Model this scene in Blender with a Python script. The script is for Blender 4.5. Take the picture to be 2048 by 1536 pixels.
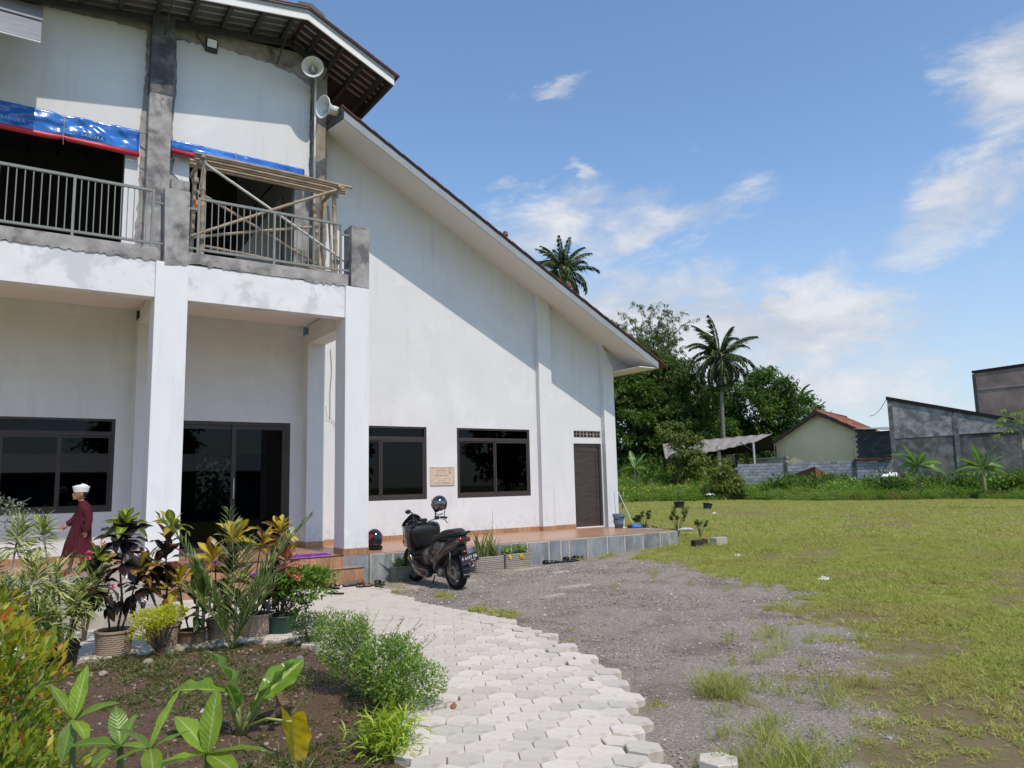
import bpy, bmesh, math, random
import numpy as np
from mathutils import Vector, Matrix, noise as mnoise

for o in list(bpy.data.objects):
    bpy.data.objects.remove(o)
scene = bpy.context.scene
COL = scene.collection
rng = np.random.default_rng(7)
random.seed(7)
PI = math.pi
USE_HAZE = False

# ------------------------------------------------------------------ camera
yaw, pitch, roll = math.radians(34.0658), math.radians(7.5663), math.radians(-1.32)
Fv = Vector((math.sin(yaw) * math.cos(pitch), math.cos(yaw) * math.cos(pitch), math.sin(pitch)))
r0 = Vector((math.cos(yaw), -math.sin(yaw), 0))
u0 = r0.cross(Fv)
Rv = r0 * math.cos(roll) + u0 * math.sin(roll)
Uv = -r0 * math.sin(roll) + u0 * math.cos(roll)
cam_d = bpy.data.cameras.new("camera")
cam = bpy.data.objects.new("camera", cam_d)
COL.objects.link(cam)
m = Matrix(((Rv.x, Uv.x, -Fv.x, 0), (Rv.y, Uv.y, -Fv.y, 0), (Rv.z, Uv.z, -Fv.z, 1.55), (0, 0, 0, 1)))
cam.matrix_world = m
cam_d.lens = 1505.5 / 2048 * 36
cam_d.sensor_width = 36
cam_d.clip_start = 0.05
cam_d.clip_end = 4000
scene.camera = cam

# ------------------------------------------------------------------ light
SUN = Vector((0.015, -1.0, 1.5)).normalized()
sd = bpy.data.lights.new("sun", 'SUN')
sd.energy = 2.45
sd.angle = math.radians(0.53)
sd.color = (1.0, 0.895, 0.765)
sun = bpy.data.objects.new("sun", sd)
COL.objects.link(sun)
sun.rotation_euler = SUN.to_track_quat('Z', 'Y').to_euler()
sun.location = (0, -20, 30)

scene.view_settings.view_transform = 'Standard'
scene.view_settings.look = 'None'
scene.view_settings.exposure = 0.42
scene.view_settings.gamma = 1.0
scene.view_settings.use_curve_mapping = False
scene.cycles.max_bounces = 7
scene.cycles.diffuse_bounces = 4
scene.cycles.transparent_max_bounces = 12
scene.cycles.use_denoising = True
scene.cycles.sample_clamp_indirect = 6

W = bpy.data.worlds.new("World")
scene.world = W
W.use_nodes = True
nt = W.node_tree
nt.nodes.clear()


class NT:
    """tiny node helper"""
    def __init__(s, tree):
        s.t = tree

    def n(s, typ, **kw):
        nd = s.t.nodes.new(typ)
        for k, v in kw.items():
            setattr(nd, k, v)
        return nd

    def l(s, a, b):
        s.t.links.new(a, b)

    def set(s, sock, v):
        if hasattr(v, 'is_output'):
            s.l(v, sock)
        else:
            sock.default_value = v

    def m(s, op, a, b=0.0, c=None, clamp=False):
        nd = s.n('ShaderNodeMath', operation=op, use_clamp=clamp)
        s.set(nd.inputs[0], a)
        s.set(nd.inputs[1], b)
        if c is not None:
            s.set(nd.inputs[2], c)
        return nd.outputs[0]

    def mix(s, f, a, b, blend='MIX'):
        nd = s.n('ShaderNodeMix', data_type='RGBA', blend_type=blend)
        s.set(nd.inputs[0], f)
        for i, v in ((6, a), (7, b)):
            if isinstance(v, (tuple, list)) and len(v) == 3:
                v = (*v, 1)
            s.set(nd.inputs[i], v)
        return nd.outputs[2]

    def ramp(s, f, lo, hi):
        nd = s.n('ShaderNodeMapRange', interpolation_type='SMOOTHSTEP')
        s.set(nd.inputs[0], f)
        nd.inputs[1].default_value = lo
        nd.inputs[2].default_value = hi
        return nd.outputs[0]

    def noise(s, vec, scale, detail=4, rough=.55, dist=0.):
        nd = s.n('ShaderNodeTexNoise')
        if vec is not None:
            s.l(vec, nd.inputs['Vector'])
        nd.inputs['Scale'].default_value = scale
        nd.inputs['Detail'].default_value = detail
        nd.inputs['Roughness'].default_value = rough
        nd.inputs['Distortion'].default_value = dist
        return nd.outputs[0]

    def scale(s, vec, v3):
        nd = s.n('ShaderNodeVectorMath', operation='MULTIPLY')
        s.l(vec, nd.inputs[0])
        nd.inputs[1].default_value = v3
        return nd.outputs[0]


k = NT(nt)
sky = k.n('ShaderNodeTexSky', sky_type='NISHITA', sun_disc=False)
sky.sun_elevation = math.radians(56.3)
sky.sun_rotation = math.radians(179.1)
sky.air_density = 1.0
sky.dust_density = 0.4
sky.ozone_density = 3.0
tc = k.n('ShaderNodeTexCoord')
sep = k.n('ShaderNodeSeparateXYZ')
k.l(tc.outputs['Generated'], sep.inputs[0])
az = k.m('ARCTAN2', sep.outputs[0], sep.outputs[1])
hor = k.m('SQRT', k.m('ADD', k.m('MULTIPLY', sep.outputs[0], sep.outputs[0]), k.m('MULTIPLY', sep.outputs[1], sep.outputs[1])))
elv = k.m('DIVIDE', sep.outputs[2], k.m('MAXIMUM', hor, 0.02))
comb = k.n('ShaderNodeCombineXYZ')
k.l(k.m('MULTIPLY', az, 1.0), comb.inputs[0])
k.l(k.m('MULTIPLY', elv, 1.7), comb.inputs[1])
# wispy shear of the cloud texture
comb2 = k.n('ShaderNodeCombineXYZ')
k.l(k.m('ADD', k.m('MULTIPLY', az, 1.0), k.m('MULTIPLY', elv, 1.4)), comb2.inputs[0])
k.l(k.m('SUBTRACT', k.m('MULTIPLY', elv, 3.0), k.m('MULTIPLY', az, 0.9)), comb2.inputs[1])
nz1 = k.noise(comb.outputs[0], 8.5, 10, .62, .35)
nz2 = k.noise(comb2.outputs[0], 4.5, 9, .64, .6)
wa_ = k.noise(comb2.outputs[0], 7.0, 5, .6, .2)
wb_ = k.noise(comb.outputs[0], 9.0, 5, .6, .2)
azw = k.m('ADD', az, k.m('MULTIPLY', k.m('SUBTRACT', wa_, .5), .16))
elw = k.m('ADD', elv, k.m('MULTIPLY', k.m('SUBTRACT', wb_, .5), .11))
# (azimuth, tan elevation, half width, half height, tilt, strength)
CL = [(0.661, 0.551, 0.033, 0.011, 0.23, 0.95), (0.605, 0.41, 0.032, 0.012, 0.19, 0.9), (0.692, 0.42, 0.018, 0.017, 0.22, 0.95), (0.666, 0.351, 0.126, 0.044, 0.21, 1.0), (0.807, 0.338, 0.155, 0.028, 0.28, 0.9), (0.718, 0.299, 0.133, 0.032, 0.41, 0.75), (0.876, 0.289, 0.038, 0.01, 0.06, 0.5), (0.975, 0.3, 0.024, 0.01, 0.12, 0.45), (1.051, 0.307, 0.017, 0.008, -0.25, 0.4), (1.173, 0.319, 0.085, 0.048, 0.58, 1.0), (1.229, 0.448, 0.063, 0.065, 1.29, 1.05), (1.143, 0.376, 0.037, 0.022, 0.24, 0.6), (0.908, 0.196, 0.214, 0.053, -0.11, 1.15), (0.781, 0.212, 0.158, 0.065, -0.12, 1.1), (0.97, 0.225, 0.035, 0.017, -0.21, 1.35), (0.841, 0.128, 0.284, 0.073, -0.09, 1.0), (1.12, 0.164, 0.046, 0.011, 0.13, 0.55), (0.751, 0.283, 0.034, 0.021, 0.13, 0.4), (1.041, 0.407, 0.061, 0.039, 0.32, 0.28)]
tot = None
for (a0, e0, wa, we, tl, st) in CL:
    da = k.m('SUBTRACT', azw, a0)
    de = k.m('SUBTRACT', elw, e0)
    p = k.m('ADD', k.m('MULTIPLY', da, math.cos(tl)), k.m('MULTIPLY', de, math.sin(tl)))
    q = k.m('SUBTRACT', k.m('MULTIPLY', de, math.cos(tl)), k.m('MULTIPLY', da, math.sin(tl)))
    p = k.m('DIVIDE', p, wa * 1.6)
    q = k.m('DIVIDE', q, we * 1.65)
    d2 = k.m('ADD', k.m('MULTIPLY', p, p), k.m('MULTIPLY', q, q))
    b = k.m('MULTIPLY', k.m('EXPONENT', k.m('MULTIPLY', d2, -1.0)), st)
    tot = b if tot is None else k.m('MAXIMUM', tot, b)
# scattered cloud everywhere outside the named ones, so the sky goes on behind the camera
gen = k.m('MULTIPLY', k.ramp(k.noise(comb.outputs[0], 1.3, 3, .5), .52, .70), .42)
behind = k.ramp(k.m('ABSOLUTE', k.m('SUBTRACT', az, 0.75)), 0.9, 1.3)
tot = k.m('MAXIMUM', tot, k.m('MULTIPLY', gen, behind))
nmix = k.m('ADD', k.m('MULTIPLY', nz1, .6), k.m('MULTIPLY', nz2, .4))
dens = k.ramp(k.m('ADD', k.m('MULTIPLY', nmix, 2.1), k.m('SUBTRACT', tot, 1.50)), 0.0, 0.75)
dens = k.m('MULTIPLY', dens, k.m('MULTIPLY', k.ramp(tot, .02, .3), .93))
# cloud tone: brighter puffs, greyer bodies
tone = k.ramp(nz1, .35, .75)
ccol = k.mix(tone, (2.9, 3.05, 3.4), (4.2, 4.25, 4.4))
hz = k.ramp(elv, .42, -.02)
tintv = k.n('ShaderNodeVectorMath', operation='MULTIPLY')
k.l(sky.outputs[0], tintv.inputs[0])
tintv.inputs[1].default_value = (.90, .955, .96)
skyc = k.mix(k.m('MULTIPLY', hz, .6), tintv.outputs[0], (2.6, 2.8, 3.25))
skyc = k.mix(dens, skyc, ccol)
bg = k.n('ShaderNodeBackground')
bg.inputs[1].default_value = 0.15
k.l(skyc, bg.inputs[0])
wo = k.n('ShaderNodeOutputWorld')
k.l(bg.outputs[0], wo.inputs[0])

# ------------------------------------------------------------------ materials


def c4(c):
    return (c[0], c[1], c[2], 1)


def mul(c, f):
    return tuple(min(1.0, v * f) for v in c)


MATS = {}


def mat(name, col, rough=.7, var=.12, vs=6., bump=0., bs=40., col2=None, cs=2., c2lo=.5, c2hi=.65, spec=.35,
        metal=0., rnd=0., world=False, stretch=None, trans=0., coat=0., tcol=None, wear=None):
    if name in MATS:
        return MATS[name]
    M_ = bpy.data.materials.new(name)
    MATS[name] = M_
    M_.use_nodes = True
    t = M_.node_tree
    t.nodes.clear()
    k = NT(t)
    out = k.n('ShaderNodeOutputMaterial')
    b = k.n('ShaderNodeBsdfPrincipled')
    if world:
        g = k.n('ShaderNodeNewGeometry')
        vec = g.outputs['Position']
    else:
        tcn = k.n('ShaderNodeTexCoord')
        vec = tcn.outputs['Object']
    if stretch:
        vec = k.scale(vec, stretch)
    nz = k.noise(vec, vs, 5, .6)
    base = k.mix(k.ramp(nz, .25, .75), mul(col, 1 - var), mul(col, 1 + var))
    if col2:
        n2 = k.noise(vec, cs, 6, .6, .3)
        base = k.mix(k.ramp(n2, c2lo, c2hi), base, col2)
    if wear:          # rain streaks, touch-up spots and mud splashed low on the wall
        gq = k.n('ShaderNodeNewGeometry').outputs['Position']
        st_ = k.noise(k.scale(gq, (5., 5., .30)), 1.6, 6, .65)
        st2 = k.noise(gq, .9, 4, .6)
        base = k.mix(k.m('MULTIPLY', k.m('MULTIPLY', k.ramp(st_, .50, .78), k.ramp(st2, .35, .65)), wear), base, mul(col, .62))
        sp = k.noise(gq, 3.3, 7, .7, .6)
        base = k.mix(k.m('MULTIPLY', k.ramp(sp, .64, .70), .5), base, mul(col, 1.14))
        zq = k.n('ShaderNodeSeparateXYZ')
        k.l(gq, zq.inputs[0])
        low = k.m('MULTIPLY', k.ramp(zq.outputs[2], 1.05, .50), k.ramp(k.noise(gq, 8., 6, .7), .45, .70))
        base = k.mix(k.m('MULTIPLY', low, .55), base, (.48, .45, .41))
    if rnd:
        oi = k.n('ShaderNodeObjectInfo')
        f = k.m('MULTIPLY_ADD', oi.outputs['Random'], 2 * rnd, 1 - rnd)
        vv = k.n('ShaderNodeVectorMath', operation='SCALE')
        k.l(base, vv.inputs[0])
        k.l(f, vv.inputs['Scale'])
        base = vv.outputs[0]
    k.l(base, b.inputs['Base Color'])
    b.inputs['Roughness'].default_value = rough
    b.inputs['Specular IOR Level'].default_value = spec
    b.inputs['Metallic'].default_value = metal
    if coat:
        b.inputs['Coat Weight'].default_value = coat
        b.inputs['Coat Roughness'].default_value = .08
    if bump:
        bn = k.n('ShaderNodeBump')
        bn.inputs['Strength'].default_value = 1.0
        bn.inputs['Distance'].default_value = bump
        k.l(k.noise(vec, bs, 6, .65), bn.inputs['Height'])
        k.l(bn.outputs[0], b.inputs['Normal'])
    if trans:
        tr = k.n('ShaderNodeBsdfTranslucent')
        if tcol:
            tr.inputs[0].default_value = c4(tcol)
        else:
            sc = k.n('ShaderNodeVectorMath', operation='SCALE')
            k.l(base, sc.inputs[0])
            sc.inputs['Scale'].default_value = 1.6
            k.l(sc.outputs[0], tr.inputs[0])
        mx = k.n('ShaderNodeMixShader')
        mx.inputs[0].default_value = trans
        k.l(b.outputs[0], mx.inputs[1])
        k.l(tr.outputs[0], mx.inputs[2])
        k.l(mx.outputs[0], out.inputs[0])
    else:
        k.l(b.outputs[0], out.inputs[0])
    return M_


def leafmat(name, cols, rough=.45, trans=.3, spec=.4, patch=None):
    """leaf colour picked per leaf from the 'tint' attribute (0..1) through a colour ramp"""
    if name in MATS:
        return MATS[name]
    M_ = bpy.data.materials.new(name)
    MATS[name] = M_
    M_.use_nodes = True
    t = M_.node_tree
    t.nodes.clear()
    k = NT(t)
    out = k.n('ShaderNodeOutputMaterial')
    b = k.n('ShaderNodeBsdfPrincipled')
    at = k.n('ShaderNodeAttribute', attribute_name='tint')
    cr = k.n('ShaderNodeValToRGB')
    els = cr.color_ramp.elements
    while len(els) < len(cols):
        els.new(.5)
    for i, c in enumerate(cols):
        els[i].position = i / (len(cols) - 1)
        els[i].color = c4(c)
    k.l(at.outputs['Fac'], cr.inputs[0])
    lc = cr.outputs[0]
    if patch:
        gg = k.n('ShaderNodeNewGeometry')
        pn = k.noise(gg.outputs['Position'], .42, 6, .62, .5)
        lc = k.mix(k.m('MULTIPLY', k.ramp(pn, .47, .66), .75), lc, patch)
        pn2 = k.noise(gg.outputs['Position'], 1.7, 4, .6)
        lc = k.mix(k.m('MULTIPLY', k.ramp(pn2, .5, .75), .45), lc, mul(patch, .55))
    k.l(lc, b.inputs['Base Color'])
    b.inputs['Roughness'].default_value = rough
    b.inputs['Specular IOR Level'].default_value = spec
    tr = k.n('ShaderNodeBsdfTranslucent')
    sc = k.n('ShaderNodeVectorMath', operation='MULTIPLY')
    k.l(lc, sc.inputs[0])
    sc.inputs[1].default_value = (1.7, 1.8, .9)
    k.l(sc.outputs[0], tr.inputs[0])
    mx = k.n('ShaderNodeMixShader')
    mx.inputs[0].default_value = trans
    k.l(b.outputs[0], mx.inputs[1])
    k.l(tr.outputs[0], mx.inputs[2])
    k.l(mx.outputs[0], out.inputs[0])
    return M_


def bigleaf(name, body, vein, midrib=None, edge=None, veins=16., vw=.35, blot=0., rough=.35, trans=.3, tipc=None):
    """large leaf: uses the leaf's uv (u across, v along) for midrib and side veins"""
    if name in MATS:
        return MATS[name]
    M_ = bpy.data.materials.new(name)
    MATS[name] = M_
    M_.use_nodes = True
    t = M_.node_tree
    t.nodes.clear()
    k = NT(t)
    out = k.n('ShaderNodeOutputMaterial')
    b = k.n('ShaderNodeBsdfPrincipled')
    uv = k.n('ShaderNodeUVMap')
    s = k.n('ShaderNodeSeparateXYZ')
    k.l(uv.outputs[0], s.inputs[0])
    ua = k.m('ABSOLUTE', k.m('MULTIPLY_ADD', s.outputs[0], 2.0, -1.0))
    w = k.m('SINE', k.m('MULTIPLY', k.m('SUBTRACT', s.outputs[1], k.m('MULTIPLY', ua, .18)), veins * 6.283))
    vm = k.ramp(w, 1 - 2 * vw, 1.0)
    vm = k.m('MULTIPLY', vm, k.ramp(ua, 1.0, .35))
    tcn = k.n('ShaderNodeTexCoord')
    nz = k.noise(tcn.outputs['Object'], 14., 4)
    oi = k.n('ShaderNodeObjectInfo')
    base = k.mix(k.ramp(nz, .3, .7), mul(body, .8), mul(body, 1.2))
    if blot:
        n2 = k.noise(tcn.outputs['Object'], 9., 5)
        base = k.mix(k.m('MULTIPLY', k.ramp(k.m('ADD', n2, k.m('MULTIPLY', oi.outputs['Random'], .25)), .5, .75), blot), base, vein)
    if edge:
        base = k.mix(k.ramp(ua, .45, .75), base, edge)
    if tipc:
        base = k.mix(k.ramp(s.outputs[1], .4, 1.), base, tipc)
    c = k.mix(vm, base, vein)
    c = k.mix(k.ramp(ua, .13, .05), c, midrib or vein)
    f = k.m('MULTIPLY_ADD', oi.outputs['Random'], .4, .8)
    vv = k.n('ShaderNodeVectorMath', operation='SCALE')
    k.l(c, vv.inputs[0])
    k.l(f, vv.inputs['Scale'])
    k.l(vv.outputs[0], b.inputs['Base Color'])
    b.inputs['Roughness'].default_value = rough
    b.inputs['Specular IOR Level'].default_value = .45
    bn = k.n('ShaderNodeBump')
    bn.inputs['Distance'].default_value = .00045
    k.l(w, bn.inputs['Height'])
    k.l(bn.outputs[0], b.inputs['Normal'])
    tr = k.n('ShaderNodeBsdfTranslucent')
    sc = k.n('ShaderNodeVectorMath', operation='SCALE')
    k.l(vv.outputs[0], sc.inputs[0])
    sc.inputs['Scale'].default_value = 1.7
    k.l(sc.outputs[0], tr.inputs[0])
    mx = k.n('ShaderNodeMixShader')
    mx.inputs[0].default_value = trans
    k.l(b.outputs[0], mx.inputs[1])
    k.l(tr.outputs[0], mx.inputs[2])
    k.l(mx.outputs[0], out.inputs[0])
    return M_


# ------------------------------------------------------------------ geometry helpers
class MB:
    def __init__(s):
        s.v = []
        s.f = []

    def add(s, vs, fs):
        o = len(s.v)
        s.v += [tuple(v) for v in vs]
        s.f += [tuple(i + o for i in f) for f in fs]
        return s

    def box(s, x0, x1, y0, y1, z0, z1):
        vs = [(x, y, z) for z in (z0, z1) for y in (y0, y1) for x in (x0, x1)]
        return s.add(vs, [(0, 2, 3, 1), (4, 5, 7, 6), (0, 1, 5, 4), (2, 6, 7, 3), (0, 4, 6, 2), (1, 3, 7, 5)])

    def obox(s, c, ax, ay, az_):
        """oriented box, half vectors"""
        c, ax, ay, az_ = map(Vector, (c, ax, ay, az_))
        vs = [c + ax * i + ay * j + az_ * l for l in (-1, 1) for j in (-1, 1) for i in (-1, 1)]
        return s.add(vs, [(0, 2, 3, 1), (4, 5, 7, 6), (0, 1, 5, 4), (2, 6, 7, 3), (0, 4, 6, 2), (1, 3, 7, 5)])

    def prism(s, poly, a0, a1, axis='y'):
        """extrude 2D polygon; axis y: poly in (x,z); axis x: poly in (y,z); axis z: poly in (x,y)"""
        n = len(poly)

        def P(p, a):
            return (p[0], a, p[1]) if axis == 'y' else ((a, p[0], p[1]) if axis == 'x' else (p[0], p[1], a))
        vs = [P(p, a0) for p in poly] + [P(p, a1) for p in poly]
        fs = [tuple(range(n)), tuple(range(2 * n - 1, n - 1, -1))]
        fs += [(i, i + n, (i + 1) % n + n, (i + 1) % n) for i in range(n)]
        return s.add(vs, fs)

    def tube(s, pts, rad, n=8, caps=True):
        pts = [Vector(p) for p in pts]
        if not hasattr(rad, '__len__'):
            rad = [rad] * len(pts)
        rings = []
        up = None
        for i, p in enumerate(pts):
            d = (pts[min(i + 1, len(pts) - 1)] - pts[max(i - 1, 0)]).normalized()
            if up is None:
                up = Vector((0, 0, 1)) if abs(d.z) < .9 else Vector((1, 0, 0))
            a = d.cross(up).normalized()
            up = a.cross(d).normalized()
            rings.append([p + (a * math.cos(t) + up * math.sin(t)) * rad[i] for t in [2 * PI * j / n for j in range(n)]])
        vs = [v for r_ in rings for v in r_]
        fs = []
        for i in range(len(pts) - 1):
            for j in range(n):
                fs.append((i * n + j, i * n + (j + 1) % n, (i + 1) * n + (j + 1) % n, (i + 1) * n + j))
        if caps:
            fs.append(tuple(range(n - 1, -1, -1)))
            fs.append(tuple(range((len(pts) - 1) * n, len(pts) * n)))
        return s.add(vs, fs)

    def lathe(s, prof, c=(0, 0, 0), n=20, axis=(0, 0, 1), caps=True):
        """prof: list of (r, h) along the axis"""
        ax = Vector(axis).normalized()
        t = Vector((1, 0, 0)) if abs(ax.x) < .9 else Vector((0, 1, 0))
        a = ax.cross(t).normalized()
        b = ax.cross(a)
        c = Vector(c)
        vs = [c + ax * h + (a * math.cos(2 * PI * j / n) + b * math.sin(2 * PI * j / n)) * r_ for r_, h in prof for j in range(n)]
        fs = [(i * n + j, i * n + (j + 1) % n, (i + 1) * n + (j + 1) % n, (i + 1) * n + j) for i in range(len(prof) - 1) for j in range(n)]
        if caps:
            if prof[0][0] > 1e-4:
                fs.append(tuple(range(n - 1, -1, -1)))
            if prof[-1][0] > 1e-4:
                fs.append(tuple(range((len(prof) - 1) * n, len(prof) * n)))
        return s.add(vs, fs)

    def ell(s, c, r_, nu=14, nv=9, rot=None):
        c = Vector(c)
        vs = []
        for i in range(nv + 1):
            ph = PI * i / nv
            for j in range(nu):
                th = 2 * PI * j / nu
                v = Vector((r_[0] * math.sin(ph) * math.cos(th), r_[1] * math.sin(ph) * math.sin(th), r_[2] * math.cos(ph)))
                if rot:
                    v = rot @ v
                vs.append(c + v)
        fs = [(i * nu + j, (i + 1) * nu + j, (i + 1) * nu + (j + 1) % nu, i * nu + (j + 1) % nu) for i in range(nv) for j in range(nu)]
        return s.add(vs, fs)

    def mesh(s, name, material=None, smooth=False):
        me = bpy.data.meshes.new(name)
        me.from_pydata(s.v, [], s.f)
        me.validate()
        if smooth:
            me.shade_smooth()
        if material:
            me.materials.append(material)
        # consistent outward normals
        bm = bmesh.new()
        bm.from_mesh(me)
        bmesh.ops.remove_doubles(bm, verts=bm.verts, dist=1e-6)
        bmesh.ops.recalc_face_normals(bm, faces=bm.faces)
        bm.to_mesh(me)
        bm.free()
        return me

    def build(s, name, material, parent=None, smooth=False, bevel=0., seg=2, sharp=40, loc=None):
        me = s.mesh(name, material, smooth)
        o = link(name, me, parent)
        if loc:
            o.location = loc
        if bevel:
            b = o.modifiers.new("bevel", 'BEVEL')
            b.width = bevel
            b.segments = seg
            b.limit_method = 'ANGLE'
            b.angle_limit = math.radians(sharp)
        return o


def link(name, data, parent=None):
    o = bpy.data.objects.new(name, data)
    COL.objects.link(o)
    if parent:
        o.parent = parent
    return o


def tag(o, label=None, cat=None, group=None, kind=None):
    if label:
        o['label'] = label
    if cat:
        o['category'] = cat
    if group:
        o['group'] = group
    if kind:
        o['kind'] = kind
    return o


def thing(name, label, cat, loc=(0, 0, 0), rz=0., group=None, kind=None):
    o = bpy.data.objects.new(name, None)
    COL.objects.link(o)
    o.location = loc
    o.rotation_euler = (0, 0, rz)
    o.empty_display_size = .1
    return tag(o, label, cat, group, kind)


def copy_tree(o, parent=None):
    c = o.copy()
    COL.objects.link(c)
    c.parent = parent
    for ch in list(o.children):
        copy_tree(ch, c)
    return c


def mesh_np(name, V, Q, material, attrs=None, smooth=False):
    """V (n,3), Q (m,k) faces of equal size; attrs: dict name -> per-vertex float"""
    me = bpy.data.meshes.new(name)
    V = np.asarray(V, np.float32)
    Q = np.asarray(Q, np.int32)
    me.vertices.add(len(V))
    me.vertices.foreach_set('co', V.ravel())
    kk = Q.shape[1]
    me.loops.add(Q.size)
    me.loops.foreach_set('vertex_index', Q.ravel())
    me.polygons.add(len(Q))
    me.polygons.foreach_set('loop_start', np.arange(0, Q.size, kk, dtype=np.int32))
    me.polygons.foreach_set('loop_total', np.full(len(Q), kk, np.int32))
    me.update(calc_edges=True)
    if material:
        me.materials.append(material)
    for a, vals in (attrs or {}).items():
        at = me.attributes.new(a, 'FLOAT', 'POINT')
        at.data.foreach_set('value', np.asarray(vals, np.float32))
    if smooth:
        me.shade_smooth()
    return me


def unit(a):
    return a / np.maximum(np.linalg.norm(a, axis=-1, keepdims=True), 1e-9)


def leaves_np(P, D, L, Wd, tint, R=None, fold=.15, curl=.25):
    """leaves at points P heading along D with length L and width Wd. 6 verts, 2 quads, with a droop at the tip"""
    R = R or rng
    n = len(P)
    D = unit(D)
    t = R.normal(size=(n, 3))
    t[:, 2] *= .35
    S = unit(np.cross(D, unit(np.array([0, 0, 1.]) + .6 * t)))
    N = unit(np.cross(S, D))
    L = np.broadcast_to(L, n)[:, None]
    Wd = np.broadcast_to(Wd, n)[:, None]
    base = P
    mid = P + D * L * .5
    tip = P + D * L - N * L * curl * R.uniform(.3, 1.3, (n, 1))
    l_ = mid + S * Wd * .5 + N * Wd * fold
    r_ = mid - S * Wd * .5 + N * Wd * fold
    m_ = mid
    V = np.stack([base, l_, m_, r_, tip], 1).reshape(-1, 3)
    i = np.arange(n)[:, None] * 5
    Q = np.concatenate([i + [0, 2, 4, 1], i + [0, 3, 4, 2]], 0)
    return V, Q, np.repeat(np.broadcast_to(tint, n), 5)


def merge(parts):
    Vs, Qs, Ts, o = [], [], [], 0
    for V, Q, T in parts:
        Vs.append(V)
        Qs.append(Q + o)
        Ts.append(T)
        o += len(V)
    return np.concatenate(Vs), np.concatenate(Qs), np.concatenate(Ts)


def cloud_pts(lobes, n, shell=.55):
    """sample points through ellipsoid lobes (cx,cy,cz,rx,ry,rz,weight)"""
    L = np.array([l[:6] for l in lobes], float)
    w = np.array([(l[6] if len(l) > 6 else l[3] * l[4] * l[5]) for l in lobes])
    idx = rng.choice(len(L), n, p=w / w.sum())
    d = unit(rng.normal(size=(n, 3)))
    r_ = shell + (1 - shell) * rng.random(n) ** .6
    # lumpy: clusters
    P = L[idx, :3] + d * L[idx, 3:6] * r_[:, None]
    return P, d, r_


def pip(px, py, poly):
    inside = np.zeros(px.shape, bool)
    n = len(poly)
    for i in range(n):
        x1, y1 = poly[i]
        x2, y2 = poly[(i + 1) % n]
        c = ((y1 > py) != (y2 > py)) & (px < (x2 - x1) * (py - y1) / (y2 - y1 + 1e-12) + x1)
        inside ^= c
    return inside


def pdist(px, py, poly):
    d = np.full(px.shape, 1e9)
    n = len(poly)
    for i in range(n):
        a = np.array(poly[i], float)
        b = np.array(poly[(i + 1) % n], float)
        ab = b - a
        t = np.clip(((px - a[0]) * ab[0] + (py - a[1]) * ab[1]) / (ab @ ab), 0, 1)
        d = np.minimum(d, np.hypot(px - a[0] - t * ab[0], py - a[1] - t * ab[1]))
    return np.where(pip(px, py, poly), d, -d)   # + inside


def sst(x, a, b):
    t = np.clip((x - a) / (b - a), 0, 1)
    return t * t * (3 - 2 * t)


def gz(x, y):
    """ground height"""
    x = np.asarray(x, float)
    y = np.asarray(y, float)
    lat = np.interp(x, [4.2, 5.2, 9.4, 12.7, 16], [-.07, -.08, 0., .12, .12])
    return lat * sst(y, 6.5, 11.5)


def fbm(x, y, s, seed=0):
    """cheap value noise for masks, vectorised"""
    out = np.zeros(np.broadcast(x, y).shape)
    amp, tot = 1., 0.
    for o in range(4):
        r_ = np.random.default_rng(seed + o)
        T = r_.random((64, 64))
        u = x * s * 2 ** o + 7.3 * o
        v = y * s * 2 ** o + 3.1 * o
        iu, iv = np.floor(u).astype(int), np.floor(v).astype(int)
        fu, fv = u - iu, v - iv
        fu, fv = fu * fu * (3 - 2 * fu), fv * fv * (3 - 2 * fv)
        g = lambda a, b: T[a % 64, b % 64]
        val = (g(iu, iv) * (1 - fu) + g(iu + 1, iv) * fu) * (1 - fv) + (g(iu, iv + 1) * (1 - fu) + g(iu + 1, iv + 1) * fu) * fv
        out += val * amp
        tot += amp
        amp *= .5
    return out / tot
# ================================================================== ground, terrace, path
def ground_coords():
    a = np.concatenate([[-900, -400, -180, -90, -50, -30, -20, -14, -10, -7, -5, -3.5], np.arange(-2.5, 16, .1),
                        [16.3, 16.8, 17.5, 18.5, 20, 22, 25, 29, 34, 40, 46, 54, 64, 80, 110, 170, 300, 500, 900]])
    b = np.concatenate([[-900, -400, -180, -90, -50, -30, -20, -12, -7, -4, -2, -1, 0, 1], np.arange(1.5, 15, .1),
                        [15.3, 15.8, 16.6, 18, 20, 23, 27, 32, 38, 45, 54, 64, 80, 110, 170, 300, 500, 900]])
    return a, b


GRAVEL = [(4.7, 12.4), (12.9, 12.3), (13.4, 12.6), (12.0, 11.6), (10.7, 10.7), (9.9, 8.8), (9.7, 7.2), (9.0, 6.0), (7.9, 5.3), (7.0, 4.7),
          (6.3, 3.9), (5.6, 3.4), (5.0, 2.9), (4.5, 2.4), (3.6, 2.6), (2.9, 2.0), (2.4, 2.6), (3.9, 4.9), (4.4, 6.5), (4.4, 9.5)]
BED = [(-2.4, 8.9), (0.0, 8.75), (.72, 8.3), (1.7, 8.22), (2.45, 8.12), (2.62, 7.5), (2.72, 6.2), (2.78, 5.4), (2.45, 4.75), (2.12, 4.4), (1.95, 4.1), (1.5, 3.3), (1.0, 2.2), (.4, .8), (-2.4, .5)]


def masks(X, Y):
    dg = pdist(X, Y, GRAVEL)
    n1 = fbm(X, Y, .9, 11)
    n2 = fbm(X, Y, 3.1, 21)
    gm = sst(dg + (n1 - .5) * 1.7 + (n2 - .5) * 2.0, -.15, .35)
    db = pdist(X, Y, BED)
    bm_ = sst(db, -.12, .02)
    return gm, bm_, n1, n2


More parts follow.
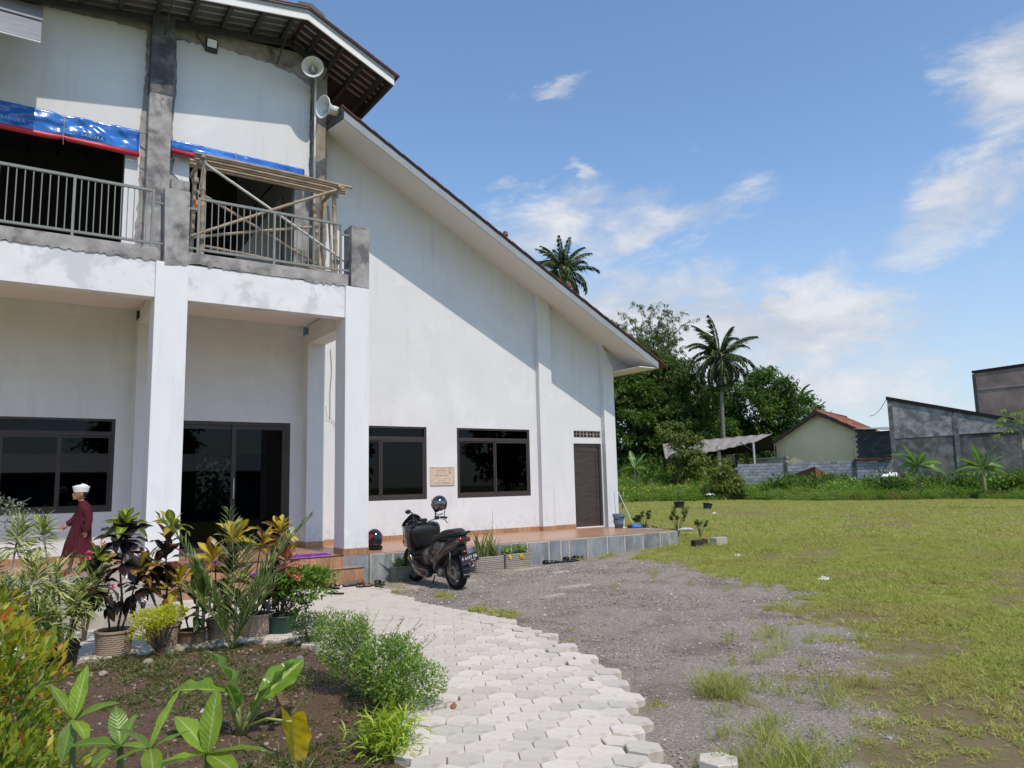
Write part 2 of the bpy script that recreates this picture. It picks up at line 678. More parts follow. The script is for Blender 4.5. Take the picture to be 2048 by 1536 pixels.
def dirtmask(X, Y):
    d = sst(fbm(X, Y, .55, 31) + .45 * (fbm(X, Y, 2.2, 33) - .5), .56, .70)
    n = fbm(X, Y, .8, 37)
    for (cx, cy, rx, ry, a) in ((28.5, 20.5, .9, 7, 0.), (24.5, 13.5, .8, 5, -.1), (28, 12.5, 1.0, 5, 0.), (10.9, 5.7, .6, .35, 0.), (11.3, 6.6, .5, .3, 0), (7.0, 4.2, 1.6, .8, .5), (5.3, 3.0, .9, .6, .3), (13.5, 9.3, 1.5, .4, .5), (17, 8, 1.4, .35, .5)):
        u = (X - cx) * math.cos(a) + (Y - cy) * math.sin(a)
        v = (Y - cy) * math.cos(a) - (X - cx) * math.sin(a)
        d = np.maximum(d, .95 * sst(1.15 - (u / rx) ** 2 - (v / ry) ** 2 + (n - .5) * 2.2, 0, .8))
    return d


def build_ground():
    a, b = ground_coords()
    X, Y = np.meshgrid(a, b)
    gm, bmk, n1, n2 = masks(X, Y)
    near = np.exp(-(np.hypot(X - 4, Y - 6) / 12) ** 2)
    Z = gz(X, Y) + (fbm(X, Y, 4.2, 5) - .5) * .018 * near + (fbm(X, Y, 1.1, 6) - .5) * .03 * near
    Z = Z + bmk * (.02 + (fbm(X, Y, 5.5, 8) - .5) * .05)
    nx = len(a)
    V = np.stack([X.ravel(), Y.ravel(), Z.ravel()], 1)
    i = (np.arange(len(b) - 1)[:, None] * nx + np.arange(nx - 1)[None]).ravel()
    Q = np.stack([i, i + 1, i + nx + 1, i + nx], 1)
    dirt = np.clip(dirtmask(X, Y), 0, 1) * (1 - gm)
    me = mesh_np('ground', V, Q, None, {'gravel': gm.ravel(), 'bed': bmk.ravel(), 'dirt': dirt.ravel()}, smooth=True)
    M_ = bpy.data.materials.new('ground_mix')
    M_.use_nodes = True
    t = M_.node_tree
    t.nodes.clear()
    k = NT(t)
    out = k.n('ShaderNodeOutputMaterial')
    p = k.n('ShaderNodeBsdfPrincipled')
    g = k.n('ShaderNodeNewGeometry')
    pos = g.outputs['Position']

    def at(nm):
        return k.n('ShaderNodeAttribute', attribute_name=nm).outputs['Fac']
    fine = k.noise(pos, 55., 6, .75)
    peb = k.n('ShaderNodeTexVoronoi')
    k.l(pos, peb.inputs['Vector'])
    peb.inputs['Scale'].default_value = 75.
    big = k.noise(pos, 1.3, 6, .6, .4)
    mid = k.noise(pos, 7., 6, .65)
    gcol = k.mix(k.ramp(fine, .3, .7), (.155, .13, .108), (.42, .37, .31))
    gcol = k.mix(k.ramp(peb.outputs[1], .72, .98), gcol, (.46, .43, .38))
    gcol = k.mix(k.m('MULTIPLY', k.ramp(big, .45, .7), .55), gcol, (.115, .085, .064))
    gcol = k.mix(k.m('MULTIPLY', k.ramp(mid, .62, .78), .5), gcol, (.36, .33, .27))
    grs = k.mix(k.ramp(fine, .3, .7), (.15, .165, .036), (.28, .28, .075))
    grs = k.mix(k.ramp(big, .4, .72), grs, (.31, .285, .10))
    grs = k.mix(k.m('MULTIPLY', at('dirt'), .8), grs, k.mix(fine, (.13, .09, .055), (.26, .19, .125)))
    soil = k.mix(k.ramp(fine, .3, .7), (.065, .038, .025), (.20, .13, .09))
    soil = k.mix(k.ramp(mid, .5, .7), soil, (.105, .082, .06))
    c = k.mix(at('gravel'), grs, gcol)
    c = k.mix(at('bed'), c, soil)
    k.l(c, p.inputs['Base Color'])
    p.inputs['Roughness'].default_value = .92
    p.inputs['Specular IOR Level'].default_value = .15
    bn = k.n('ShaderNodeBump')
    bn.inputs['Distance'].default_value = .012
    k.l(k.m('ADD', fine, k.m('MULTIPLY', mid, .6)), bn.inputs['Height'])
    k.l(bn.outputs[0], p.inputs['Normal'])
    k.l(p.outputs[0], out.inputs[0])
    me.materials.append(M_)
    return tag(link('ground', me), kind='structure')


build_ground()

ZF, YW, YC = .426, 14.843, 12.33
wallpaint = mat('wall_paint', (.70, .705, .71), .75, .035, 1.6, .0012, 30., (.76, .76, .755), 1.1, .52, .72, spec=.25, world=True, wear=.42)
undercoat = mat('undercoat_white', (.76, .755, .76), .8, .05, 2.2, .002, 22., (.60, .605, .615), 1.7, .50, .60, spec=.2, world=True)
colpaint = mat('column_paint', (.76, .757, .765), .72, .035, 2., .0015, 25., (.70, .705, .725), 2.6, .52, .7, spec=.25, world=True, stretch=(1, 1, .35), wear=.5)
rawcon = mat('raw_concrete', (.36, .345, .335), .9, .22, 5., .004, 28., (.15, .14, .14), 2.8, .46, .68, spec=.15, world=True)
rawdark = mat('raw_concrete_dark', (.085, .088, .095), .85, .3, 3.5, .004, 25., (.16, .16, .165), 3.2, .52, .66, spec=.2, world=True)
rawtan = mat('raw_mortar', (.30, .265, .22), .92, .2, 5., .006, 35., (.17, .15, .13), 2., .5, .65, spec=.1, world=True)
soffitm = mat('soffit_board', (.80, .765, .73), .7, .02, 2., spec=.25, world=True)
slate = mat('fascia_grey', (.30, .32, .34), .55, .08, 4., spec=.35, world=True)
slatedk = mat('fascia_dark', (.07, .085, .095), .5, .15, 4., spec=.4, world=True)
whitem = mat('fascia_white', (.78, .78, .77), .5, .03, 3., spec=.35, world=True)
tilered = mat('roof_red', (.15, .05, .038), .6, .3, 9., .003, 40., world=True)
maroon = mat('roof_underside', (.085, .045, .045), .5, .2, 3., spec=.3, world=True)
galv = mat('galvanised', (.55, .56, .57), .4, .08, 6., metal=.55, world=True)
steeldk = mat('steel_truss', (.055, .058, .06), .5, .2, 8., spec=.4, world=True)
railm = mat('rail_paint', (.23, .24, .225), .45, .08, 12., spec=.4)
framem = mat('window_frame_brown', (.045, .034, .032), .4, .12, 10., spec=.45)
woodtile = mat('wood_look_tile', (.42, .235, .13), .32, .22, 7., .0006, 60., (.30, .16, .09), 3., .45, .65, spec=.45, world=True, stretch=(6, 6, .8), rnd=.12)
floortile = mat('floor_tile', (.44, .255, .15), .3, .14, 2.5, .0004, 50., (.33, .18, .11), 1.3, .45, .7, spec=.5, world=True, stretch=(1, 4, 1))
nosing = mat('stair_nosing', (.06, .045, .04), .5, .1)
bluestone = mat('cement_grey_blue', (.215, .235, .25), .85, .25, 5., .003, 30., (.36, .36, .34), 3.5, .5, .7, spec=.2, world=True, stretch=(1, 1, .4), rnd=.14)
grout = mat('pale_mortar', (.50, .46, .38), .9, .15, 12., .002, 40., world=True)
pavem = mat('paver_concrete', (.60, .545, .465), .85, .07, 14., .0015, 120., (.40, .355, .295), 4., .50, .75, spec=.2, rnd=.13)
apronm = mat('apron_cement', (.42, .385, .33), .88, .12, 3., .003, 35., (.30, .27, .23), 1.8, .48, .66, spec=.2, world=True)
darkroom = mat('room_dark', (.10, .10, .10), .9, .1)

# ---- terrace
ter = thing('terrace', 'long low tiled terrace along the white building', None, (0, 0, 0), kind='structure')
mb = MB()
mb.box(-3.2, 5.29, YC + .02, YW, -.25, ZF - .012)
mb.box(5.29, 12.70, 12.30, YW, -.25, ZF - .012)
mb.box(12.70, 13.16, 12.30 + .9, YW + 1.2, -.25, ZF - .014)
mb.build('slab', rawcon, ter)
mb = MB()                           # grey cement block under the corner column
mb.box(4.846, 5.30, 12.335, 12.36, -.25, ZF - .03)
mb.build('plinth', bluestone, ter)
fl = MB()
ty = YC + .02
nx_ = 0
x = -3.2
while x < 12.7:
    x1 = min(x + .4, 12.70)
    y = 12.31 if x > 5.2 else YC + .03
    while y < YW - .01:
        y1 = min(y + .4, YW - .002)
        fl.box(x + .002, x1 - .002, y + .002, y1 - .002, ZF - .012, ZF)
        y += .4
    x += .4
tag(fl.build('floor_tiles', floortile, ter), kind='stuff')
# ledge cladding: grey panels between pale mortar joints
edges = [5.30, 5.72, 6.13, 6.55, 6.97, 7.40, 7.79, 8.20, 8.58, 9.10, 9.40, 9.62, 10.10, 10.63, 11.12, 11.65, 12.17, 12.70]
for i in range(len(edges) - 1):
    mb = MB().box(edges[i] + .022, edges[i + 1] - .022, 12.268, 12.30, -.2, ZF - .02 - .006 * (i % 3))
    mb.build('cladding_panel', bluestone, ter)
mb = MB()
mb.box(5.30, 12.70, 12.281, 12.2995, -.2, ZF - .014)
mb.box(12.701, 12.722, 12.30, 13.2, -.2, ZF - .014)
mb.build('mortar_bed', grout, ter)
for j in range(3):
    MB().box(12.7225, 12.745, 12.29 + j * .3, 12.57 + j * .3, -.2, ZF - .02).build('cladding_panel', bluestone, ter)
# steps under the glass door
for (zt, y0, y1, xa, xb) in ((ZF, YC, YC, 2.26, 4.85), (.235, 12.00, YC, 2.26, 5.07)):
    if zt < ZF:
        MB().box(xa, xb - .012, y0 + .014, YC + .018, -.2, zt - .012).build('step', rawcon, ter)
        sx = xa
        while sx < xb - .02:
            MB().box(sx + .002, min(sx + .4, xb) - .002, y0 + .002, YC + .003, zt - .012, zt).build('tread_tile', floortile, ter)
            sx += .4
    sx = xa
    zb = .237 if zt == ZF else -.15
    while sx < xb - .02:
        e = min(sx + .2, xb)
        MB().box(sx + .0015, e - .0015, y0 + .002, y0 + .016, zb, zt - .014).build('riser_tile', woodtile, ter)
        sx += .2
    MB().box(xa, xb, y0 - .006, y0 + .03, zt - .006, zt + .004).build('nosing', nosing, ter)
sx = -.6
while sx < 1.70:
    MB().box(sx + .002, sx + .398, YC + .002, YC + .016, .10, ZF - .014).build('riser_tile', apronm, ter)
    sx += .4
# skirting along the wall and round the columns
def skirt(x0, x1, y, z1=ZF + .105):
    s_ = x0
    while s_ < x1 - .02:
        e = min(s_ + .4, x1)
        MB().box(s_ + .001, e - .001, y - .012, y - .001, ZF, z1).build('skirting_tile', woodtile, ter)
        s_ += .4
skirt(-3, 1.86, YW)
skirt(4.72, 4.924, YW)
skirt(5.292, 10.741, YW)
skirt(11.12, 11.84, YW)
skirt(1.86, 2.30, 14.513)
skirt(4.924, 5.292, 14.513)
skirt(10.741, 11.12, 14.70)
for (xa, ya, yb) in ((4.846, YC, 12.80), (1.786, YC, 12.80), (4.924, 14.513, YW), (10.741, 14.70, YW)):
    MB().box(xa - .011, xa - .001, ya, yb, ZF, ZF + .105).build('skirting_tile', woodtile, ter)
MB().box(4.846, 5.288, YC - .012, YC - .001, ZF - .005, ZF + .105).build('skirting_tile', woodtile, ter)
MB().box(1.786, 2.258, YC - .012, YC - .001, -.10, ZF + .105).build('skirting_tile', woodtile, ter)
MB().box(1.78, 2.264, YC, YC + .02, -.2, ZF - .013).build('plinth', apronm, ter)

# ---- low cement apron and paving
ap = MB()
ap.box(-3.2, 1.92, 10.15, YC + .001, -.2, .145)
apo = ap.build('apron', apronm)
tag(apo, kind='structure')

PATH = [(1.20, 1.6), (1.55, 2.9), (1.86, 3.8), (1.93, 4.25), (2.12, 4.50), (2.40, 4.75), (2.70, 5.30), (2.66, 6.0), (2.60, 7.0), (2.50, 7.95), (1.7, 8.12), (.75, 8.22), (0.1, 8.8), (-1.2, 9.4), (-3.0, 9.6),
        (-3.0, 10.1), (1.95, 10.1), (2.0, 11.95), (5.0, 11.95), (4.98, 11.2), (4.80, 10.2), (4.72, 9.14), (4.68, 8.34), (4.70, 7.4), (4.65, 7.0), (4.56, 6.3), (4.45, 5.8),
        (4.30, 5.40), (4.12, 4.8), (3.85, 4.25), (3.55, 3.85), (3.20, 3.42), (2.95, 3.0), (2.6, 2.4), (2.3, 1.6)]
pth = thing('path', 'curving path of pale hexagonal concrete pavers', None, (0, 0, 0), kind='structure')
hexm = []
for q in range(6):
    bm = bmesh.new()
    R_ = .1135
    top = [(R_ * math.cos(PI / 6 + PI / 3 * i) , R_ * math.sin(PI / 6 + PI / 3 * i)) for i in range(6)]
    f = MB()
    vs = [(p[0], p[1], -.08) for p in top] + [(p[0], p[1], -.005) for p in top] + [(p[0] * .955, p[1] * .955, 0) for p in top]
    fs = [(0, 5, 4, 3, 2, 1), (12, 13, 14, 15, 16, 17)] + [(i, (i + 1) % 6, (i + 1) % 6 + 6, i + 6) for i in range(6)] + [(i + 6, (i + 1) % 6 + 6, (i + 1) % 6 + 12, i + 12) for i in range(6)]
    f.add([(x * (1 + random.uniform(-.012, .012)), y * (1 + random.uniform(-.012, .012)), z) for x, y, z in vs], fs)
    hexm.append(f.mesh('paver', pavem))
ang = math.atan2(-.0955, .1755)
ux, uy = math.cos(ang) * .199, math.sin(ang) * .199
vx, vy = -math.sin(ang) * .1723, math.cos(ang) * .1723
ox, oy = 2.19, 3.99
cells = []
for j in range(-20, 60):
    for i in range(-60, 60):
        cx = ox + (i + .5 * (j % 2)) * ux + j * vx
        cy = oy + (i + .5 * (j % 2)) * uy + j * vy
        cells.append((cx, cy))
C_ = np.array(cells)
dp = pdist(C_[:, 0], C_[:, 1], PATH)
keep = dp > -.03
C_, dp = C_[keep], dp[keep]
dd = np.hypot(C_[:, 0], C_[:, 1])
order = np.argsort(dd)
vis = [i for i in order if (C_[i, 1] > 2.0 and abs(math.atan2(C_[i, 0], C_[i, 1]) - yaw) < .68)]
indiv = set(vis[:300])
rest = MB()
fv = [v.co[:] for v in hexm[0].vertices]
ff = [tuple(p.vertices) for p in hexm[0].polygons]
for i in order:
    x_, y_ = C_[i]
    side = x_ > 2.2 and dp[i] < .2 and y_ < 9
    loose = side and y_ < 7.4
    z_ = float(gz(x_, y_)) + .058 + random.uniform(-.003, .003) + (random.uniform(-.004, .012) if loose else 0)
    rot = ang + (random.uniform(-.10, .10) if loose else random.uniform(-.012, .012))
    jx = random.uniform(-.022, .03) if loose else random.uniform(-.002, .002)
    jy = random.uniform(-.022, .03) if loose else random.uniform(-.002, .002)
    if i in indiv:
        o = link('paver', hexm[random.randrange(6)], pth)
        o.location = (x_ + jx, y_ + jy, z_)
        o.rotation_euler = (random.uniform(-.02, .02) * (2.5 if loose else .6), random.uniform(-.02, .02) * (2.5 if loose else .6), rot)
    else:
        c_, s_ = math.cos(rot), math.sin(rot)
        rest.add([(x_ + v[0] * c_ - v[1] * s_, y_ + v[0] * s_ + v[1] * c_, z_ + v[2]) for v in fv], ff)
tag(rest.build('paver_field', pavem, pth), kind='stuff')
sandm = mat('sand_bedding', (.30, .27, .23), .95, .2, 20., world=True)
bed_ = MB().prism([(x_, y_) for x_, y_ in PATH], -.2, -.055, 'z').build('bedding_sand', sandm, pth)
o = link('loose_paver', hexm[2])
o.location = (3.245, 2.922, .078)
o.rotation_euler = (0, .02, .18)
tag(o, 'single hexagonal paver lying apart on the grass edge, right of the path', 'paver')

# ================================================================== building
bld = thing('building', 'large white two storey building with sloping grey roof and unfinished balcony', 'building', (4, 14.8, ZF))


def bpart(mbx, name, material, smooth=False, bevel=0., parent=None):
    o = mbx.build(name, material, None, smooth, bevel)
    p = parent or bld
    o.parent = p
    if p is bld:
        o.matrix_parent_inverse = Matrix.Translation(-Vector((4, 14.8, ZF)))
    return o


def wallstrips(mb, x0, x1, zb, ztop, ops, y0, y1):
    """solid wall with rectangular openings: vertical strips; ztop(x)"""
    xs = sorted({x0, x1} | {v for o in ops for v in o[:2] if x0 < v < x1})
    for a, b in zip(xs[:-1], xs[1:]):
        mid_ = (a + b) / 2
        cuts = sorted([(o[2], o[3]) for o in ops if o[0] <= mid_ <= o[1]])
        z = zb
        for (c0, c1) in cuts:
            if c0 > z + 1e-4:
                mb.prism([(a, z), (b, z), (b, c0), (a, c0)], y0, y1)
            z = c1
        mb.prism([(a, z), (b, z), (b, ztop(b)), (a, ztop(a))], y0, y1)


def soff(x):
    return 9.077 - .5321 * (x - 5.411)


ops = [(-.9, 1.605, 1.235, 2.842), (2.42, 4.70, ZF, 2.85), (5.71, 7.728, 1.264, 2.842), (8.495, 10.51, 1.264, 2.842), (11.856, 12.76, ZF, 2.526), (11.873, 12.753, 2.674, 2.85)]
mb = MB()
wallstrips(mb, -6, 5.292, -.2, lambda x: 4.62, [o for o in ops if o[1] < 5.3], YW, YW + .18)
wallstrips(mb, 5.292, 13.15, -.2, lambda x: soff(x), [o for o in ops if o[0] > 5.3], YW, YW + .18)
bpart(mb, 'front_wall', wallpaint)
mb = MB()
mb.box(12.97, 13.15, YW + .181, 24, -.2, 4.45)
mb.box(-6, 3.2, 23.8, 24, -.2, 10)
mb.box(3.2, 13.0, 23.8, 24, -.2, 1.0)
mb.box(3.2, 13.0, 23.8, 24, 2.55, 4.5)
mb.box(3.2, 4.75, 23.8, 24, 1.0, 2.55)
mb.box(5.9, 13.0, 23.8, 24, 1.0, 2.55)
mb.box(-6.2, -6, YW, 24, -.2, 10.3)
mb.box(5.29, 5.45, YW + .181, 24, 4.62, 10.55)
bpart(mb, 'side_and_back_walls', wallpaint)
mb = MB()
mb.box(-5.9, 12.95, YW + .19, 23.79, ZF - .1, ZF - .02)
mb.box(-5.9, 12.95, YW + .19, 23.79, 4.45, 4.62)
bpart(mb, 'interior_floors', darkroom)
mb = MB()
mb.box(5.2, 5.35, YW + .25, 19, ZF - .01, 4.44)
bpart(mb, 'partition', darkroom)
for px in (3.0, 6.2):
    bpart(MB().box(px, px + .35, 18.5, 18.85, ZF - .01, 4.44), 'interior_column', wallpaint)
# pilasters and free columns
bpart(MB().box(1.86, 2.30, 14.513, YW - .001, ZF - .02, 4.62), 'pilaster', wallpaint)
bpart(MB().box(4.924, 5.292, 14.513, YW - .001, ZF - .02, 4.62), 'pilaster', wallpaint)
bpart(MB().prism([(10.741, ZF - .02), (11.12, ZF - .02), (11.12, soff(11.12) - .05), (10.741, soff(10.741) - .05)], 14.701, YW - .001), 'pilaster', wallpaint)
bpart(MB().prism([(12.789, ZF - .02), (13.151, ZF - .02), (13.151, 4.50), (12.789, soff(12.789) - .02)], 14.701, YW - .001), 'pilaster', wallpaint)
bpart(MB().box(1.786, 2.258, YC, 12.803, -.2, 5.085), 'column', colpaint, bevel=.008)
bpart(MB().box(4.846, 5.288, YC, 12.803, ZF - .03, 5.085), 'column', colpaint, bevel=.008)
# beams of the balcony
bpart(MB().box(-6, 1.783, 12.362, 12.60, 4.519, 5.085), 'beam', undercoat)
bpart(MB().box(2.261, 4.843, 12.362, 12.60, 4.519, 5.085), 'beam', undercoat)
bpart(MB().box(4.93, 5.27, 12.805, 14.51, 4.42, 4.80), 'beam', wallpaint)
bpart(MB().box(1.87, 2.20, 12.805, 14.51, 4.52, 4.80), 'beam', wallpaint)
bpart(MB().box(-6, 1.858, YW - .03, YW - .001, 4.62, 4.90).box(2.302, 4.922, YW - .03, YW - .001, 4.62, 4.90), 'beam', wallpaint)
bpart(MB().box(-6, 5.28, 12.62, YW - .002, 4.82, 4.90), 'porch_ceiling', soffitm)


def jag(pts, amp, step, seed):
    """polyline with a torn plaster edge"""
    r_ = random.Random(seed)
    out_ = []
    for (x0, z0), (x1, z1) in zip(pts[:-1], pts[1:]):
        L_ = math.hypot(x1 - x0, z1 - z0)
        n = max(1, int(L_ / step))
        nx, nz = -(z1 - z0) / L_, (x1 - x0) / L_
        for i in range(n):
            t = i / n
            a = r_.uniform(-amp, amp) * (.5 + .9 * mnoise.noise((x0 + t * 3 + seed, z0 * 3, seed))) if out_ else 0
            out_.append((x0 + (x1 - x0) * t + nx * a, z0 + (z1 - z0) * t + nz * a))
    out_.append(pts[-1])
    return out_


# raw concrete kerb of the balcony, with a torn lower edge against the white plaster
def kerb(x0, x1, y0, seed, zt=5.295):
    low = jag([(x0, 5.10), (x1, 5.085)], .042, .045, seed)
    return MB().prism(low + [(x1, zt), (x0, zt)], y0, 12.60 if y0 > 12.34 else 12.5)


bpart(kerb(-6, 1.80, 12.347, 3), 'kerb', rawcon)
bpart(kerb(2.245, 4.90, 12.347, 5), 'kerb', rawcon)
bpart(MB().box(-6, 5.28, 12.601, YW - .002, 4.905, 5.24), 'balcony_slab', rawcon)
bpart(MB().box(-6, 1.8, 12.365, 12.599, 5.086, 5.1).box(2.25, 4.9, 12.365, 12.599, 5.086, 5.1), 'kerb_core', rawcon)
mb = MB().prism(jag([(1.90, 5.02), (2.245, 5.06)], .02, .05, 9) + [(2.243, 6.27), (1.865, 6.28)], 12.325, 12.70)
bpart(mb, 'post', rawcon, bevel=.012)
bpart(MB().box(4.947, 5.289, 12.325, 12.70, 5.086, 6.22), 'post', rawcon, bevel=.012)

# upper storey wall: rough concrete behind, torn-edged white plaster panels in front
def uptop(x):
    return (10.80 - .12 * (4.557 - x) if x < 4.557 else 10.80 - .455 * (x - 4.557)) + .03


mb = MB()
uo = [(-3.2, 1.555, 5.25, 7.84), (2.665, 4.712, 5.25, 7.84)]
wallstrips(mb, -6, 5.29, 4.905, uptop, uo, YW, YW + .16)
bpart(mb, 'upper_wall', rawcon)
p1 = jag([(-6, 10.10), (.19, 10.17), (1.2, 10.24), (1.80, 10.27)], .05, .07, 21) + jag([(1.82, 10.25), (1.83, 9.4), (1.80, 8.8), (1.76, 8.2), (1.79, 7.9), (1.80, 7.0), (1.74, 5.25)], .03, .09, 22)
bpart(MB().prism(p1 + [(1.557, 5.25), (1.557, 7.85), (-6, 7.85)], YW - .016, YW - .001), 'plaster_panel', wallpaint)
p2_ = jag([(2.36, 7.85), (2.33, 8.6), (2.38, 9.4), (2.35, 10.22)], .03, .09, 23) + jag([(2.35, 10.24), (2.78, 10.29), (3.16, 10.34), (3.74, 10.32), (4.2, 10.31), (4.68, 10.21), (4.98, 10.09)], .05, .07, 24)
p2_ += jag([(5.01, 10.05), (5.0, 9.22), (5.0, 8.1), (5.01, 7.85)], .015, .08, 25)
bpart(MB().prism(p2_, YW - .016, YW - .001), 'plaster_panel', wallpaint)
bpart(MB().prism([(2.40, 7.849), (2.36, 7.55), (2.5, 7.42), (2.66, 7.38), (2.66, 7.849)], YW - .016, YW - .001), 'plaster_panel', wallpaint)
# upper columns: darker concrete above, paler grey below
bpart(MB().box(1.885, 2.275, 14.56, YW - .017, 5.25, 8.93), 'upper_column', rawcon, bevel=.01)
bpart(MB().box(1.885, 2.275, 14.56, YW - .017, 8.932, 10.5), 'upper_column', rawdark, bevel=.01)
bpart(MB().box(2.34, 2.66, 14.74, YW - .001, 5.25, 7.40), 'rough_patch', rawcon)
bpart(MB().prism(jag([(5.045, 5.25), (5.045, 7.6)], .004, .2, 2) + [(5.05, 10.5)] + jag([(5.292, 10.45), (5.292, 9.2)], .004, .2, 3) + jag([(5.30, 9.2), (5.31, 5.25)], .03, .1, 4)[1:], 14.60, YW - .017), 'upper_column', rawtan)
MBp = MB().tube([(5.03, 14.57, 5.3), (5.03, 14.57, 9.5), (5.035, 14.57, 10.2)], .022, 10)
bpart(MBp, 'downpipe', whitem, smooth=True)
# upper room back wall so the openings read dark
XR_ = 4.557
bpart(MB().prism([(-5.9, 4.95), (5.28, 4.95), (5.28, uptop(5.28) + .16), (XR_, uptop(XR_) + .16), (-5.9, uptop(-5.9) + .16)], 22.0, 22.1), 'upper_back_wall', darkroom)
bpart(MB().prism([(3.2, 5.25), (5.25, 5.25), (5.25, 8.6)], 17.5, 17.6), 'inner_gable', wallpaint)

# ---- right wing roof
YF = 13.69


def fb(x):
    return 8.92 - .5333 * (x - 5.32)


roof = thing('lean_to_roof', None, None)
roof.parent = bld
roof.matrix_parent_inverse = Matrix.Translation(-Vector((4, 14.8, ZF)))
x0, x1 = 5.32, 13.80
mb = MB()
mb.add([(x0, YF + .02, fb(x0)), (x1, YF + .02, fb(x1)), (x1, YW + .17, soff(x1)), (x0, YW + .17, soff(x0)),
        (x0, YF + .02, fb(x0) + .02), (x1, YF + .02, fb(x1) + .02), (x1, YW + .17, soff(x1) + .02), (x0, YW + .17, soff(x0) + .02)],
       [(0, 1, 2, 3), (7, 6, 5, 4), (0, 4, 5, 1), (1, 5, 6, 2), (2, 6, 7, 3), (3, 7, 4, 0)])
bpart(mb, 'soffit', soffitm, parent=roof)
mb = MB().prism([(x0, fb(x0) - .004), (x1, fb(x1) - .004), (x1, fb(x1) + .155), (x0, fb(x0) + .155)], YF - .004, YF + .018)
bpart(mb, 'fascia', slate, parent=roof)
mb = MB().prism([(x0 + .01, fb(x0) + .150), (x1, fb(x1) + .150), (x1, fb(x1) + .236), (x0 + .01, fb(x0) + .236)], YF + .02, YF + .06)  # dark front strip stands in for the shaded gap under the tile edge
mb.prism([(x0 + .01, fb(x0) + .215), (x1, fb(x1) + .215), (x1, fb(x1) + .236), (x0 + .01, fb(x0) + .236)], YF + .06, 24)
bpart(mb, 'roof_deck_and_gap_shade', slatedk, parent=roof)
mb = MB()
mb.add([(x0, YF + .02, fb(x0)), (x0, YF + .02, fb(x0) + .30), (x0, YW, soff(x0) + .28), (x0, YW, soff(x0) - .02),
        (x0 - .03, YF + .0, fb(x0)), (x0 - .03, YF + .0, fb(x0) + .30), (x0 - .03, YW, soff(x0) + .28), (x0 - .03, YW, soff(x0) - .02)],
       [(0, 1, 2, 3), (7, 6, 5, 4), (0, 4, 5, 1), (1, 5, 6, 2), (2, 6, 7, 3), (3, 7, 4, 0)])
bpart(mb, 'end_board', slatedk, parent=roof)
# bent metal tiles: short overlapping courses running down the slope
crs = MB()
xx = x0 - .05
while xx < x1 + .10:
    xe = xx + .36
    za, zb_ = fb(xx) + .262, fb(xe) + .240
    crs.prism([(xx, za - .018), (xe, zb_ - .018), (xe, zb_ + .010), (xx, za + .004)], YF - .012, 24.1)
    xx += .34
bpart(crs, 'roof_tiles', tilered, parent=roof)
for (tx, tz) in ((9.2, .10), (11.0, .08)):
    bpart(MB().lathe([(.02, 0), (.07, .03), (.05, .12), (0, .15)], (tx, YF + .05, fb(tx) + .27), 8), 'ridge_lump', tilered, parent=roof)
mb = MB().box(13.16, 13.78, YF + .03, 24, 4.40, 4.42)
bpart(mb, 'eave_soffit', soffitm, parent=roof)
mb = MB().box(13.781, 13.80, YF + .02, 24, 4.39, 4.56)
bpart(mb, 'eave_fascia', slate, parent=roof)
mb = MB().prism([(13.152, 4.421), (13.78, 4.421), (13.78, soff(13.78) - .004), (13.152, soff(13.152) - .004)], YW, YW + .1)
bpart(mb, 'gable_infill', wallpaint, parent=roof)

# ---- main roof with exposed steel underside
mr = thing('main_roof', None, None)
mr.parent = bld
mr.matrix_parent_inverse = Matrix.Translation(-Vector((4, 14.8, ZF)))
YM = 13.676
XR, XE = 4.557, 6.42


def ub(x):
    return 10.80 - .145 * (XR - x) if x < XR else 10.80 - .455 * (x - XR)


def slab(x0, x1, dz0, dz1, y0, y1):
    return [(x0, ub(x0) + dz0), (x1, ub(x1) + dz0), (x1, ub(x1) + dz1), (x0, ub(x0) + dz1)], y0, y1


for (a, b) in ((-6, XR), (XR, XE)):
    bpart(MB().prism(*slab(a, b, -.002, .145, YM, YM + .03)), 'fascia', whitem, parent=mr)
    e = XE + .08 if b == XE else b
    bpart(MB().prism(*slab(a, b, .146, .20, YM - .025, YM + .03)), 'fascia_trim', slate, parent=mr)
    bpart(MB().prism(*slab(a, e, .205, .235, YM - .06, 22.3)), 'roof_sheet', maroon if b == XE else mat('roof_underside_grey', (.15, .14, .14), .5, .2, 3., spec=.3, world=True), parent=mr)
    # red tile courses on top
    c2_ = MB()
    xx = a if b == XR else a + .02
    while xx < e:
        xe = min(xx + .34, e + .02)
        c2_.prism([(xx, ub(xx) + .238), (xe, ub(xe) + .236), (xe, ub(xe) + .262), (xx, ub(xx) + .252)], YM - .07, 22.4)
        xx += .34
    bpart(c2_, 'roof_tiles', tilered, parent=mr)
for i, xr in enumerate([-2.9, -2.3, -1.7, -1.1, -.5, .1, .72, 1.34, 1.95, 2.55, 3.15, 3.75, 4.33, 4.9, 5.35, 5.8, 6.22]):
    bpart(MB().box(xr - .035, xr + .035, YM + .032, 22, ub(xr) + .055, ub(xr) + .165), 'rafter', steeldk, parent=mr)
for j in range(6):
    yy = YM + .20 + j * .22
    for (a, b) in ((-3.2, XR - .06), (XR + .06, XE - .05)):
        bpart(MB().prism(*slab(a, b, .17, .20, yy, yy + .045)), 'batten', galv, parent=mr)
for (a, b) in ((-3.2, XR - .02), (XR + .02, 5.3)):
    bpart(MB().prism(*slab(a, b, -.06, .05, YW - .22, YW - .15)), 'wall_plate', steeldk, parent=mr)
for xr in (2.1, 4.28, 5.22):
    bpart(MB().tube([(xr, YM + .1, ub(xr) + .04), (xr, YW - .05, ub(xr) - .42)], .014, 6), 'brace', steeldk, parent=mr)
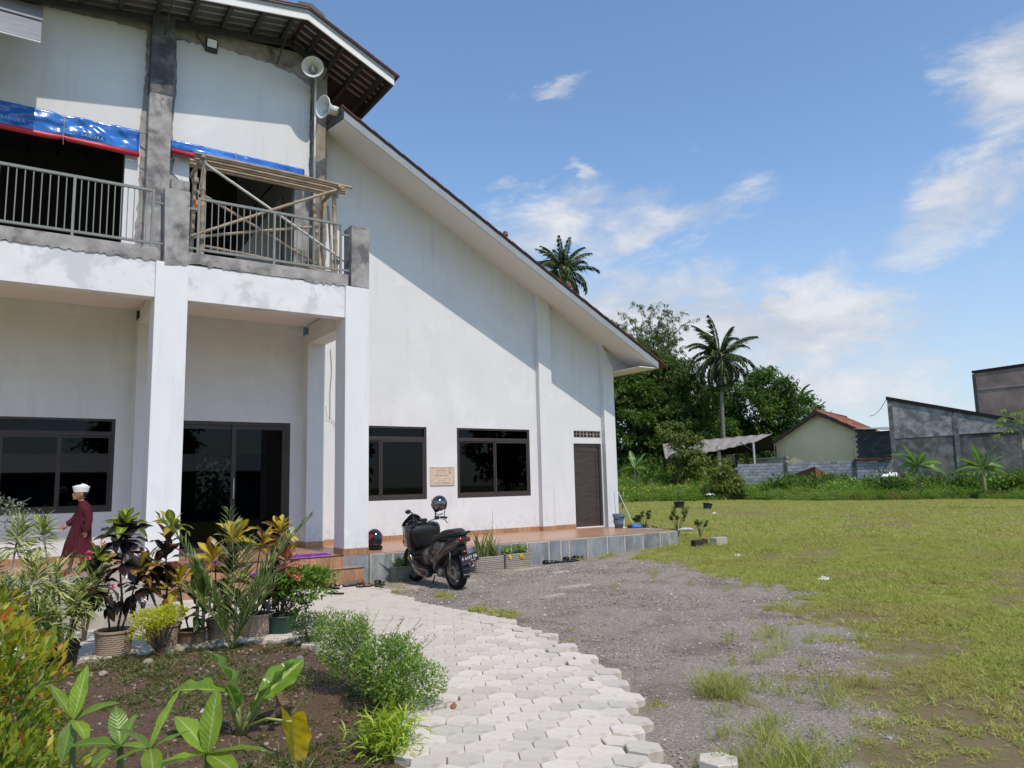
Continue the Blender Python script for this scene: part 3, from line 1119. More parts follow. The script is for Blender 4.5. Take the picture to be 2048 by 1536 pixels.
bpart(MB().box(XE - .05, XE, YM + .03, 22, ub(XE) - .0, ub(XE) + .16), 'eave_beam', steeldk, parent=mr)
bpart(MB().prism([(XR - .22, ub(XR) + .25), (XR + .05, ub(XR) + .25), (XR + .33, ub(XR) + .12), (XR + .33, ub(XR) + .20), (XR + .07, ub(XR) + .35), (XR - .2, ub(XR) + .32)], YM - .03, 22), 'ridge_cap', slatedk, parent=mr)

# ---- windows and doors
glass = bpy.data.materials.new('tinted_glass')
glass.use_nodes = True
t_ = glass.node_tree
t_.nodes.clear()
k = NT(t_)
fr = k.n('ShaderNodeFresnel')
fr.inputs[0].default_value = 1.52
tr_ = k.n('ShaderNodeBsdfTransparent')
tr_.inputs[0].default_value = (.13, .15, .15, 1)
gl_ = k.n('ShaderNodeBsdfGlossy')
gl_.inputs['Roughness'].default_value = .015
gl_.inputs[0].default_value = (.62, .68, .75, 1)
mx_ = k.n('ShaderNodeMixShader')
k.l(k.m('MULTIPLY_ADD', fr.outputs[0], .55, .0, clamp=True), mx_.inputs[0])
k.l(tr_.outputs[0], mx_.inputs[1])
k.l(gl_.outputs[0], mx_.inputs[2])
k.l(mx_.outputs[0], k.n('ShaderNodeOutputMaterial').inputs[0])
MATS['tinted_glass'] = glass


def window(x0, x1, z0, z1, mulls, tz=2.545, trans=True):
    yf, yb = YW + .012, YW + .075
    mb = MB()
    f = .055
    mb.box(x0 - .004, x0 + f, yf, yb, z0 + .0, z1)
    mb.box(x1 - f, x1 + .004, yf, yb, z0, z1)
    mb.box(x0 + f, x1 - f, yf, yb, z0 - .004, z0 + f * 1.5)
    mb.box(x0 + f, x1 - f, yf, yb, z1 - f * .8, z1 + .004)
    mb.box(x0 + f, x1 - f, yf + .004, yb, tz, tz + .075)
    w = bpart(mb, 'window', framem, bevel=.004)
    bpart(MB().box(x0 + f, x1 - f, yb - .02, yb - .012, tz + .07, z1 - .03), 'pane', glass, parent=w)
    xs = [x0 + f] + mulls + [x1 - f]
    for i, (a, b) in enumerate(zip(xs[:-1], xs[1:])):
        o_ = .0 if i % 2 else .018
        mb = MB()
        g = .035
        zz0, zz1 = z0 + f * 1.5, tz
        mb.box(a + .001, a + g, yf + .01 + o_, yf + .03 + o_, zz0 + .001, zz1 - .001)
        mb.box(b - g, b + (.02 if i < len(xs) - 2 else -.001), yf + .01 + o_, yf + .03 + o_, zz0 + .001, zz1 - .001)
        mb.box(a + g, b - g, yf + .01 + o_, yf + .03 + o_, zz0 + .001, zz0 + g)
        mb.box(a + g, b - g, yf + .01 + o_, yf + .03 + o_, zz1 - g, zz1 - .001)
        bpart(mb, 'sash', framem, parent=w)
        bpart(MB().box(a + g - .005, b - g + .005, yf + .018 + o_, yf + .024 + o_, zz0 + g - .005, zz1 - g + .005), 'pane', glass, parent=w)


window(-.9, 1.605, 1.235, 2.842, [-.06, .775])
window(5.71, 7.728, 1.264, 2.842, [6.65])
window(8.495, 10.51, 1.264, 2.842, [9.53])
# sliding glass door
mb = MB()
mb.box(2.42, 2.48, YW + .01, YW + .08, ZF, 2.85)
mb.box(4.63, 4.704, YW + .01, YW + .08, ZF, 2.85)
mb.box(2.48, 4.63, YW + .01, YW + .08, 2.78, 2.854)
mb.box(2.42, 4.70, YW - .012, YW + .1, ZF + .001, ZF + .016)
gd = bpart(mb, 'sliding_door', framem, bevel=.004)
for i, (a, b, o_) in enumerate(((2.48, 3.67, .024), (3.585, 4.63, .0))):
    mb = MB()
    g = .085
    z0, z1 = ZF + .02, 2.775
    for q in ((a, a + g, z0, z1), (b - g, b, z0, z1), (a + g, b - g, z0, z0 + .07), (a + g, b - g, z1 - .07, z1)):
        mb.box(q[0] + .001, q[1] - .001, YW + .014 + o_, YW + .034 + o_, q[2], q[3])
    leaf_ = bpart(mb, 'door_leaf', framem, parent=gd)
    bpart(MB().box(a + g, b - g, YW + .021 + o_, YW + .027 + o_, z0 + .07, z1 - .07), 'pane', glass, parent=gd)
bpart(MB().tube([(3.63, YW + .012, 1.78), (3.63, YW - .03, 1.77), (3.63, YW - .03, 1.41), (3.63, YW + .012, 1.40)], .013, 8), 'handle', galv, parent=gd, smooth=True)
# brown plank door
brown = mat('door_brown', (.062, .045, .038), .42, .3, 4., .001, 30., (.045, .032, .028), 2., stretch=(1, 1, 9), spec=.4)
mb = MB()
mb.box(11.852, 11.92, YW + .03, YW + .09, ZF, 2.53)
mb.box(12.69, 12.764, YW + .03, YW + .09, ZF, 2.53)
mb.box(11.92, 12.69, YW + .03, YW + .09, 2.45, 2.53)
dr = bpart(mb, 'door', framem, bevel=.003)
bpart(MB().box(11.921, 12.689, YW + .055, YW + .078, ZF + .012, 2.449), 'leaf', brown, parent=dr)
mb = MB()
for (a, b, c_, d_) in ((11.93, 12.02, .45, 2.43), (12.59, 12.68, .45, 2.43), (12.02, 12.59, .45, .56), (12.02, 12.59, 2.33, 2.43)):
    mb.box(a, b, YW + .045, YW + .056, c_, d_)
bpart(mb, 'stile', brown, parent=dr)
bpart(MB().box(11.86, 12.755, YW - .02, YW + .09, ZF + .001, ZF + .022), 'threshold', whitem, parent=dr)
# ventilation blocks
for i in range(4):
    xa = 11.873 + i * .22
    mb = MB()
    mb.box(xa + .002, xa + .218, YW + .008, YW + .06, 2.676, 2.69)
    mb.box(xa + .002, xa + .218, YW + .008, YW + .06, 2.832, 2.848)
    mb.box(xa + .002, xa + .218, YW + .008, YW + .06, 2.755, 2.772)
    for q in (0, .095, .198):
        mb.box(xa + .002 + q, xa + .02 + q, YW + .0085, YW + .0595, 2.69, 2.755)
        mb.box(xa + .002 + q, xa + .02 + q, YW + .0085, YW + .0595, 2.772, 2.832)
    bpart(mb, 'vent_block', rawtan)
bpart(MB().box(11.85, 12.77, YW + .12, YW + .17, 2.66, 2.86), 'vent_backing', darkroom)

# ---- railings
def railing(x0, x1, mid_, n0):
    mb = MB()
    mb.box(x0, x1, 12.39, 12.43, 6.20, 6.24)
    mb.box(x0, x1, 12.39, 12.43, 5.36, 5.395)
    r_ = bpart(mb, 'railing', railm)
    for xm in [x0 + .02, mid_, x1 - .02]:
        bpart(MB().box(xm - .018, xm + .018, 12.388, 12.432, 5.29, 6.201), 'rail_post', railm, parent=r_)
    for (xa, xb_) in ((x0 - .14, x0 + .01), (x1 - .01, x1 + .14)):
        for zz in (5.37, 6.02):
            bpart(MB().box(xa, xb_, 12.395, 12.425, zz, zz + .03), 'bracket', railm, parent=r_)
    for (a, b) in ((x0 + .02, mid_), (mid_, x1 - .02)):
        n = n0
        for i in range(1, n):
            xx = a + (b - a) * i / n
            bpart(MB().box(xx - .007, xx + .007, 12.403, 12.417, 5.394, 6.201), 'baluster', railm, parent=r_)


railing(-.60, 1.74, .655, 12)
railing(2.37, 4.80, 3.60, 12)
# ================================================================== things on the building
blue = mat('tarp_blue', (.012, .13, .50), .22, .12, 6., .004, 9., (.03, .22, .66), 2.5, .5, .65, spec=.6, coat=.4)
redp = mat('hem_red', (.55, .035, .05), .4, .1, 8., spec=.45)
silver = mat('print_silver', (.28, .42, .60), .5, .05)
rope = mat('rope', (.35, .32, .27), .8, .2)
blackm = mat('black_plastic', (.012, .012, .013), .42, .2, 10., spec=.45)
rubber = mat('rubber', (.014, .014, .014), .8, .2, 20., spec=.25)


def text_mesh(body, size, ext=.001, align='LEFT', spacing=1.0):
    cu = bpy.data.curves.new('txt', 'FONT')
    cu.body = body
    cu.size = size
    cu.extrude = ext
    cu.align_x = align
    cu.space_character = spacing
    cu.resolution_u = 2
    o = bpy.data.objects.new('txt', cu)
    COL.objects.link(o)
    dg = bpy.context.evaluated_depsgraph_get()
    me = bpy.data.meshes.new_from_object(o.evaluated_get(dg))
    bpy.data.objects.remove(o)
    return me


def lettering(name, body, size, mtl, parent, loc, rot, ext=.001, align='LEFT', spacing=1.0):
    me = text_mesh(body, size, ext, align, spacing)
    me.materials.clear()
    me.materials.append(mtl)
    o = link(name, me, parent)
    o.location = loc
    o.rotation_euler = rot
    return o


def tarp(x0, x1, ztop, zbot, y, fold, seed, nz=16):
    """crumpled sheet hanging in front of the wall"""
    nx = 70
    V, Q = [], []
    for j in range(nz + 1):
        for i in range(nx + 1):
            s_, t_ = i / nx, j / nz
            x = x0 + (x1 - x0) * s_
            zt = ztop(s_)
            zb = zbot(s_)
            z = zt + (zb - zt) * t_
            a = mnoise.noise((x * 2.3 + seed, z * 5, seed)) * fold + mnoise.noise((x * 7 + seed, z * 9, 3)) * fold * .5
            a += abs(mnoise.noise((x * 3.3 + z * 4, seed, 1))) * fold * .8
            V.append((x, y - .02 - a * (.35 + .65 * math.sin(PI * t_)), z + mnoise.noise((x * 9, 0, seed)) * .012 * (1 - t_)))
    for j in range(nz):
        for i in range(nx):
            a = j * (nx + 1) + i
            Q.append((a, a + 1, a + nx + 2, a + nx + 1))
    me = mesh_np('sheet', V, Q, blue, smooth=True)
    o = link('sheet', me)
    s = o.modifiers.new('solid', 'SOLIDIFY')
    s.thickness = .003
    return o


def gathered(parent, x, y, z0, z1):
    o = MB().tube([(x, y - .05, z1 + .02), (x + .006, y - .075, (z0 + z1) / 2), (x, y - .09, z0 - .03), (x + .01, y - .05, z0 - .12)], .006, 6).build('tie_cord', rope, parent)
    return o


t1 = thing('tarpaulin_blind', 'wide blue tarpaulin blind with red hem above the left balcony opening', 'tarpaulin', (0, 0, 0), group='rolled blue tarpaulin blinds on the balcony')


def pinch(s_, x0, x1, xp, amt):
    x = x0 + (x1 - x0) * s_
    return amt * math.exp(-((x - xp) / .12) ** 2)


sh = tarp(-2.2, 1.765, lambda s: 8.20 - pinch(s, -2.2, 1.765, .56, .03), lambda s: 7.78 + pinch(s, -2.2, 1.765, .56, .04), 14.76, .06, 3.)
sh.parent = t1
MB().tube([(-2.2, 14.71, 7.74), (-.4, 14.70, 7.735), (.3, 14.70, 7.73), (.50, 14.71, 7.745), (.56, 14.715, 7.775), (.62, 14.71, 7.745), (1.1, 14.70, 7.735), (1.77, 14.71, 7.72)],
          [.05, .05, .05, .045, .026, .045, .05, .05], 12).build('red_hem', redp, t1, smooth=True)
gathered(t1, .56, 14.76, 7.75, 8.15)
MB().tube([(1.70, 14.74, 8.165), (1.90, 14.66, 8.15)], .012, 6).build('hanging_bar', rope, t1)
MB().tube([(1.76, 14.71, 7.73), (1.89, 14.70, 7.72)], .008, 6).build('hanging_bar', galv, t1)
for (lx, lz) in ((.83, 7.835), (-.36, 7.86)):
    lettering('lettering', 'SAKURA', .085, silver, t1, (lx, 14.655, lz), (PI / 2, .03, 0), spacing=1.15)
    sw = MB()
    for q in range(2):
        sw.tube([(lx - .17 + .11 * math.cos(a) * (1 - .2 * q), 14.655, lz + .035 + .045 * math.sin(a) * (1 - .25 * q)) for a in [.5 + .35 * i for i in range(14)]], .0045, 5)
    sw.build('swirl_mark', silver, t1)

t2 = thing('tarpaulin_blind', 'narrow tightly rolled blue tarpaulin blind above the bamboo scaffold', 'tarpaulin', (0, 0, 0), group='rolled blue tarpaulin blinds on the balcony')
sh = tarp(2.30, 4.87, lambda s: 8.17 - .03 * s, lambda s: 7.99 - .06 * s, 14.76, .03, 11., 8)
sh.parent = t2
MB().tube([(2.30, 14.66, 7.985), (2.9, 14.655, 7.97), (3.47, 14.66, 7.955), (4.1, 14.655, 7.93), (4.875, 14.66, 7.90)], [.065, .075, .068, .08, .08], 16).build('roll', blue, t2, smooth=True)
MB().tube([(2.30, 14.635, 7.905), (2.9, 14.625, 7.885), (3.47, 14.64, 7.875), (3.95, 14.66, 7.855)], [.048, .048, .04, .012], 10).build('red_hem', redp, t2, smooth=True)
gathered(t2, 3.47, 14.70, 7.9, 8.12)
for q in range(3):
    MB().lathe([(.03, 0), (.045, .02), (.03, .04)], (4.90 + q * .035, 14.65, 7.90 + .02 * (q % 2)), 8, (1, 0, 0)).build('end_knot', blackm, t2)
lettering('lettering', 'SAKURA', .05, silver, t2, (4.0, 14.577, 7.93), (PI / 2, .02, 0))

# corrugated canopy at the top left
cano = thing('metal_canopy', 'corrugated metal sheet canopy at the top left of the white wall', 'canopy', (-1, 14.0, 9.4))
def canopy_sheet(x0, x1, y0, z0, y1, z1, nm):
    n = int((x1 - x0) / .02)
    V, Q = [], []
    rows = 26
    for j in range(rows + 1):
        t = j / rows
        for i in (0, 1):
            x = (x0, x1)[i]
            off = .02 * math.sin(t * 5 * 2 * PI)
            V.append((x + 1, y0 + (y1 - y0) * t - 14.0 - off * .7, z0 + (z1 - z0) * t - 9.4 + off * .7))
    for j in range(rows):
        Q.append((2 * j, 2 * j + 1, 2 * j + 3, 2 * j + 2))
    o = link(nm, mesh_np(nm, V, Q, galvw, smooth=True), cano)
    s = o.modifiers.new('solid', 'SOLIDIFY')
    s.thickness = .004
galvw = mat('zinc_sheet', (.50, .50, .50), .38, .12, 2., .003, 6., (.36, .35, .34), 1.6, .45, .7, metal=.35, stretch=(.4, 3, 3))
canopy_sheet(-4.5, .132, 13.2, 8.62, 14.0, 9.42, 'metal_sheet')
canopy_sheet(-4.5, .150, 13.95, 9.40, 14.80, 10.14, 'metal_sheet')
MB().tube([(-3.5, -.8 + .0, -.80), (1.13, -.8, -.80)], .012, 6).build('edge_bar', whitem, cano)
for xb in (-1.2,):
    MB().tube([(xb, -.75, -.76), (xb, .80, .70)], .015, 6).build('support_bar', steeldk, cano)

# floodlight
fl_ = thing('floodlight', 'small square black floodlight fixed high under the roof', 'floodlight', (2.98, 14.83, 10.32))
MB().box(-.115, .115, -.10, -.04, -.13, .13).build('housing', blackm, fl_, bevel=.012)
MB().box(-.088, .088, -.104, -.1005, -.04, .11).build('reflector', mat('lamp_reflector', (.62, .62, .58), .25, .1, 30., metal=.3), fl_)
MB().box(-.03, .03, -.04, .0, -.03, .03).build('bracket', blackm, fl_)
MB().tube([(.0, -.05, -.12), (-.12, -.02, -.10), (-.16, -.01, .02), (-.3, 0, .14)], .006, 5).build('cable', rubber, fl_)
for o in fl_.children:
    pass
fl_.rotation_euler = (.25, 0, 0)

# horn loudspeakers
hornm = mat('horn_cream', (.62, .60, .54), .45, .06, 4., spec=.4)
horng = mat('horn_white', (.70, .71, .70), .4, .05, 4., spec=.4)


def horn(label, loc, d, R, mtl, group='horn loudspeakers on the corner of the building'):
    """bell mouth towards d"""
    t = thing('horn_loudspeaker', label, 'loudspeaker', loc, 0, group)
    d = Vector(d).normalized()
    n = 32
    prof = [(R, 0), (R * 1.03, -.008), (R * 1.02, -.02), (R * .84, -.05), (R * .62, -.11), (R * .46, -.18), (R * .38, -.24), (R * .37, -.27)]
    MB().lathe(prof + [(R * .33, -.262), (R * .42, -.17), (R * .58, -.10), (R * .80, -.04), (R * .97, -.004), (R, 0)], (0, 0, 0), n, d, caps=False).build('bell', mtl, t, smooth=True)
    MB().lathe([(.001, -.02), (R * .10, -.03), (R * .13, -.07), (R * .2, -.2), (R * .24, -.26)], (0, 0, 0), 16, d, caps=False).build('inner_cone', mtl, t, smooth=True)
    MB().lathe([(R * .37, -.25), (R * .42, -.27), (R * .42, -.36), (R * .30, -.40), (.001, -.41)], (0, 0, 0), 20, d).build('driver', hornm, t, smooth=True)
    s = d.cross(Vector((0, 0, 1))).normalized()
    p = -d * .30
    MB().tube([p + s * R * .46, p + s * R * .52 - d * .08, p + s * R * .2 - d * .20 + Vector((0, .0, .02)), p - s * R * .3 - d * .2, p - s * R * .52 - d * .08, p - s * R * .46], .010, 6).build('u_bracket', galv, t)
    return t


horn('cream horn loudspeaker facing outward, the upper one under the roof corner', (4.80, 14.10, 10.09), (-.42, -1, -.12), .215, hornm)
horn('white horn loudspeaker turned to the left beside the grey roof end', (4.93, 13.86, 9.15), (-1, -.30, -.10), .225, horng)
MB().tube([(5.0, 14.2, 9.2), (5.1, 14.5, 9.4), (5.12, 14.58, 9.5)], .012, 6).build('speaker_arm', galv, None)
bpy.data.objects['speaker_arm'].parent = bld
bpy.data.objects['speaker_arm'].matrix_parent_inverse = Matrix.Translation(-Vector((4, 14.8, ZF)))
cb = MB().tube([(5.31, 14.58, 10.2), (5.33, 14.56, 9.8), (5.36, 14.5, 9.5), (5.32, 14.58, 9.35)], .006, 5)
bpart(cb, 'cable', rubber)
# thin loose wires beside the corner column
bpart(MB().tube([(5.50, YW - .02, 4.4), (5.53, YW - .03, 4.0), (5.50, YW - .02, 3.5), (5.505, YW - .02, 3.0), (5.50, YW - .02, 2.95)], .005, 5)
      .tube([(5.33, 14.6, 3.18), (5.42, YW - .05, 3.02), (5.58, YW - .03, 2.9), (5.65, YW - .03, 2.7)], .004, 5), 'wire', steeldk)

# bamboo scaffold on the balcony
bam = mat('bamboo_dry', (.36, .28, .19), .55, .25, 5., .001, 30., (.22, .17, .12), 3., .5, .7, rnd=.14, stretch=(1, 1, 1))
bamg = mat('bamboo_grey', (.50, .48, .45), .6, .15, 5., rnd=.1)
sc = thing('bamboo_scaffold', 'bamboo pole scaffold with a pole platform standing on the balcony', 'scaffold', (3.9, 13.6, 5.24))
OX = Vector((3.9, 13.6, 5.24))


def pole(a, b, r_, mtl=bam, name='pole'):
    a, b = Vector(a) - OX, Vector(b) - OX
    L_ = (b - a).length
    n = max(3, int(L_ / .28))
    pts, rr = [], []
    d = (b - a) / n
    for i in range(n):
        p = a + d * i
        bend = Vector((0, 0, math.sin(i / n * PI) * .012))
        pts += [p + bend, p + bend + d * .06, p + bend + d * .94]
        rr += [r_ * 1.16, r_ * 1.0, r_ * .98]
    pts.append(b)
    rr.append(r_ * 1.1)
    MB().tube(pts, rr, 9).build(name, mtl, sc, smooth=True)


ZB = 5.24
for (a, b, r_) in (((2.62, 13.25, ZB), (2.60, 13.22, 7.28), .042), ((2.58, 14.0, ZB), (2.62, 14.02, 7.40), .040), ((5.04, 13.3, ZB), (4.97, 13.28, 7.18), .042), ((5.02, 14.05, ZB), (5.0, 14.05, 7.35), .036), ((4.94, 13.7, ZB), (4.78, 13.9, 7.1), .03), ((5.22, 13.9, ZB), (4.97, 13.6, 7.0), .024)):
    pole(a, b, r_, name='upright')
for i in range(6):
    yy = 13.12 + i * .12
    pole((2.42 + .03 * (i % 3), yy, 7.285 + .012 * (i % 2)), (5.28 - .05 * ((i * 2) % 3), yy + .02, 7.26 + .01 * (i % 2)), .028, name='platform_pole')
pole((2.56, 13.05, 7.22), (2.56, 14.1, 7.24), .035, name='cross_pole')
pole((5.0, 13.05, 7.20), (5.02, 14.1, 7.22), .035, name='cross_pole')
pole((2.53, 13.17, 7.20), (5.2, 13.2, 5.78), .024, bamg, 'brace')
pole((2.42, 13.16, 5.82), (5.12, 13.14, 7.23), .028, bam, 'brace')
pole((2.60, 14.05, 7.0), (5.03, 14.1, 5.9), .026, bam, 'brace')
pole((2.50, 14.0, 6.05), (5.06, 14.0, 6.72), .028, bam, 'brace')
pole((2.60, 13.28, 5.73), (5.05, 13.6, 5.66), .026, bam, 'ledger')
for (x_, y_, z_) in ((2.60, 13.2, 7.18), (2.6, 13.2, 5.85), (4.99, 13.24, 7.14), (2.62, 14.0, 7.15), (5.03, 13.3, 5.8)):
    MB().lathe([(.05, -.05), (.062, -.03), (.064, .03), (.05, .05)], Vector((x_, y_, z_)) - OX, 9).build('lashing', rope, sc)
MB().tube([Vector(p) - OX for p in ((2.58, 13.12, 7.15), (2.53, 13.08, 6.8), (2.50, 13.08, 6.55), (2.5, 13.08, 6.42))], .006, 5).build('hanging_rope', rope, sc)
MB().tube([Vector(p) - OX for p in ((2.60, 13.12, 7.2), (2.585, 13.08, 6.9), (2.51, 13.08, 6.55))], .004, 5).build('hanging_rope', rope, sc)
hb = thing('plastic_tool', 'short orange plastic tool hanging from a rope on the bamboo scaffold', 'tool', (2.49, 13.06, 6.33))
MB().lathe([(.022, -.10), (.034, -.085), (.034, .07), (.02, .09), (.012, .11)], (0, 0, 0), 12).build('body', mat('orange_plastic', (.75, .20, .02), .4, .1), hb, smooth=True)
MB().lathe([(.036, -.02), (.038, -.015), (.038, .015), (.036, .02)], (0, 0, 0), 12).build('band', redp, hb)

# plaque between the windows
plq = thing('plaque', 'cream stone plaque with arabic lines on the white wall between two windows', 'plaque', (8.11, YW - .002, 1.765))
plm = mat('plaque_stone', (.62, .50, .38), .5, .07, 9., .0004, 60., (.68, .575, .46), 4., spec=.35)
ink = mat('plaque_ink', (.10, .075, .06), .6)
inkl = mat('plaque_ink_light', (.24, .17, .13), .6)
MB().box(-.308, .308, -.022, 0, -.208, .208).build('slab', plm, plq, bevel=.006)
bd = MB()
for (a, b, c_, d_) in ((-.265, .265, .168, .173), (-.265, .265, -.173, -.168), (-.272, -.267, -.16, .16), (.267, .272, -.16, .16)):
    bd.box(a, b, -.0245, -.0215, c_, d_)
bd.build('border_line', inkl, plq)
lettering('lettering', 'بئر حسنات', .062, ink, plq, (-.03, -.0235, .004), (PI / 2, 0, 0), .0006, 'CENTER')
rs = random.Random(4)
for (zz, wd_, h_, rr_, mt) in ((.125, .30, .013, .0030, ink), (.085, .25, .011, .0026, inkl), (-.062, .38, .007, .0022, inkl), (-.104, .17, .007, .0022, inkl), (-.145, .38, .007, .0022, inkl)):
    sq = MB()
    x_ = -.03 - wd_ / 2
    while x_ < -.03 + wd_ / 2:
        L_ = rs.uniform(.02, .05)
        n_ = max(3, int(L_ / .006))
        sq.tube([(x_ + L_ * i / n_, -.024, zz + rs.uniform(-.3, 1.) * h_ * (i % 2)) for i in range(n_ + 1)], rr_, 4)
        x_ += L_ + .008
    sq.build('script_line', mt, plq)
em = MB()
em.tube([(.185 + .036 * math.cos(a), -.024, .105 + .036 * math.sin(a)) for a in [2 * PI * i / 18 for i in range(19)]], .0028, 5)
em.tube([(.185, -.024, .125), (.182, -.024, .105), (.19, -.024, .085)], .004, 5)
em.tube([(.155, -.024, .056), (.215, -.024, .056)], .004, 5)
em.build('round_emblem', inkl, plq)
for sx in (-.26, .21):
    MB().lathe([(.006, 0), (.008, .004), (.004, .01)], (sx, -.022, .195), 8, (0, -1, 0)).build('screw', inkl, plq)

# ---------------------------------------------------------------- doormats
purp = mat('mat_purple', (.30, .05, .46), .95, .3, 30., .004, 80.)
for (lx, ly, lz, rz, lab, wd) in ((4.36, 12.66, ZF, .05, 'shaggy purple doormat on the top step beside the corner column', .70), (2.72, 12.62, ZF, -.03, 'shaggy purple doormat on the top step near the left column', .6), (3.4, 12.14, .235, .02, 'shaggy purple doormat lying on the lower step behind the crotons', .5)):
    d_ = thing('doormat', lab, 'doormat', (lx, ly, lz), rz, 'purple doormats on the steps')
    dpth = .30 if lz > .3 else .22
    MB().box(-wd / 2, wd / 2, -dpth / 2, dpth / 2, 0, .012).build('backing', purp, d_)
    P = np.stack([rng.uniform(-wd / 2, wd / 2, 1400), rng.uniform(-dpth / 2, dpth / 2, 1400), np.full(1400, .008)], 1)
    D = rng.normal(size=(1400, 3)) * [.8, .8, .2] + [0, 0, .8]
    V, Q, T = leaves_np(P, D, .03, .006, rng.random(1400))
    tag(link('pile', mesh_np('pile', V, Q, purp), d_), kind='stuff')

# ---------------------------------------------------------------- bucket, mop, small things by the corner
blu2 = mat('bucket_blue_grey', (.13, .20, .27), .4, .08, 5., spec=.45)
bk = thing('bucket', 'blue grey plastic bucket standing at the corner of the white building', 'bucket', (12.56, 14.05, ZF))
MB().lathe([(.105, 0), (.135, .27), (.15, .275), (.152, .30), (.145, .325), (.153, .335), (.150, .345), (.140, .34), (.13, .30), (.10, .02), (.001, .02)], (0, 0, 0), 24).build('body', blu2, bk, smooth=True)
MB().tube([(.149 * math.cos(a), .149 * math.sin(a), .31 - .10 * abs(math.sin(a / 1))) for a in [PI + PI * i / 12 for i in range(13)]], .004, 6).build('bail_handle', galv, bk)
MB().lathe([(.1265, .10), (.1375, .20), (.1385, .20), (.1275, .10)], (0, 0, 0), 40, caps=False).build('band', blu2, bk)
lb = MB()
for a0 in np.linspace(-.3, .15, 6):
    pass
lb.add([((.1195 + .11 * z_) * math.sin(a), -(.1195 + .11 * z_) * math.cos(a), z_) for z_ in (.06, .22) for a in (.25, .35, .45, .55, .62)], [(i, i + 1, i + 6, i + 5) for i in range(4)])
lb.build('paper_sticker', whitem, bk)
mop = thing('mop', 'white handled mop with blue head leaning on the corner of the white building', 'mop', (13.02, 13.98, ZF))
MB().tube([(-.42, .1, .86), (-.40, .1, .84), (-.1, .02, .16), (-.05, .0, .07)], .011, 8).build('handle', whitem, mop, smooth=True)
mopb = mat('mop_blue', (.05, .17, .55), .8, .2, 20.)
MB().lathe([(.02, .09), (.06, .07), (.15, .035), (.19, 0)], (0, 0, 0), 20).build('head', mopb, mop, smooth=True)
P = np.zeros((500, 3)); aa = rng.uniform(0, 2 * PI, 500); rr_ = rng.uniform(.02, .17, 500)
P[:, 0] = np.cos(aa) * rr_; P[:, 1] = np.sin(aa) * rr_; P[:, 2] = .08 - rr_ * .35
D = np.stack([np.cos(aa), np.sin(aa), np.full(500, -.25)], 1)
V, Q, T = leaves_np(P, D, .06, .008, aa)
tag(link('strands', mesh_np('strands', V, Q, mopb), mop), kind='stuff')
br = thing('broom', 'thin broom handle standing inside the blue grey bucket', 'broom', (12.53, 14.10, ZF))
MB().tube([(0, 0, .03), (-.03, .02, .88)], .006, 8).build('handle', mat('broom_blue', (.22, .33, .47), .5), br)
MB().lathe([(.03, .03), (.05, .02), (.03, .14)], (0, 0, 0), 10).build('bristles', blackm, br)
for (lx, ly, r_, mt, lab) in ((12.52, 13.84, .028, whitem, 'small white ball on the tiles in front of the bucket'), (12.74, 13.86, .055, blackm, 'small black pouch on the tiles right of the bucket'), (13.10, 13.72, .05, blackm, 'crumpled black cloth at the tip of the mop head')):
    MBo = MB().ell((0, 0, 0), (r_ * (1.3 if mt is blackm else 1), r_, r_ * .8), 12, 8)
    o = MBo.build('pouch' if mt is blackm else 'ball', mt, None, smooth=True, loc=(lx, ly, ZF + r_ * .8))
    tag(o, lab, 'ball' if mt is whitem else 'cloth')

# ---------------------------------------------------------------- footwear
def shoe(label, x, y, rz, style, mtl, z=None, flip=0, L_=.27):
    t = thing('sandal' if style != 'shoe' else 'shoe', label, 'sandal' if style != 'shoe' else 'shoe', (x, y, float(gz(x, y)) + (.0 if z is None else z)), rz, 'footwear left in front of the steps')
    n = 20
    sole = []
    for i in range(n):
        a = 2 * PI * i / n
        u = math.cos(a)
        w = (.046 + .012 * max(u, 0) - .010 * math.exp(-((u + .05) / .35) ** 2)) * math.sin(a)
        sole.append((w, u * L_ / 2))
    MB().prism(sole, 0, .022, 'z').build('sole', rubber, t, bevel=.004)
    MB().prism([(p[0] * .9, p[1] * .95) for p in sole], .0225, .027, 'z').build('footbed', mtl, t)
    if style == 'slide':
        V, F = [], []
        for j in range(2):
            for i in range(9):
                a = PI * i / 8
                V.append((-.052 * math.cos(a), .02 + j * .085, .022 + .058 * math.sin(a)))
        F = [(i, i + 1, i + 10, i + 9) for i in range(8)]
        o = MB().add(V, F).build('strap', blackm, t, smooth=True)
        s = o.modifiers.new('s', 'SOLIDIFY'); s.thickness = .006
        MB().tube([(-.046, -.03, .03), (-.042, -.08, .05), (0, -.12, .062), (.042, -.08, .05), (.046, -.03, .03)], .008, 6).build('heel_strap', blackm, t, smooth=True)
    elif style == 'flip':
        MB().tube([(-.045, -.01, .028), (-.03, .05, .05), (0, .085, .028), (.03, .05, .05), (.045, -.01, .028)], .007, 6).build('thong_strap', blackm, t, smooth=True)
    else:
        V, F = [], []
        prof = [(-.13, .066, .034), (-.10, .07, .042), (-.03, .06, .044), (.03, .052, .046), (.09, .042, .044), (.125, .03, .03), (.135, .026, .006)]
        m_ = 9
        for (yy, h, w) in prof:
            for i in range(m_):
                a = PI * i / (m_ - 1)
                V.append((-w * math.cos(a), yy, .02 + h * math.sin(a) ** .7))
        for j in range(len(prof) - 1):
            for i in range(m_ - 1):
                if j < 2 and 3 <= i <= 4:
                    continue
                F.append((j * m_ + i, j * m_ + i + 1, (j + 1) * m_ + i + 1, (j + 1) * m_ + i))
        o = MB().add(V, F).build('upper', mtl, t, smooth=True)
        s = o.modifiers.new('s', 'SOLIDIFY'); s.thickness = .005
    return t


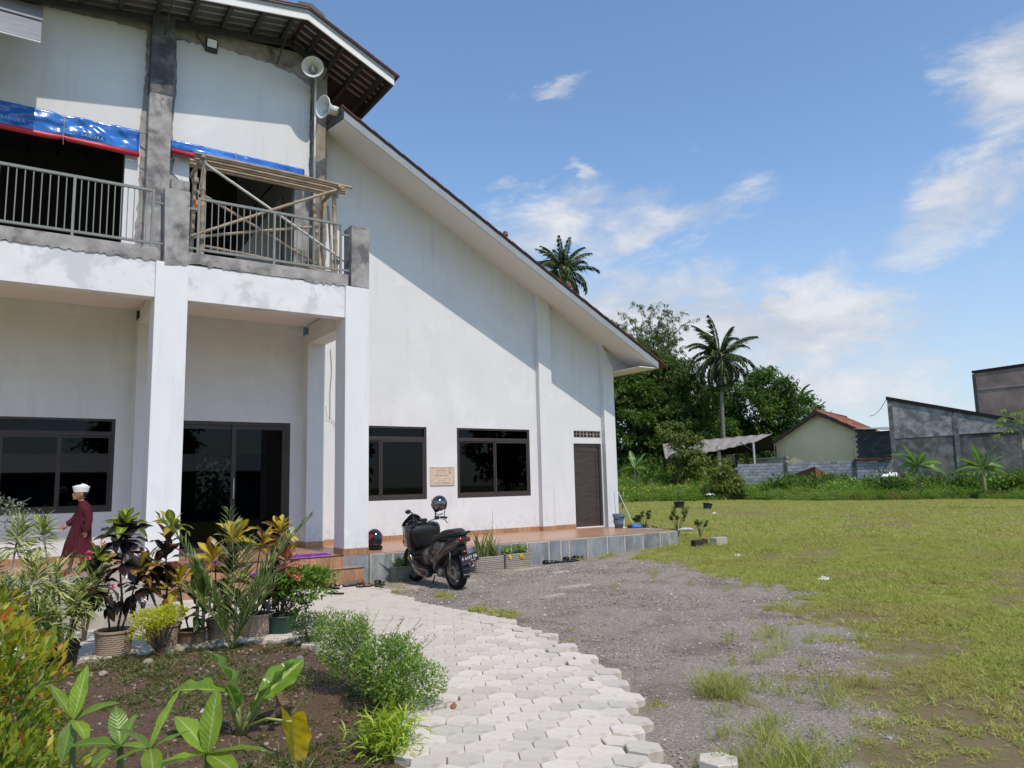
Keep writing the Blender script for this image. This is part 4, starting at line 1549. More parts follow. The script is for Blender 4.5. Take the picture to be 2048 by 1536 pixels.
leatherb = mat('leather_brown', (.22, .085, .035), .5, .2, 12.)
greyb = mat('footbed_grey', (.10, .105, .11), .7, .2, 20.)
pinkb = mat('footbed_tan', (.35, .22, .17), .7, .2, 20.)
S_ = [('black strapped sandal nearest the planter, rightmost of the row by the steps', 5.36, 12.02, .2, 'slide', greyb),
      ('left one of the pair of black sandals at the path end', 5.06, 11.66, .05, 'slide', greyb),
      ('right one of the pair of black sandals at the path end', 5.21, 11.70, -.02, 'slide', greyb),
      ('grey slide sandal behind the pair of black sandals', 5.00, 11.88, -.5, 'slide', greyb),
      ('open brown leather shoe on its side next to the lower step', 4.86, 11.86, 1.5, 'shoe', leatherb),
      ('brown leather shoe behind the dark shoe at the lower step', 4.95, 11.96, 1.15, 'shoe', leatherb),
      ('dark loafer lying across in front of the brown shoes', 4.72, 11.74, 1.75, 'shoe', greyb),
      ('small tan flip flop at the edge of the pavers', 4.87, 11.52, 1.3, 'flip', pinkb),
      ('black sandal left of the dark loafer, close to the green shrub', 4.42, 11.62, .15, 'slide', greyb),
      ('brown sandal half hidden behind the green shrub', 4.36, 11.86, .4, 'flip', leatherb),
      ('pinkish flip flop tipped on its edge on the pavers', 4.20, 11.0, .7, 'flip', pinkb)]
for a in S_:
    onpath = pdist(np.array([a[1]]), np.array([a[2]]), PATH)[0] > 0
    shoe(a[0], a[1], a[2], a[3], a[4], a[5], .06 if onpath else .0)
for (lab, x_, y_, rz, st_, mt) in (('dark sandal next to the right planter at the foot of the grey ledge', 8.92, 12.08, 1.6, 'slide', greyb), ('second dark sandal along the grey ledge from the right planter', 9.14, 12.06, 1.7, 'flip', blackm),
                                    ('grey flip flop lying between dark sandals at the grey ledge', 9.32, 12.02, 1.45, 'flip', greyb), ('pinkish sandal leaning on the grey ledge', 9.52, 12.20, 1.6, 'slide', pinkb), ('brown sandal, rightmost at the foot of the grey ledge', 9.76, 12.18, 1.5, 'slide', leatherb), ('lone grey sandal furthest from the ledge among the ledge sandals', 9.50, 11.98, 1.7, 'flip', greyb)):
    shoe(lab, x_, y_, rz, st_, mt)['group'] = 'footwear left along the grey ledge'

# ---------------------------------------------------------------- planters at the ledge
wplant = mat('planter_slats', (.33, .29, .245), .85, .2, 10., .002, 50., rnd=.1, stretch=(1, 1, 4))


def planter(label, x0, x1, y0, y1, h):
    cx, cy = (x0 + x1) / 2, (y0 + y1) / 2
    g = float(gz(cx, cy))
    t = thing('planter_box', label, 'planter', (cx, cy, g), 0, 'ribbed planter boxes in front of the ledge')
    w, d = (x1 - x0) / 2, (y1 - y0) / 2
    n = 8
    for i in range(n):
        z0 = h * i / n
        for q in (-1, 1):
            MB().box(-w, w, q * d - .012, q * d + .012, z0 + .004, z0 + h / n - .003).build('slat', wplant, t, bevel=.003)
            MB().box(q * w - .012, q * w + .012, -d + .0125, d - .0125, z0 + .004, z0 + h / n - .003).build('slat', wplant, t, bevel=.003)
    MB().box(-w + .013, w - .013, -d + .013, d - .013, 0, h - .03).build('soil', mat('potting_soil', (.045, .03, .022), .95, .3, 30., .004, 60.), t)
    return t, g


pl1, _ = planter('ribbed planter box with long arching leaves beside the corner column', 5.66, 6.14, 12.06, 12.26, .26)
pl2, _ = planter('ribbed planter box with upright sword leaves right of the scooter', 7.26, 7.86, 12.04, 12.25, .27)
pl3, _ = planter('ribbed planter box with small bright bush, rightmost of the planters', 7.92, 8.52, 12.05, 12.26, .27)

# black and red helmet bag behind the corner column
hh = thing('helmet', 'black and red helmet on the tiles behind the corner column', 'helmet', (5.665, 12.95, ZF))
hh.scale = (1.15, 1.15, 1.25)
MB().ell((0, 0, .15), (.13, .15, .15), 18, 12).build('shell', mat('gloss_black', (.010, .011, .014), .12, .1, spec=.6, coat=.6), hh, smooth=True)
MB().lathe([(.134, .15), (.136, .19), (.124, .225)], (0, 0, 0), 24, caps=False).build('red_stripe', mat('gloss_red', (.35, .02, .03), .2, .1, coat=.4), hh, smooth=True)
MB().box(-.05, .05, -.16, -.135, .09, .17).build('visor', mat('visor_dark', (.02, .02, .025), .1, coat=.5), hh, bevel=.01)
MB().lathe([(.115, .0), (.13, .03), (.125, .05)], (0, 0, 0), 20).build('rim', rubber, hh)

# ---------------------------------------------------------------- slab and litter on the lawn
def rock(name, label, cat, x, y, r_, seed, mtl, group=None, flat=.6, z=None):
    bm = bmesh.new()
    bmesh.ops.create_icosphere(bm, subdivisions=2, radius=1)
    for v in bm.verts:
        n_ = 1 + .28 * mnoise.noise(v.co * 1.3 + Vector((seed, seed, 0))) + .12 * mnoise.noise(v.co * 3 + Vector((seed, 0, 0)))
        v.co = Vector((v.co.x * r_ * n_, v.co.y * r_ * .8 * n_, v.co.z * r_ * flat * n_))
    me = bpy.data.meshes.new(name)
    bm.to_mesh(me)
    bm.free()
    me.materials.append(mtl)
    o = link(name, me)
    o.location = (x, y, (float(gz(x, y)) if z is None else z) + r_ * flat * .45)
    o.rotation_euler = (0, 0, seed)
    return tag(o, label, cat, group)


cbm = mat('block_pale', (.42, .385, .33), .9, .12, 9., .003, 40.)
cbk = thing('concrete_block', 'pale concrete block lying in the grass right of the ledge corner', 'block', (12.95, 11.42, .10), .12)
MB().box(-.05, .36, -.09, .09, 0, .19).build('block_body', cbm, cbk, bevel=.01)
bb = thing('burnt_brick', 'dark charred brick next to the pale concrete block in the grass', 'brick', (12.62, 11.52, .09), -.2)
MB().box(-.20, .14, -.08, .08, 0, .17).build('brick_body', mat('charred', (.035, .03, .028), .9, .4, 12., .005, 40.), bb, bevel=.012)
MB().ell((.10, -.02, .19), (.07, .05, .03), 10, 7).build('rust_lump', mat('rust', (.30, .13, .05), .9, .3, 20.), bb)
litm = mat('litter_white', (.72, .74, .74), .5, .08, 20.)
def litter(label, x, y, z, s, seed):
    n = 7
    V = [(i / n * s - s / 2, j / n * s * .8 - s * .4, max(.004, .5 * s * (mnoise.noise((i * .9 + seed, j * .8, seed)) + .35) * (1 - abs(i / n - .5)))) for j in range(n + 1) for i in range(n + 1)]
    Q = [(j * (n + 1) + i, j * (n + 1) + i + 1, (j + 1) * (n + 1) + i + 1, (j + 1) * (n + 1) + i) for j in range(n) for i in range(n)]
    o = link('plastic_litter', mesh_np('plastic_litter', V, Q, litm))
    o.location = (x, y, z)
    tag(o, label, 'litter')
litter('crumpled clear plastic cup lying on the bare patch of the lawn', 10.28, 6.98, .02, .16, 1)
litter('torn scrap of white paper on the gravel near the tall grass tuft', 4.35, 3.97, .02, .07, 2)
litter('white plastic scrap in the short grass below the large lawn', 11.9, 9.9, .06, .16, 3)
litter('flat white scrap in the lawn beyond the ledge corner', 24.5, 21.5, .13, .22, 4)
litter('crumpled white bag among the leafy weeds at the far side of the lawn', 39.3, 34.8, .50, .45, 5)
litter('white sack lying on the hedge in front of the block wall', 42.3, 24.0, 1.45, .8, 6)
lf = link('dry_leaf', mesh_np('dry_leaf', [(-.07, -.012, 0), (0, -.03, .006), (.07, 0, .012), (0, .02, .006), (.11, .02, .014)], [(0, 1, 2, 3)], mat('leaf_litter_brown', (.30, .13, .075), .8, .2)))
lf.location = (2.62, 4.68, .066)
lf.rotation_euler = (0, 0, .9)
tag(lf, 'single brown dry leaf lying on the pale pavers', 'leaf')
# ================================================================== scooter
scb = mat('scooter_brown', (.030, .022, .022), .16, .1, 8., spec=.55, coat=.7)
scd = mat('scooter_black', (.012, .012, .013), .38, .15, 15., spec=.45)
scg = mat('scooter_grey', (.12, .12, .12), .35, .1, 10., spec=.5)
scm = mat('scooter_metal', (.36, .34, .31), .4, .2, 12., metal=.7)
chrome = mat('chrome', (.75, .75, .76), .12, .02, metal=1.)
seatm = mat('seat_vinyl', (.020, .020, .021), .55, .2, 60., .0008, 220., spec=.4)
redl = mat('lamp_red', (.30, .015, .02), .12, .1, coat=.6)
orl = mat('lamp_orange', (.75, .22, .03), .12, .1, coat=.6)
SC = thing('motor_scooter', 'dark brown motor scooter parked facing the wall beside the corner column', 'scooter', (6.0, 10.54, -.065), .012)


def pillow(prof, w, inset=.10, rings=9, cen=None):
    """prof: (y,z) loop; w(y,z) half width; rounded towards the sides"""
    n = len(prof)
    cy = sum(p[0] for p in prof) / n if cen is None else cen[0]
    cz = sum(p[1] for p in prof) / n if cen is None else cen[1]
    mb = MB()
    V = []
    for r_ in range(rings):
        th = -PI / 2 + PI * (r_ + .5) / rings
        t, s_ = math.sin(th) / math.sin(PI / 2 * (1 - .5 * 2 / rings)), math.cos(th)
        for (y, z) in prof:
            q = inset * (1 - s_)
            y2, z2 = y + (cy - y) * q, z + (cz - z) * q
            V.append((t * w(y, z), y2, z2))
    F = [(r_ * n + i, r_ * n + (i + 1) % n, (r_ + 1) * n + (i + 1) % n, (r_ + 1) * n + i) for r_ in range(rings - 1) for i in range(n)]
    F += [tuple(range(n)), tuple(range(n * rings - 1, n * (rings - 1) - 1, -1))]
    return mb.add(V, F)


def dens(prof, k_=2):
    """Catmull-Rom densify a closed loop"""
    n = len(prof)
    o = []
    for i in range(n):
        p0, p1, p2, p3 = (Vector(prof[(i + j) % n]) for j in (-1, 0, 1, 2))
        for a in range(k_):
            t = a / k_
            o.append(tuple(.5 * ((2 * p1) + (p2 - p0) * t + (2 * p0 - 5 * p1 + 4 * p2 - p3) * t * t + (3 * p1 - p0 - 3 * p2 + p3) * t ** 3)))
    return o


def spart(mb_, name, m_, parent=SC, smooth=True, bevel=0.):
    return mb_.build(name, m_, parent, smooth, bevel)


def wheel(y, z, R, tw, steer=0.):
    """tyre + rim; axle along x"""
    prof = [(R - .085, -tw * .36), (R - .05, -tw * .5), (R - .018, -tw * .46), (R - .003, -tw * .25), (R, 0), (R - .003, tw * .25), (R - .018, tw * .46), (R - .05, tw * .5), (R - .085, tw * .36)]
    w = MB().lathe([(a, b) for a, b in prof], (0, 0, 0), 40, (1, 0, 0), caps=False)
    o = spart(w, 'wheel', rubber)
    o.location = (0, y, z)
    o.rotation_euler = (0, 0, steer)
    r_ = MB().lathe([(R - .086, -tw * .38), (R - .075, -tw * .40), (R - .10, -tw * .3), (R - .105, tw * .3), (R - .075, tw * .40), (R - .086, tw * .38)], (0, 0, 0), 40, (1, 0, 0), caps=False)
    r_.lathe([(.0, -.05), (.045, -.05), (.05, -.03), (.05, .03), (.045, .05), (0, .05)], (0, 0, 0), 18, (1, 0, 0))
    for i in range(5):
        a = 2 * PI * i / 5 + .3
        for da in (-.16, .16):
            r_.tube([(0, .035 * math.cos(a), .035 * math.sin(a)), (0, (R - .10) * math.cos(a + da), (R - .10) * math.sin(a + da))], .011, 6)
    spart(r_, 'rim', scg, o)
    spart(MB().lathe([(.05, -.055), (.10, -.052), (.10, -.048), (.05, -.046)], (0, 0, 0), 28, (1, 0, 0), caps=False), 'brake_disc', scm, o, False)
    # tread grooves
    tr = MB()
    for i in range(36):
        a = 2 * PI * i / 36
        c_ = Vector((0, (R - .001) * math.cos(a), (R - .001) * math.sin(a)))
        rad = Vector((0, math.cos(a), math.sin(a)))
        tan = Vector((.6 * (1 if i % 2 else -1), -math.sin(a), math.cos(a))).normalized()
        tr.obox(c_, tan * .013, rad.cross(tan) * .003, rad * .0025)
    spart(tr, 'tread', rubber, o, False)
    return o


wheel(0, .275, .275, .125)
fw = wheel(1.38, .285, .285, .105, .06)
# rear body panel, both sides in one shell
rear = dens([(-.35, .80), (-.30, .855), (-.10, .83), (.15, .79), (.36, .70), (.47, .52), (.52, .36), (.46, .27), (.36, .29), (.26, .42), (.06, .53), (-.14, .62), (-.30, .74)], 3)
spart(pillow(rear, lambda y, z: .07 + .12 * sst(np.array(y), -.36, .12) - .03 * float(sst(np.array(y), .35, .55)), .12), 'rear_body', scb)
und = dens([(-.24, .70), (.0, .60), (.3, .46), (.42, .33), (.30, .30), (.12, .40), (-.10, .52), (-.24, .60)], 2)
spart(pillow(und, lambda y, z: .085, .1, 5), 'under_tail', scd)
# seat
seat = dens([(-.33, .875), (-.22, .925), (-.04, .945), (.10, .915), (.20, .855), (.34, .83), (.50, .82), (.585, .77), (.60, .68), (.52, .66), (.38, .73), (.18, .785), (-.06, .825), (-.28, .845)], 3)
spart(pillow(seat, lambda y, z: .085 + .07 * float(sst(np.array(y), -.34, .1)) - .055 * float(sst(np.array(y), .3, .62)), .10), 'seat', seatm)
spart(MB().tube([(-.10, .05, .84), (-.135, -.12, .875), (-.12, -.30, .895), (-.05, -.385, .90), (.05, -.385, .90), (.12, -.30, .895), (.135, -.12, .875), (.10, .05, .84)], .017, 8), 'grab_rail', scd)
# tunnel / footboards
tun = dens([(.44, .34), (.50, .60), (.60, .655), (.76, .62), (.90, .575), (1.04, .56), (1.10, .40), (1.02, .22), (.70, .19), (.48, .22)], 2)
spart(pillow(tun, lambda y, z: .115 + .04 * float(sst(np.array(y), .6, 1.05)), .12), 'centre_tunnel', scb)
spart(pillow(dens([(.52, .622), (.60, .672), (.76, .637), (.9, .592), (1.02, .578), (1.0, .56), (.76, .60), (.58, .63)], 2), lambda y, z: .10, .1, 5), 'tunnel_cover', scd)
for q in (-1, 1):
    fb_ = MB()
    fb_.prism([(.50, .22), (.56, .30), (.92, .31), (1.08, .42), (1.13, .56), (1.17, .54), (1.13, .36), (1.04, .22), (.80, .17), (.56, .16)], q * .12, q * .235, 'x')
    spart(fb_, 'footboard', scb, bevel=.02)
    spart(MB().box(q * .175 - .048, q * .175 + .048, .58, .90, .305, .318), 'foot_mat', rubber, smooth=False, bevel=.004)
    spart(MB().prism([(.70, .225), (.98, .30), (1.02, .35), (.95, .24), (.74, .19)], q * .232, q * .243, 'x'), 'trim_strip', scm, smooth=False)
# leg shield + nose
sh_ = dens([(1.03, .40), (1.07, .56), (.985, .74), (.955, .90), (1.00, .99), (1.12, 1.02), (1.26, .96), (1.40, .82), (1.50, .67), (1.46, .60), (1.32, .61), (1.22, .55), (1.16, .40), (1.10, .34)], 3)
spart(pillow(sh_, lambda y, z: .11 + .20 * float(sst(np.array(z), .34, .80)) * (1 - .65 * float(sst(np.array(y), 1.10, 1.5))), .13), 'front_shield', scb)
inn = dens([(.965, .60), (.945, .76), (.925, .90), (.975, .975), (1.06, .985), (1.06, .60)], 2)
spart(pillow(inn, lambda y, z: .11 + .15 * float(sst(np.array(z), .55, .85)), .1, 7), 'inner_shield', scd)
spart(MB().tube([(-.22, 1.02, 1.00), (-.235, .985, .97), (-.225, .955, .86), (-.205, .96, .80)], .008, 6), 'shield_trim', chrome)
spart(MB().tube([(.22, 1.02, 1.00), (.235, .985, .97), (.225, .955, .86), (.205, .96, .80)], .008, 6), 'shield_trim', chrome)
# windscreen
wv, wf = [], []
for j in range(6):
    t = j / 5
    hw = .20 * (1 - .55 * t ** 2)
    for i in range(9):
        a = -1 + 2 * i / 8
        wv.append((hw * a, 1.22 - .10 * t - .07 * (a * a) * (1 - .3 * t), .97 + .20 * t - .035 * a * a * t))
for j in range(5):
    for i in range(8):
        wf.append((j * 9 + i, j * 9 + i + 1, (j + 1) * 9 + i + 1, (j + 1) * 9 + i))
o = spart(MB().add(wv, wf), 'windscreen', mat('screen_smoke', (.012, .018, .022), .08, .05, spec=.6, coat=.6))
s_ = o.modifiers.new('s', 'SOLIDIFY'); s_.thickness = .004
# headlamps
for q in (-1, 1):
    spart(MB().ell((q * .105, 1.42, .76), (.07, .06, .035), 14, 8), 'headlamp', mat('lamp_clear', (.6, .62, .65), .1, .05, coat=.8))
    spart(MB().ell((q * .185, 1.20, .43), (.035, .045, .05), 12, 8), 'turn_lamp', orl)
# fork and front fender
for q in (-1, 1):
    spart(MB().tube([(q * .075, 1.38, .285), (q * .075, 1.30, .50), (q * .07, 1.27, .60)], .022, 10), 'fork', scg)
fd = []
for j in range(13):
    a = .25 + j / 12 * 2.0
    for i in range(7):
        b = -1 + 2 * i / 6
        R2 = .305 + .03 * (1 - b * b)
        fd.append((b * .075, 1.38 + R2 * math.cos(a), .285 + R2 * math.sin(a)))
ff_ = [(j * 7 + i, j * 7 + i + 1, (j + 1) * 7 + i + 1, (j + 1) * 7 + i) for j in range(12) for i in range(6)]
o = spart(MB().add(fd, ff_), 'front_fender', scb)
s_ = o.modifiers.new('s', 'SOLIDIFY'); s_.thickness = .005
# handlebar, turned slightly
hb_ = spart(MB().tube([(-.35, .84, 1.06), (-.26, .86, 1.075), (-.12, .95, 1.03), (0, 1.0, 1.0), (.12, .95, 1.03), (.26, .86, 1.075), (.35, .84, 1.06)], .013, 8), 'handlebar', chrome)
for q in (-1, 1):
    spart(MB().tube([(q * .26, .86, 1.075), (q * .375, .835, 1.055)], .019, 10), 'grip', rubber, hb_)
    spart(MB().tube([(q * .20, .915, 1.06), (q * .28, .91, 1.05), (q * .36, .91, 1.02)], .007, 6), 'brake_lever', chrome, hb_)
    spart(MB().box(q * .205 - .035, q * .205 + .035, .86, .91, 1.04, 1.10), 'switch_box', scd, hb_, False, .008)
    spart(MB().tube([(q * .19, .91, 1.08), (q * .21, .93, 1.16), (q * .24, .95, 1.21)], .011, 6), 'mirror_arm', scd, hb_)
spart(MB().ell((-.285, .965, 1.215), (.055, .012, .038), 14, 8), 'mirror', scd, hb_)
spart(MB().ell((.25, .955, 1.20), (.06, .02, .045), 14, 8), 'mirror', scd, hb_)
spart(MB().box(-.07, .07, .965, 1.03, 1.00, 1.075), 'instrument_cover', scd, hb_, False, .015)
# engine, transmission, air box, shock, exhaust
spart(pillow(dens([(-.10, .20), (-.04, .36), (.10, .38), (.30, .33), (.44, .30), (.46, .20), (.34, .15), (.14, .18), (0, .14)], 2), lambda y, z: .05, .12, 5), 'transmission_cover', scm)
SC.children[-1].location = (-.13, 0, 0)
spart(pillow(dens([(.0, .40), (.02, .50), (.14, .545), (.34, .50), (.38, .42), (.20, .38)], 2), lambda y, z: .055, .12, 5), 'air_box', scg)
SC.children[-1].location = (-.13, 0, 0)
spart(MB().lathe([(.075, -.12), (.085, -.10), (.085, .10), (.075, .12)], (0, .36, .26), 20, (1, 0, 0)), 'engine_case', scm)
for q in (-1, 1):
    spart(MB().tube([(q * .115, -.02, .30), (q * .12, -.07, .62)], .010, 6), 'shock_rod', chrome)
    sp_ = MB()
    sp_.tube([(q * .118 + .026 * math.cos(a), -.045 - .02 * (a / 40) + .026 * math.sin(a), .36 + .2 * a / 40) for a in np.linspace(0, 40, 80)], .006, 5)
    spart(sp_, 'shock_spring', scd)
spart(MB().lathe([(.03, 0), (.058, .04), (.062, .12), (.062, .36), (.05, .42), (.035, .43)], (.17, .22, .33), 18, (0, -.96, .12)), 'exhaust', scd)
spart(MB().lathe([(.048, 0), (.050, .02), (.030, .025), (.022, .005), (.022, -.04)], (.17, -.195, .382), 18, (0, -.96, .12)), 'exhaust_tip', scm)
# rear fender, plate, lamps
rf = MB().prism([(-.20, .56), (-.24, .55), (-.34, .33), (-.33, .20), (-.30, .20), (-.29, .33)], -.055, .055, 'x')
spart(rf, 'rear_fender', scd, smooth=False, bevel=.012)
spart(MB().obox((0, -.315, .335), (.055, 0, 0), (0, .006, 0), (0, -.02, -.09)), 'mud_flap', scg, smooth=False, bevel=.02)
pl_ = spart(MB().obox((.0, 0, 0), (.125, 0, 0), (0, .003, 0), (0, 0, .058)), 'number_plate', mat('plate_black', (.018, .018, .02), .5, .1), smooth=False)
pl_.location = (.05, -.365, .50)
pl_.scale = (1.2, 1, 1.2)
pl_.rotation_euler = (-.22, -.16, -.02)
lettering('plate_text', 'F 6107 EB', .052, mat('plate_white', (.78, .78, .78), .5), pl_, (0, -.0045, -.006), (PI / 2, 0, 0), .0006, 'CENTER', 1.05)
lettering('plate_date', '06·24', .026, MATS['plate_white'], pl_, (.04, -.0045, -.036), (PI / 2, 0, 0), .0006, 'CENTER', 1.1)
spart(MB().box(-.122, .122, -.0042, -.003, -.056, -.051), 'plate_edge', redl, pl_, False)
spart(pillow([(-.335, .77), (-.345, .82), (-.27, .825), (-.24, .78)], lambda y, z: .10, .1, 5), 'tail_lamp', redl)
for q in (-1, 1):
    spart(MB().ell((q * .095, -.275, .765), (.03, .05, .022), 10, 7), 'rear_turn_lamp', scg)
spart(MB().ell((0, -.30, .60), (.035, .03, .022), 12, 8), 'reflector', redl)
spart(MB().obox((0, -.27, .60), (.04, 0, 0), (0, .05, .03), (0, -.01, .02)), 'plate_holder', scd, smooth=False)
spart(MB().tube([(-.12, .46, .20), (-.22, .40, .06), (-.27, .38, .005)], .011, 8), 'side_stand', scd)
spart(MB().box(-.30, -.24, .36, .40, 0, .012), 'stand_foot', scd, smooth=False)
spart(MB().ell((-.17, .44, .44), (.02, .02, .028), 10, 7), 'passenger_peg', scm)
lettering('badge', 'PCX', .045, chrome, SC, (-.176, .10, .715), (PI / 2, 0, -PI / 2), .001)
SC.rotation_euler = (0, -.06, .012)

# helmet resting on the right mirror
HM = thing('helmet', 'glossy black open face helmet with clear visor perched on the scooter mirror', 'helmet', (6.20, 11.46, 1.105), -.9)
glb = mat('helmet_black', (.010, .012, .016), .10, .1, spec=.6, coat=.8)
bmh = bmesh.new()
bmesh.ops.create_uvsphere(bmh, u_segments=36, v_segments=24, radius=1)
dl = [f for f in bmh.faces if (f.calc_center_median().z < -.62) or (f.calc_center_median().y < -.55 and f.calc_center_median().z < .18 and abs(f.calc_center_median().x) < .82) or (f.calc_center_median().y < -.1 and f.calc_center_median().z < -.15 + .35 * f.calc_center_median().y)]
bmesh.ops.delete(bmh, geom=dl, context='FACES')
for v in bmh.verts:
    v.co = Vector((v.co.x * .132, v.co.y * .152, v.co.z * .150 + .135))
mh = bpy.data.meshes.new('shell')
bmh.to_mesh(mh)
bmh.free()
mh.materials.append(glb)
mh.shade_smooth()
o = link('shell', mh, HM)
s_ = o.modifiers.new('s', 'SOLIDIFY'); s_.thickness = .022; s_.offset = -1
clear = bpy.data.materials.new('visor_clear')
clear.use_nodes = True
t_ = clear.node_tree
t_.nodes.clear()
k = NT(t_)
a_ = k.n('ShaderNodeBsdfTransparent'); a_.inputs[0].default_value = (.88, .9, .92, 1)
b_ = k.n('ShaderNodeBsdfGlossy'); b_.inputs['Roughness'].default_value = .05
x_ = k.n('ShaderNodeMixShader'); x_.inputs[0].default_value = .22
k.l(a_.outputs[0], x_.inputs[1]); k.l(b_.outputs[0], x_.inputs[2])
k.l(x_.outputs[0], k.n('ShaderNodeOutputMaterial').inputs[0])
vv_, vf_ = [], []
for j in range(8):
    el = .45 - j / 7 * 1.0
    for i in range(13):
        a = -1.15 + 2.3 * i / 12
        vv_.append((.140 * math.sin(a) * math.cos(el), -.168 * math.cos(a) * math.cos(el * .8), .152 * math.sin(el) + .135))
vf_ = [(j * 13 + i, j * 13 + i + 1, (j + 1) * 13 + i + 1, (j + 1) * 13 + i) for j in range(7) for i in range(12)]
MB().add(vv_, vf_).build('visor', clear, HM, smooth=True)
MB().tube([(.10, .02, .06), (.085, .0, -.04), (.09, .02, -.12), (.12, .06, -.19)], .007, 6).build('chin_strap', scd, HM)
MB().tube([(-.10, .02, .06), (-.06, -.02, -.02), (.0, -.02, -.05), (.06, .0, -.02)], .009, 6).build('chin_strap', scd, HM)
MB().tube([(-.131, .03, .14), (-.125, -.04, .19), (-.10, -.09, .22)], .004, 6).build('rim_trim', chrome, HM)
MB().ell((0, .015, .115), (.105, .115, .095), 18, 12).build('lining', seatm, HM, smooth=True)
for q in (-1, 1):
    MB().lathe([(.018, 0), (.016, .01), (0, .012)], (q * .130, -.03, .12), 12, (q, 0, 0)).build('visor_pivot', scd, HM)

# ================================================================== boy
skin = mat('skin', (.36, .18, .105), .5, .08, 20., spec=.35)
robe_m = mat('robe_maroon', (.075, .013, .022), .85, .16, 9., .010, 11., spec=.15, stretch=(1, 1, .35))
hairm = mat('hair', (.012, .010, .009), .6, .2, 60.)
capm = mat('cap_white', (.74, .72, .68), .9, .05, 20., .0012, 90.)
BOY = thing('person', 'child in a maroon robe and white cap walking left past the window', 'person', (.955, 12.72, ZF), PI)


def skin_obj(vs, es, rad):
    me = bpy.data.meshes.new('tmp')
    me.from_pydata(vs, es, [])
    o = bpy.data.objects.new('tmp', me)
    COL.objects.link(o)
    o.modifiers.new('skin', 'SKIN')
    for i, r_ in enumerate(rad):
        me.skin_vertices[0].data[i].radius = (r_, r_)
    me.skin_vertices[0].data[0].use_root = True
    s = o.modifiers.new('sub', 'SUBSURF')
    s.levels = s.render_levels = 2
    dg = bpy.context.evaluated_depsgraph_get()
    dg.update()
    r_ = bpy.data.meshes.new_from_object(o.evaluated_get(dg))
    bpy.data.objects.remove(o)
    return r_


def remeshed(bm, name, vox, mtl, parent, smooth_it=4):
    me = bpy.data.meshes.new(name)
    bm.to_mesh(me)
    bm.free()
    o = bpy.data.objects.new('tmp', me)
    COL.objects.link(o)
    r_ = o.modifiers.new('r', 'REMESH')
    r_.mode = 'VOXEL'
    r_.voxel_size = vox
    s = o.modifiers.new('s', 'SMOOTH')
    s.factor = .5
    s.iterations = smooth_it
    dg = bpy.context.evaluated_depsgraph_get()
    dg.update()
    out_ = bpy.data.meshes.new_from_object(o.evaluated_get(dg))
    bpy.data.objects.remove(o)
    out_.name = name
    out_.materials.clear()
    out_.materials.append(mtl)
    out_.shade_smooth()
    return link(name, out_, parent)


vs, es, rad = [], [], []


def chain(pts, rs, start=None):
    prev = start
    for p, r_ in zip(pts, rs):
        vs.append(p)
        rad.append(r_)
        i = len(vs) - 1
        if prev is not None:
            es.append((prev, i))
        prev = i
    return prev


pel = chain([(-.02, 0, .60)], [.085])
ch = chain([(-.04, 0, .74), (-.065, 0, .88), (-.05, 0, .97), (-.02, 0, 1.03), (.0, 0, 1.07)], [.078, .082, .045, .036, .04], pel)
chest = 2
legL = chain([(-.02, .055, .56), (-.045, .05, .31), (-.085, .05, .065), (-.02, .05, .022), (.045, .052, .018)], [.065, .045, .027, .022, .018], pel)
legR = chain([(-.02, -.055, .56), (.05, -.05, .32), (.075, -.05, .065), (.135, -.05, .03), (.195, -.05, .024)], [.065, .045, .027, .022, .018], pel)
aL = chain([(-.075, .125, .905), (-.115, .155, .74), (-.085, .165, .60)], [.038, .030, .020], chest)
aR = chain([(-.05, -.12, .905), (.03, -.145, .76), (.135, -.14, .675)], [.038, .030, .020], chest)
bd_ = skin_obj(vs, es, rad)
bmx = bmesh.new()
bmx.from_mesh(bd_)


def addmb(bm, mb_):
    me = bpy.data.meshes.new('t')
    me.from_pydata(mb_.v, [], mb_.f)
    bm.from_mesh(me)
    bpy.data.meshes.remove(me)


h = MB()
h.ell((-.005, 0, 1.135), (.086, .070, .098), 20, 14)
h.ell((.045, 0, 1.085), (.038, .042, .045), 14, 10)
h.ell((.070, 0, 1.060), (.018, .024, .018), 10, 8)
h.ell((.083, 0, 1.115), (.018, .012, .020), 10, 8)
h.ell((.080, 0, 1.083), (.012, .020, .009), 10, 8)
for q in (-1, 1):
    h.ell((-.012, q * .069, 1.115), (.018, .010, .027), 10, 8)
    h.ell((.062, q * .030, 1.138), (.016, .020, .010), 10, 8)
addmb(bmx, h)
# hands
for (w, dr, sd_) in (((-.085, .165, .60), Vector((.06, .02, -1)).normalized(), 1), ((.135, -.14, .675), Vector((.75, 0, -.65)).normalized(), -1)):
    w = Vector(w)
    a_ = Vector((1, 0, 0)) if sd_ == 1 else Vector((.6, 0, .75))
    a_ = (a_ - dr * a_.dot(dr)).normalized()
    nrm = dr.cross(a_)
    g = MB()
    g.tube([w, w + dr * .03, w + dr * .06], [.018, .024, .022], 8)
    for i, L_ in enumerate((.048, .054, .051, .040)):
        b0 = w + dr * .052 + a_ * (.018 - .012 * i)
        g.tube([b0, b0 + dr * L_ * .5 + nrm * .002, b0 + dr * L_ * .85 + nrm * .012 * sd_, b0 + dr * L_ * .98 + nrm * .020 * sd_], [.0072, .0068, .0062, .0052], 7)
    g.tube([w + dr * .015 + a_ * .012, w + dr * .035 + a_ * .032, w + dr * .062 + a_ * .036], [.010, .008, .006], 7)
    addmb(bmx, g)
remeshed(bmx, 'body', .0042, skin, BOY, 2)
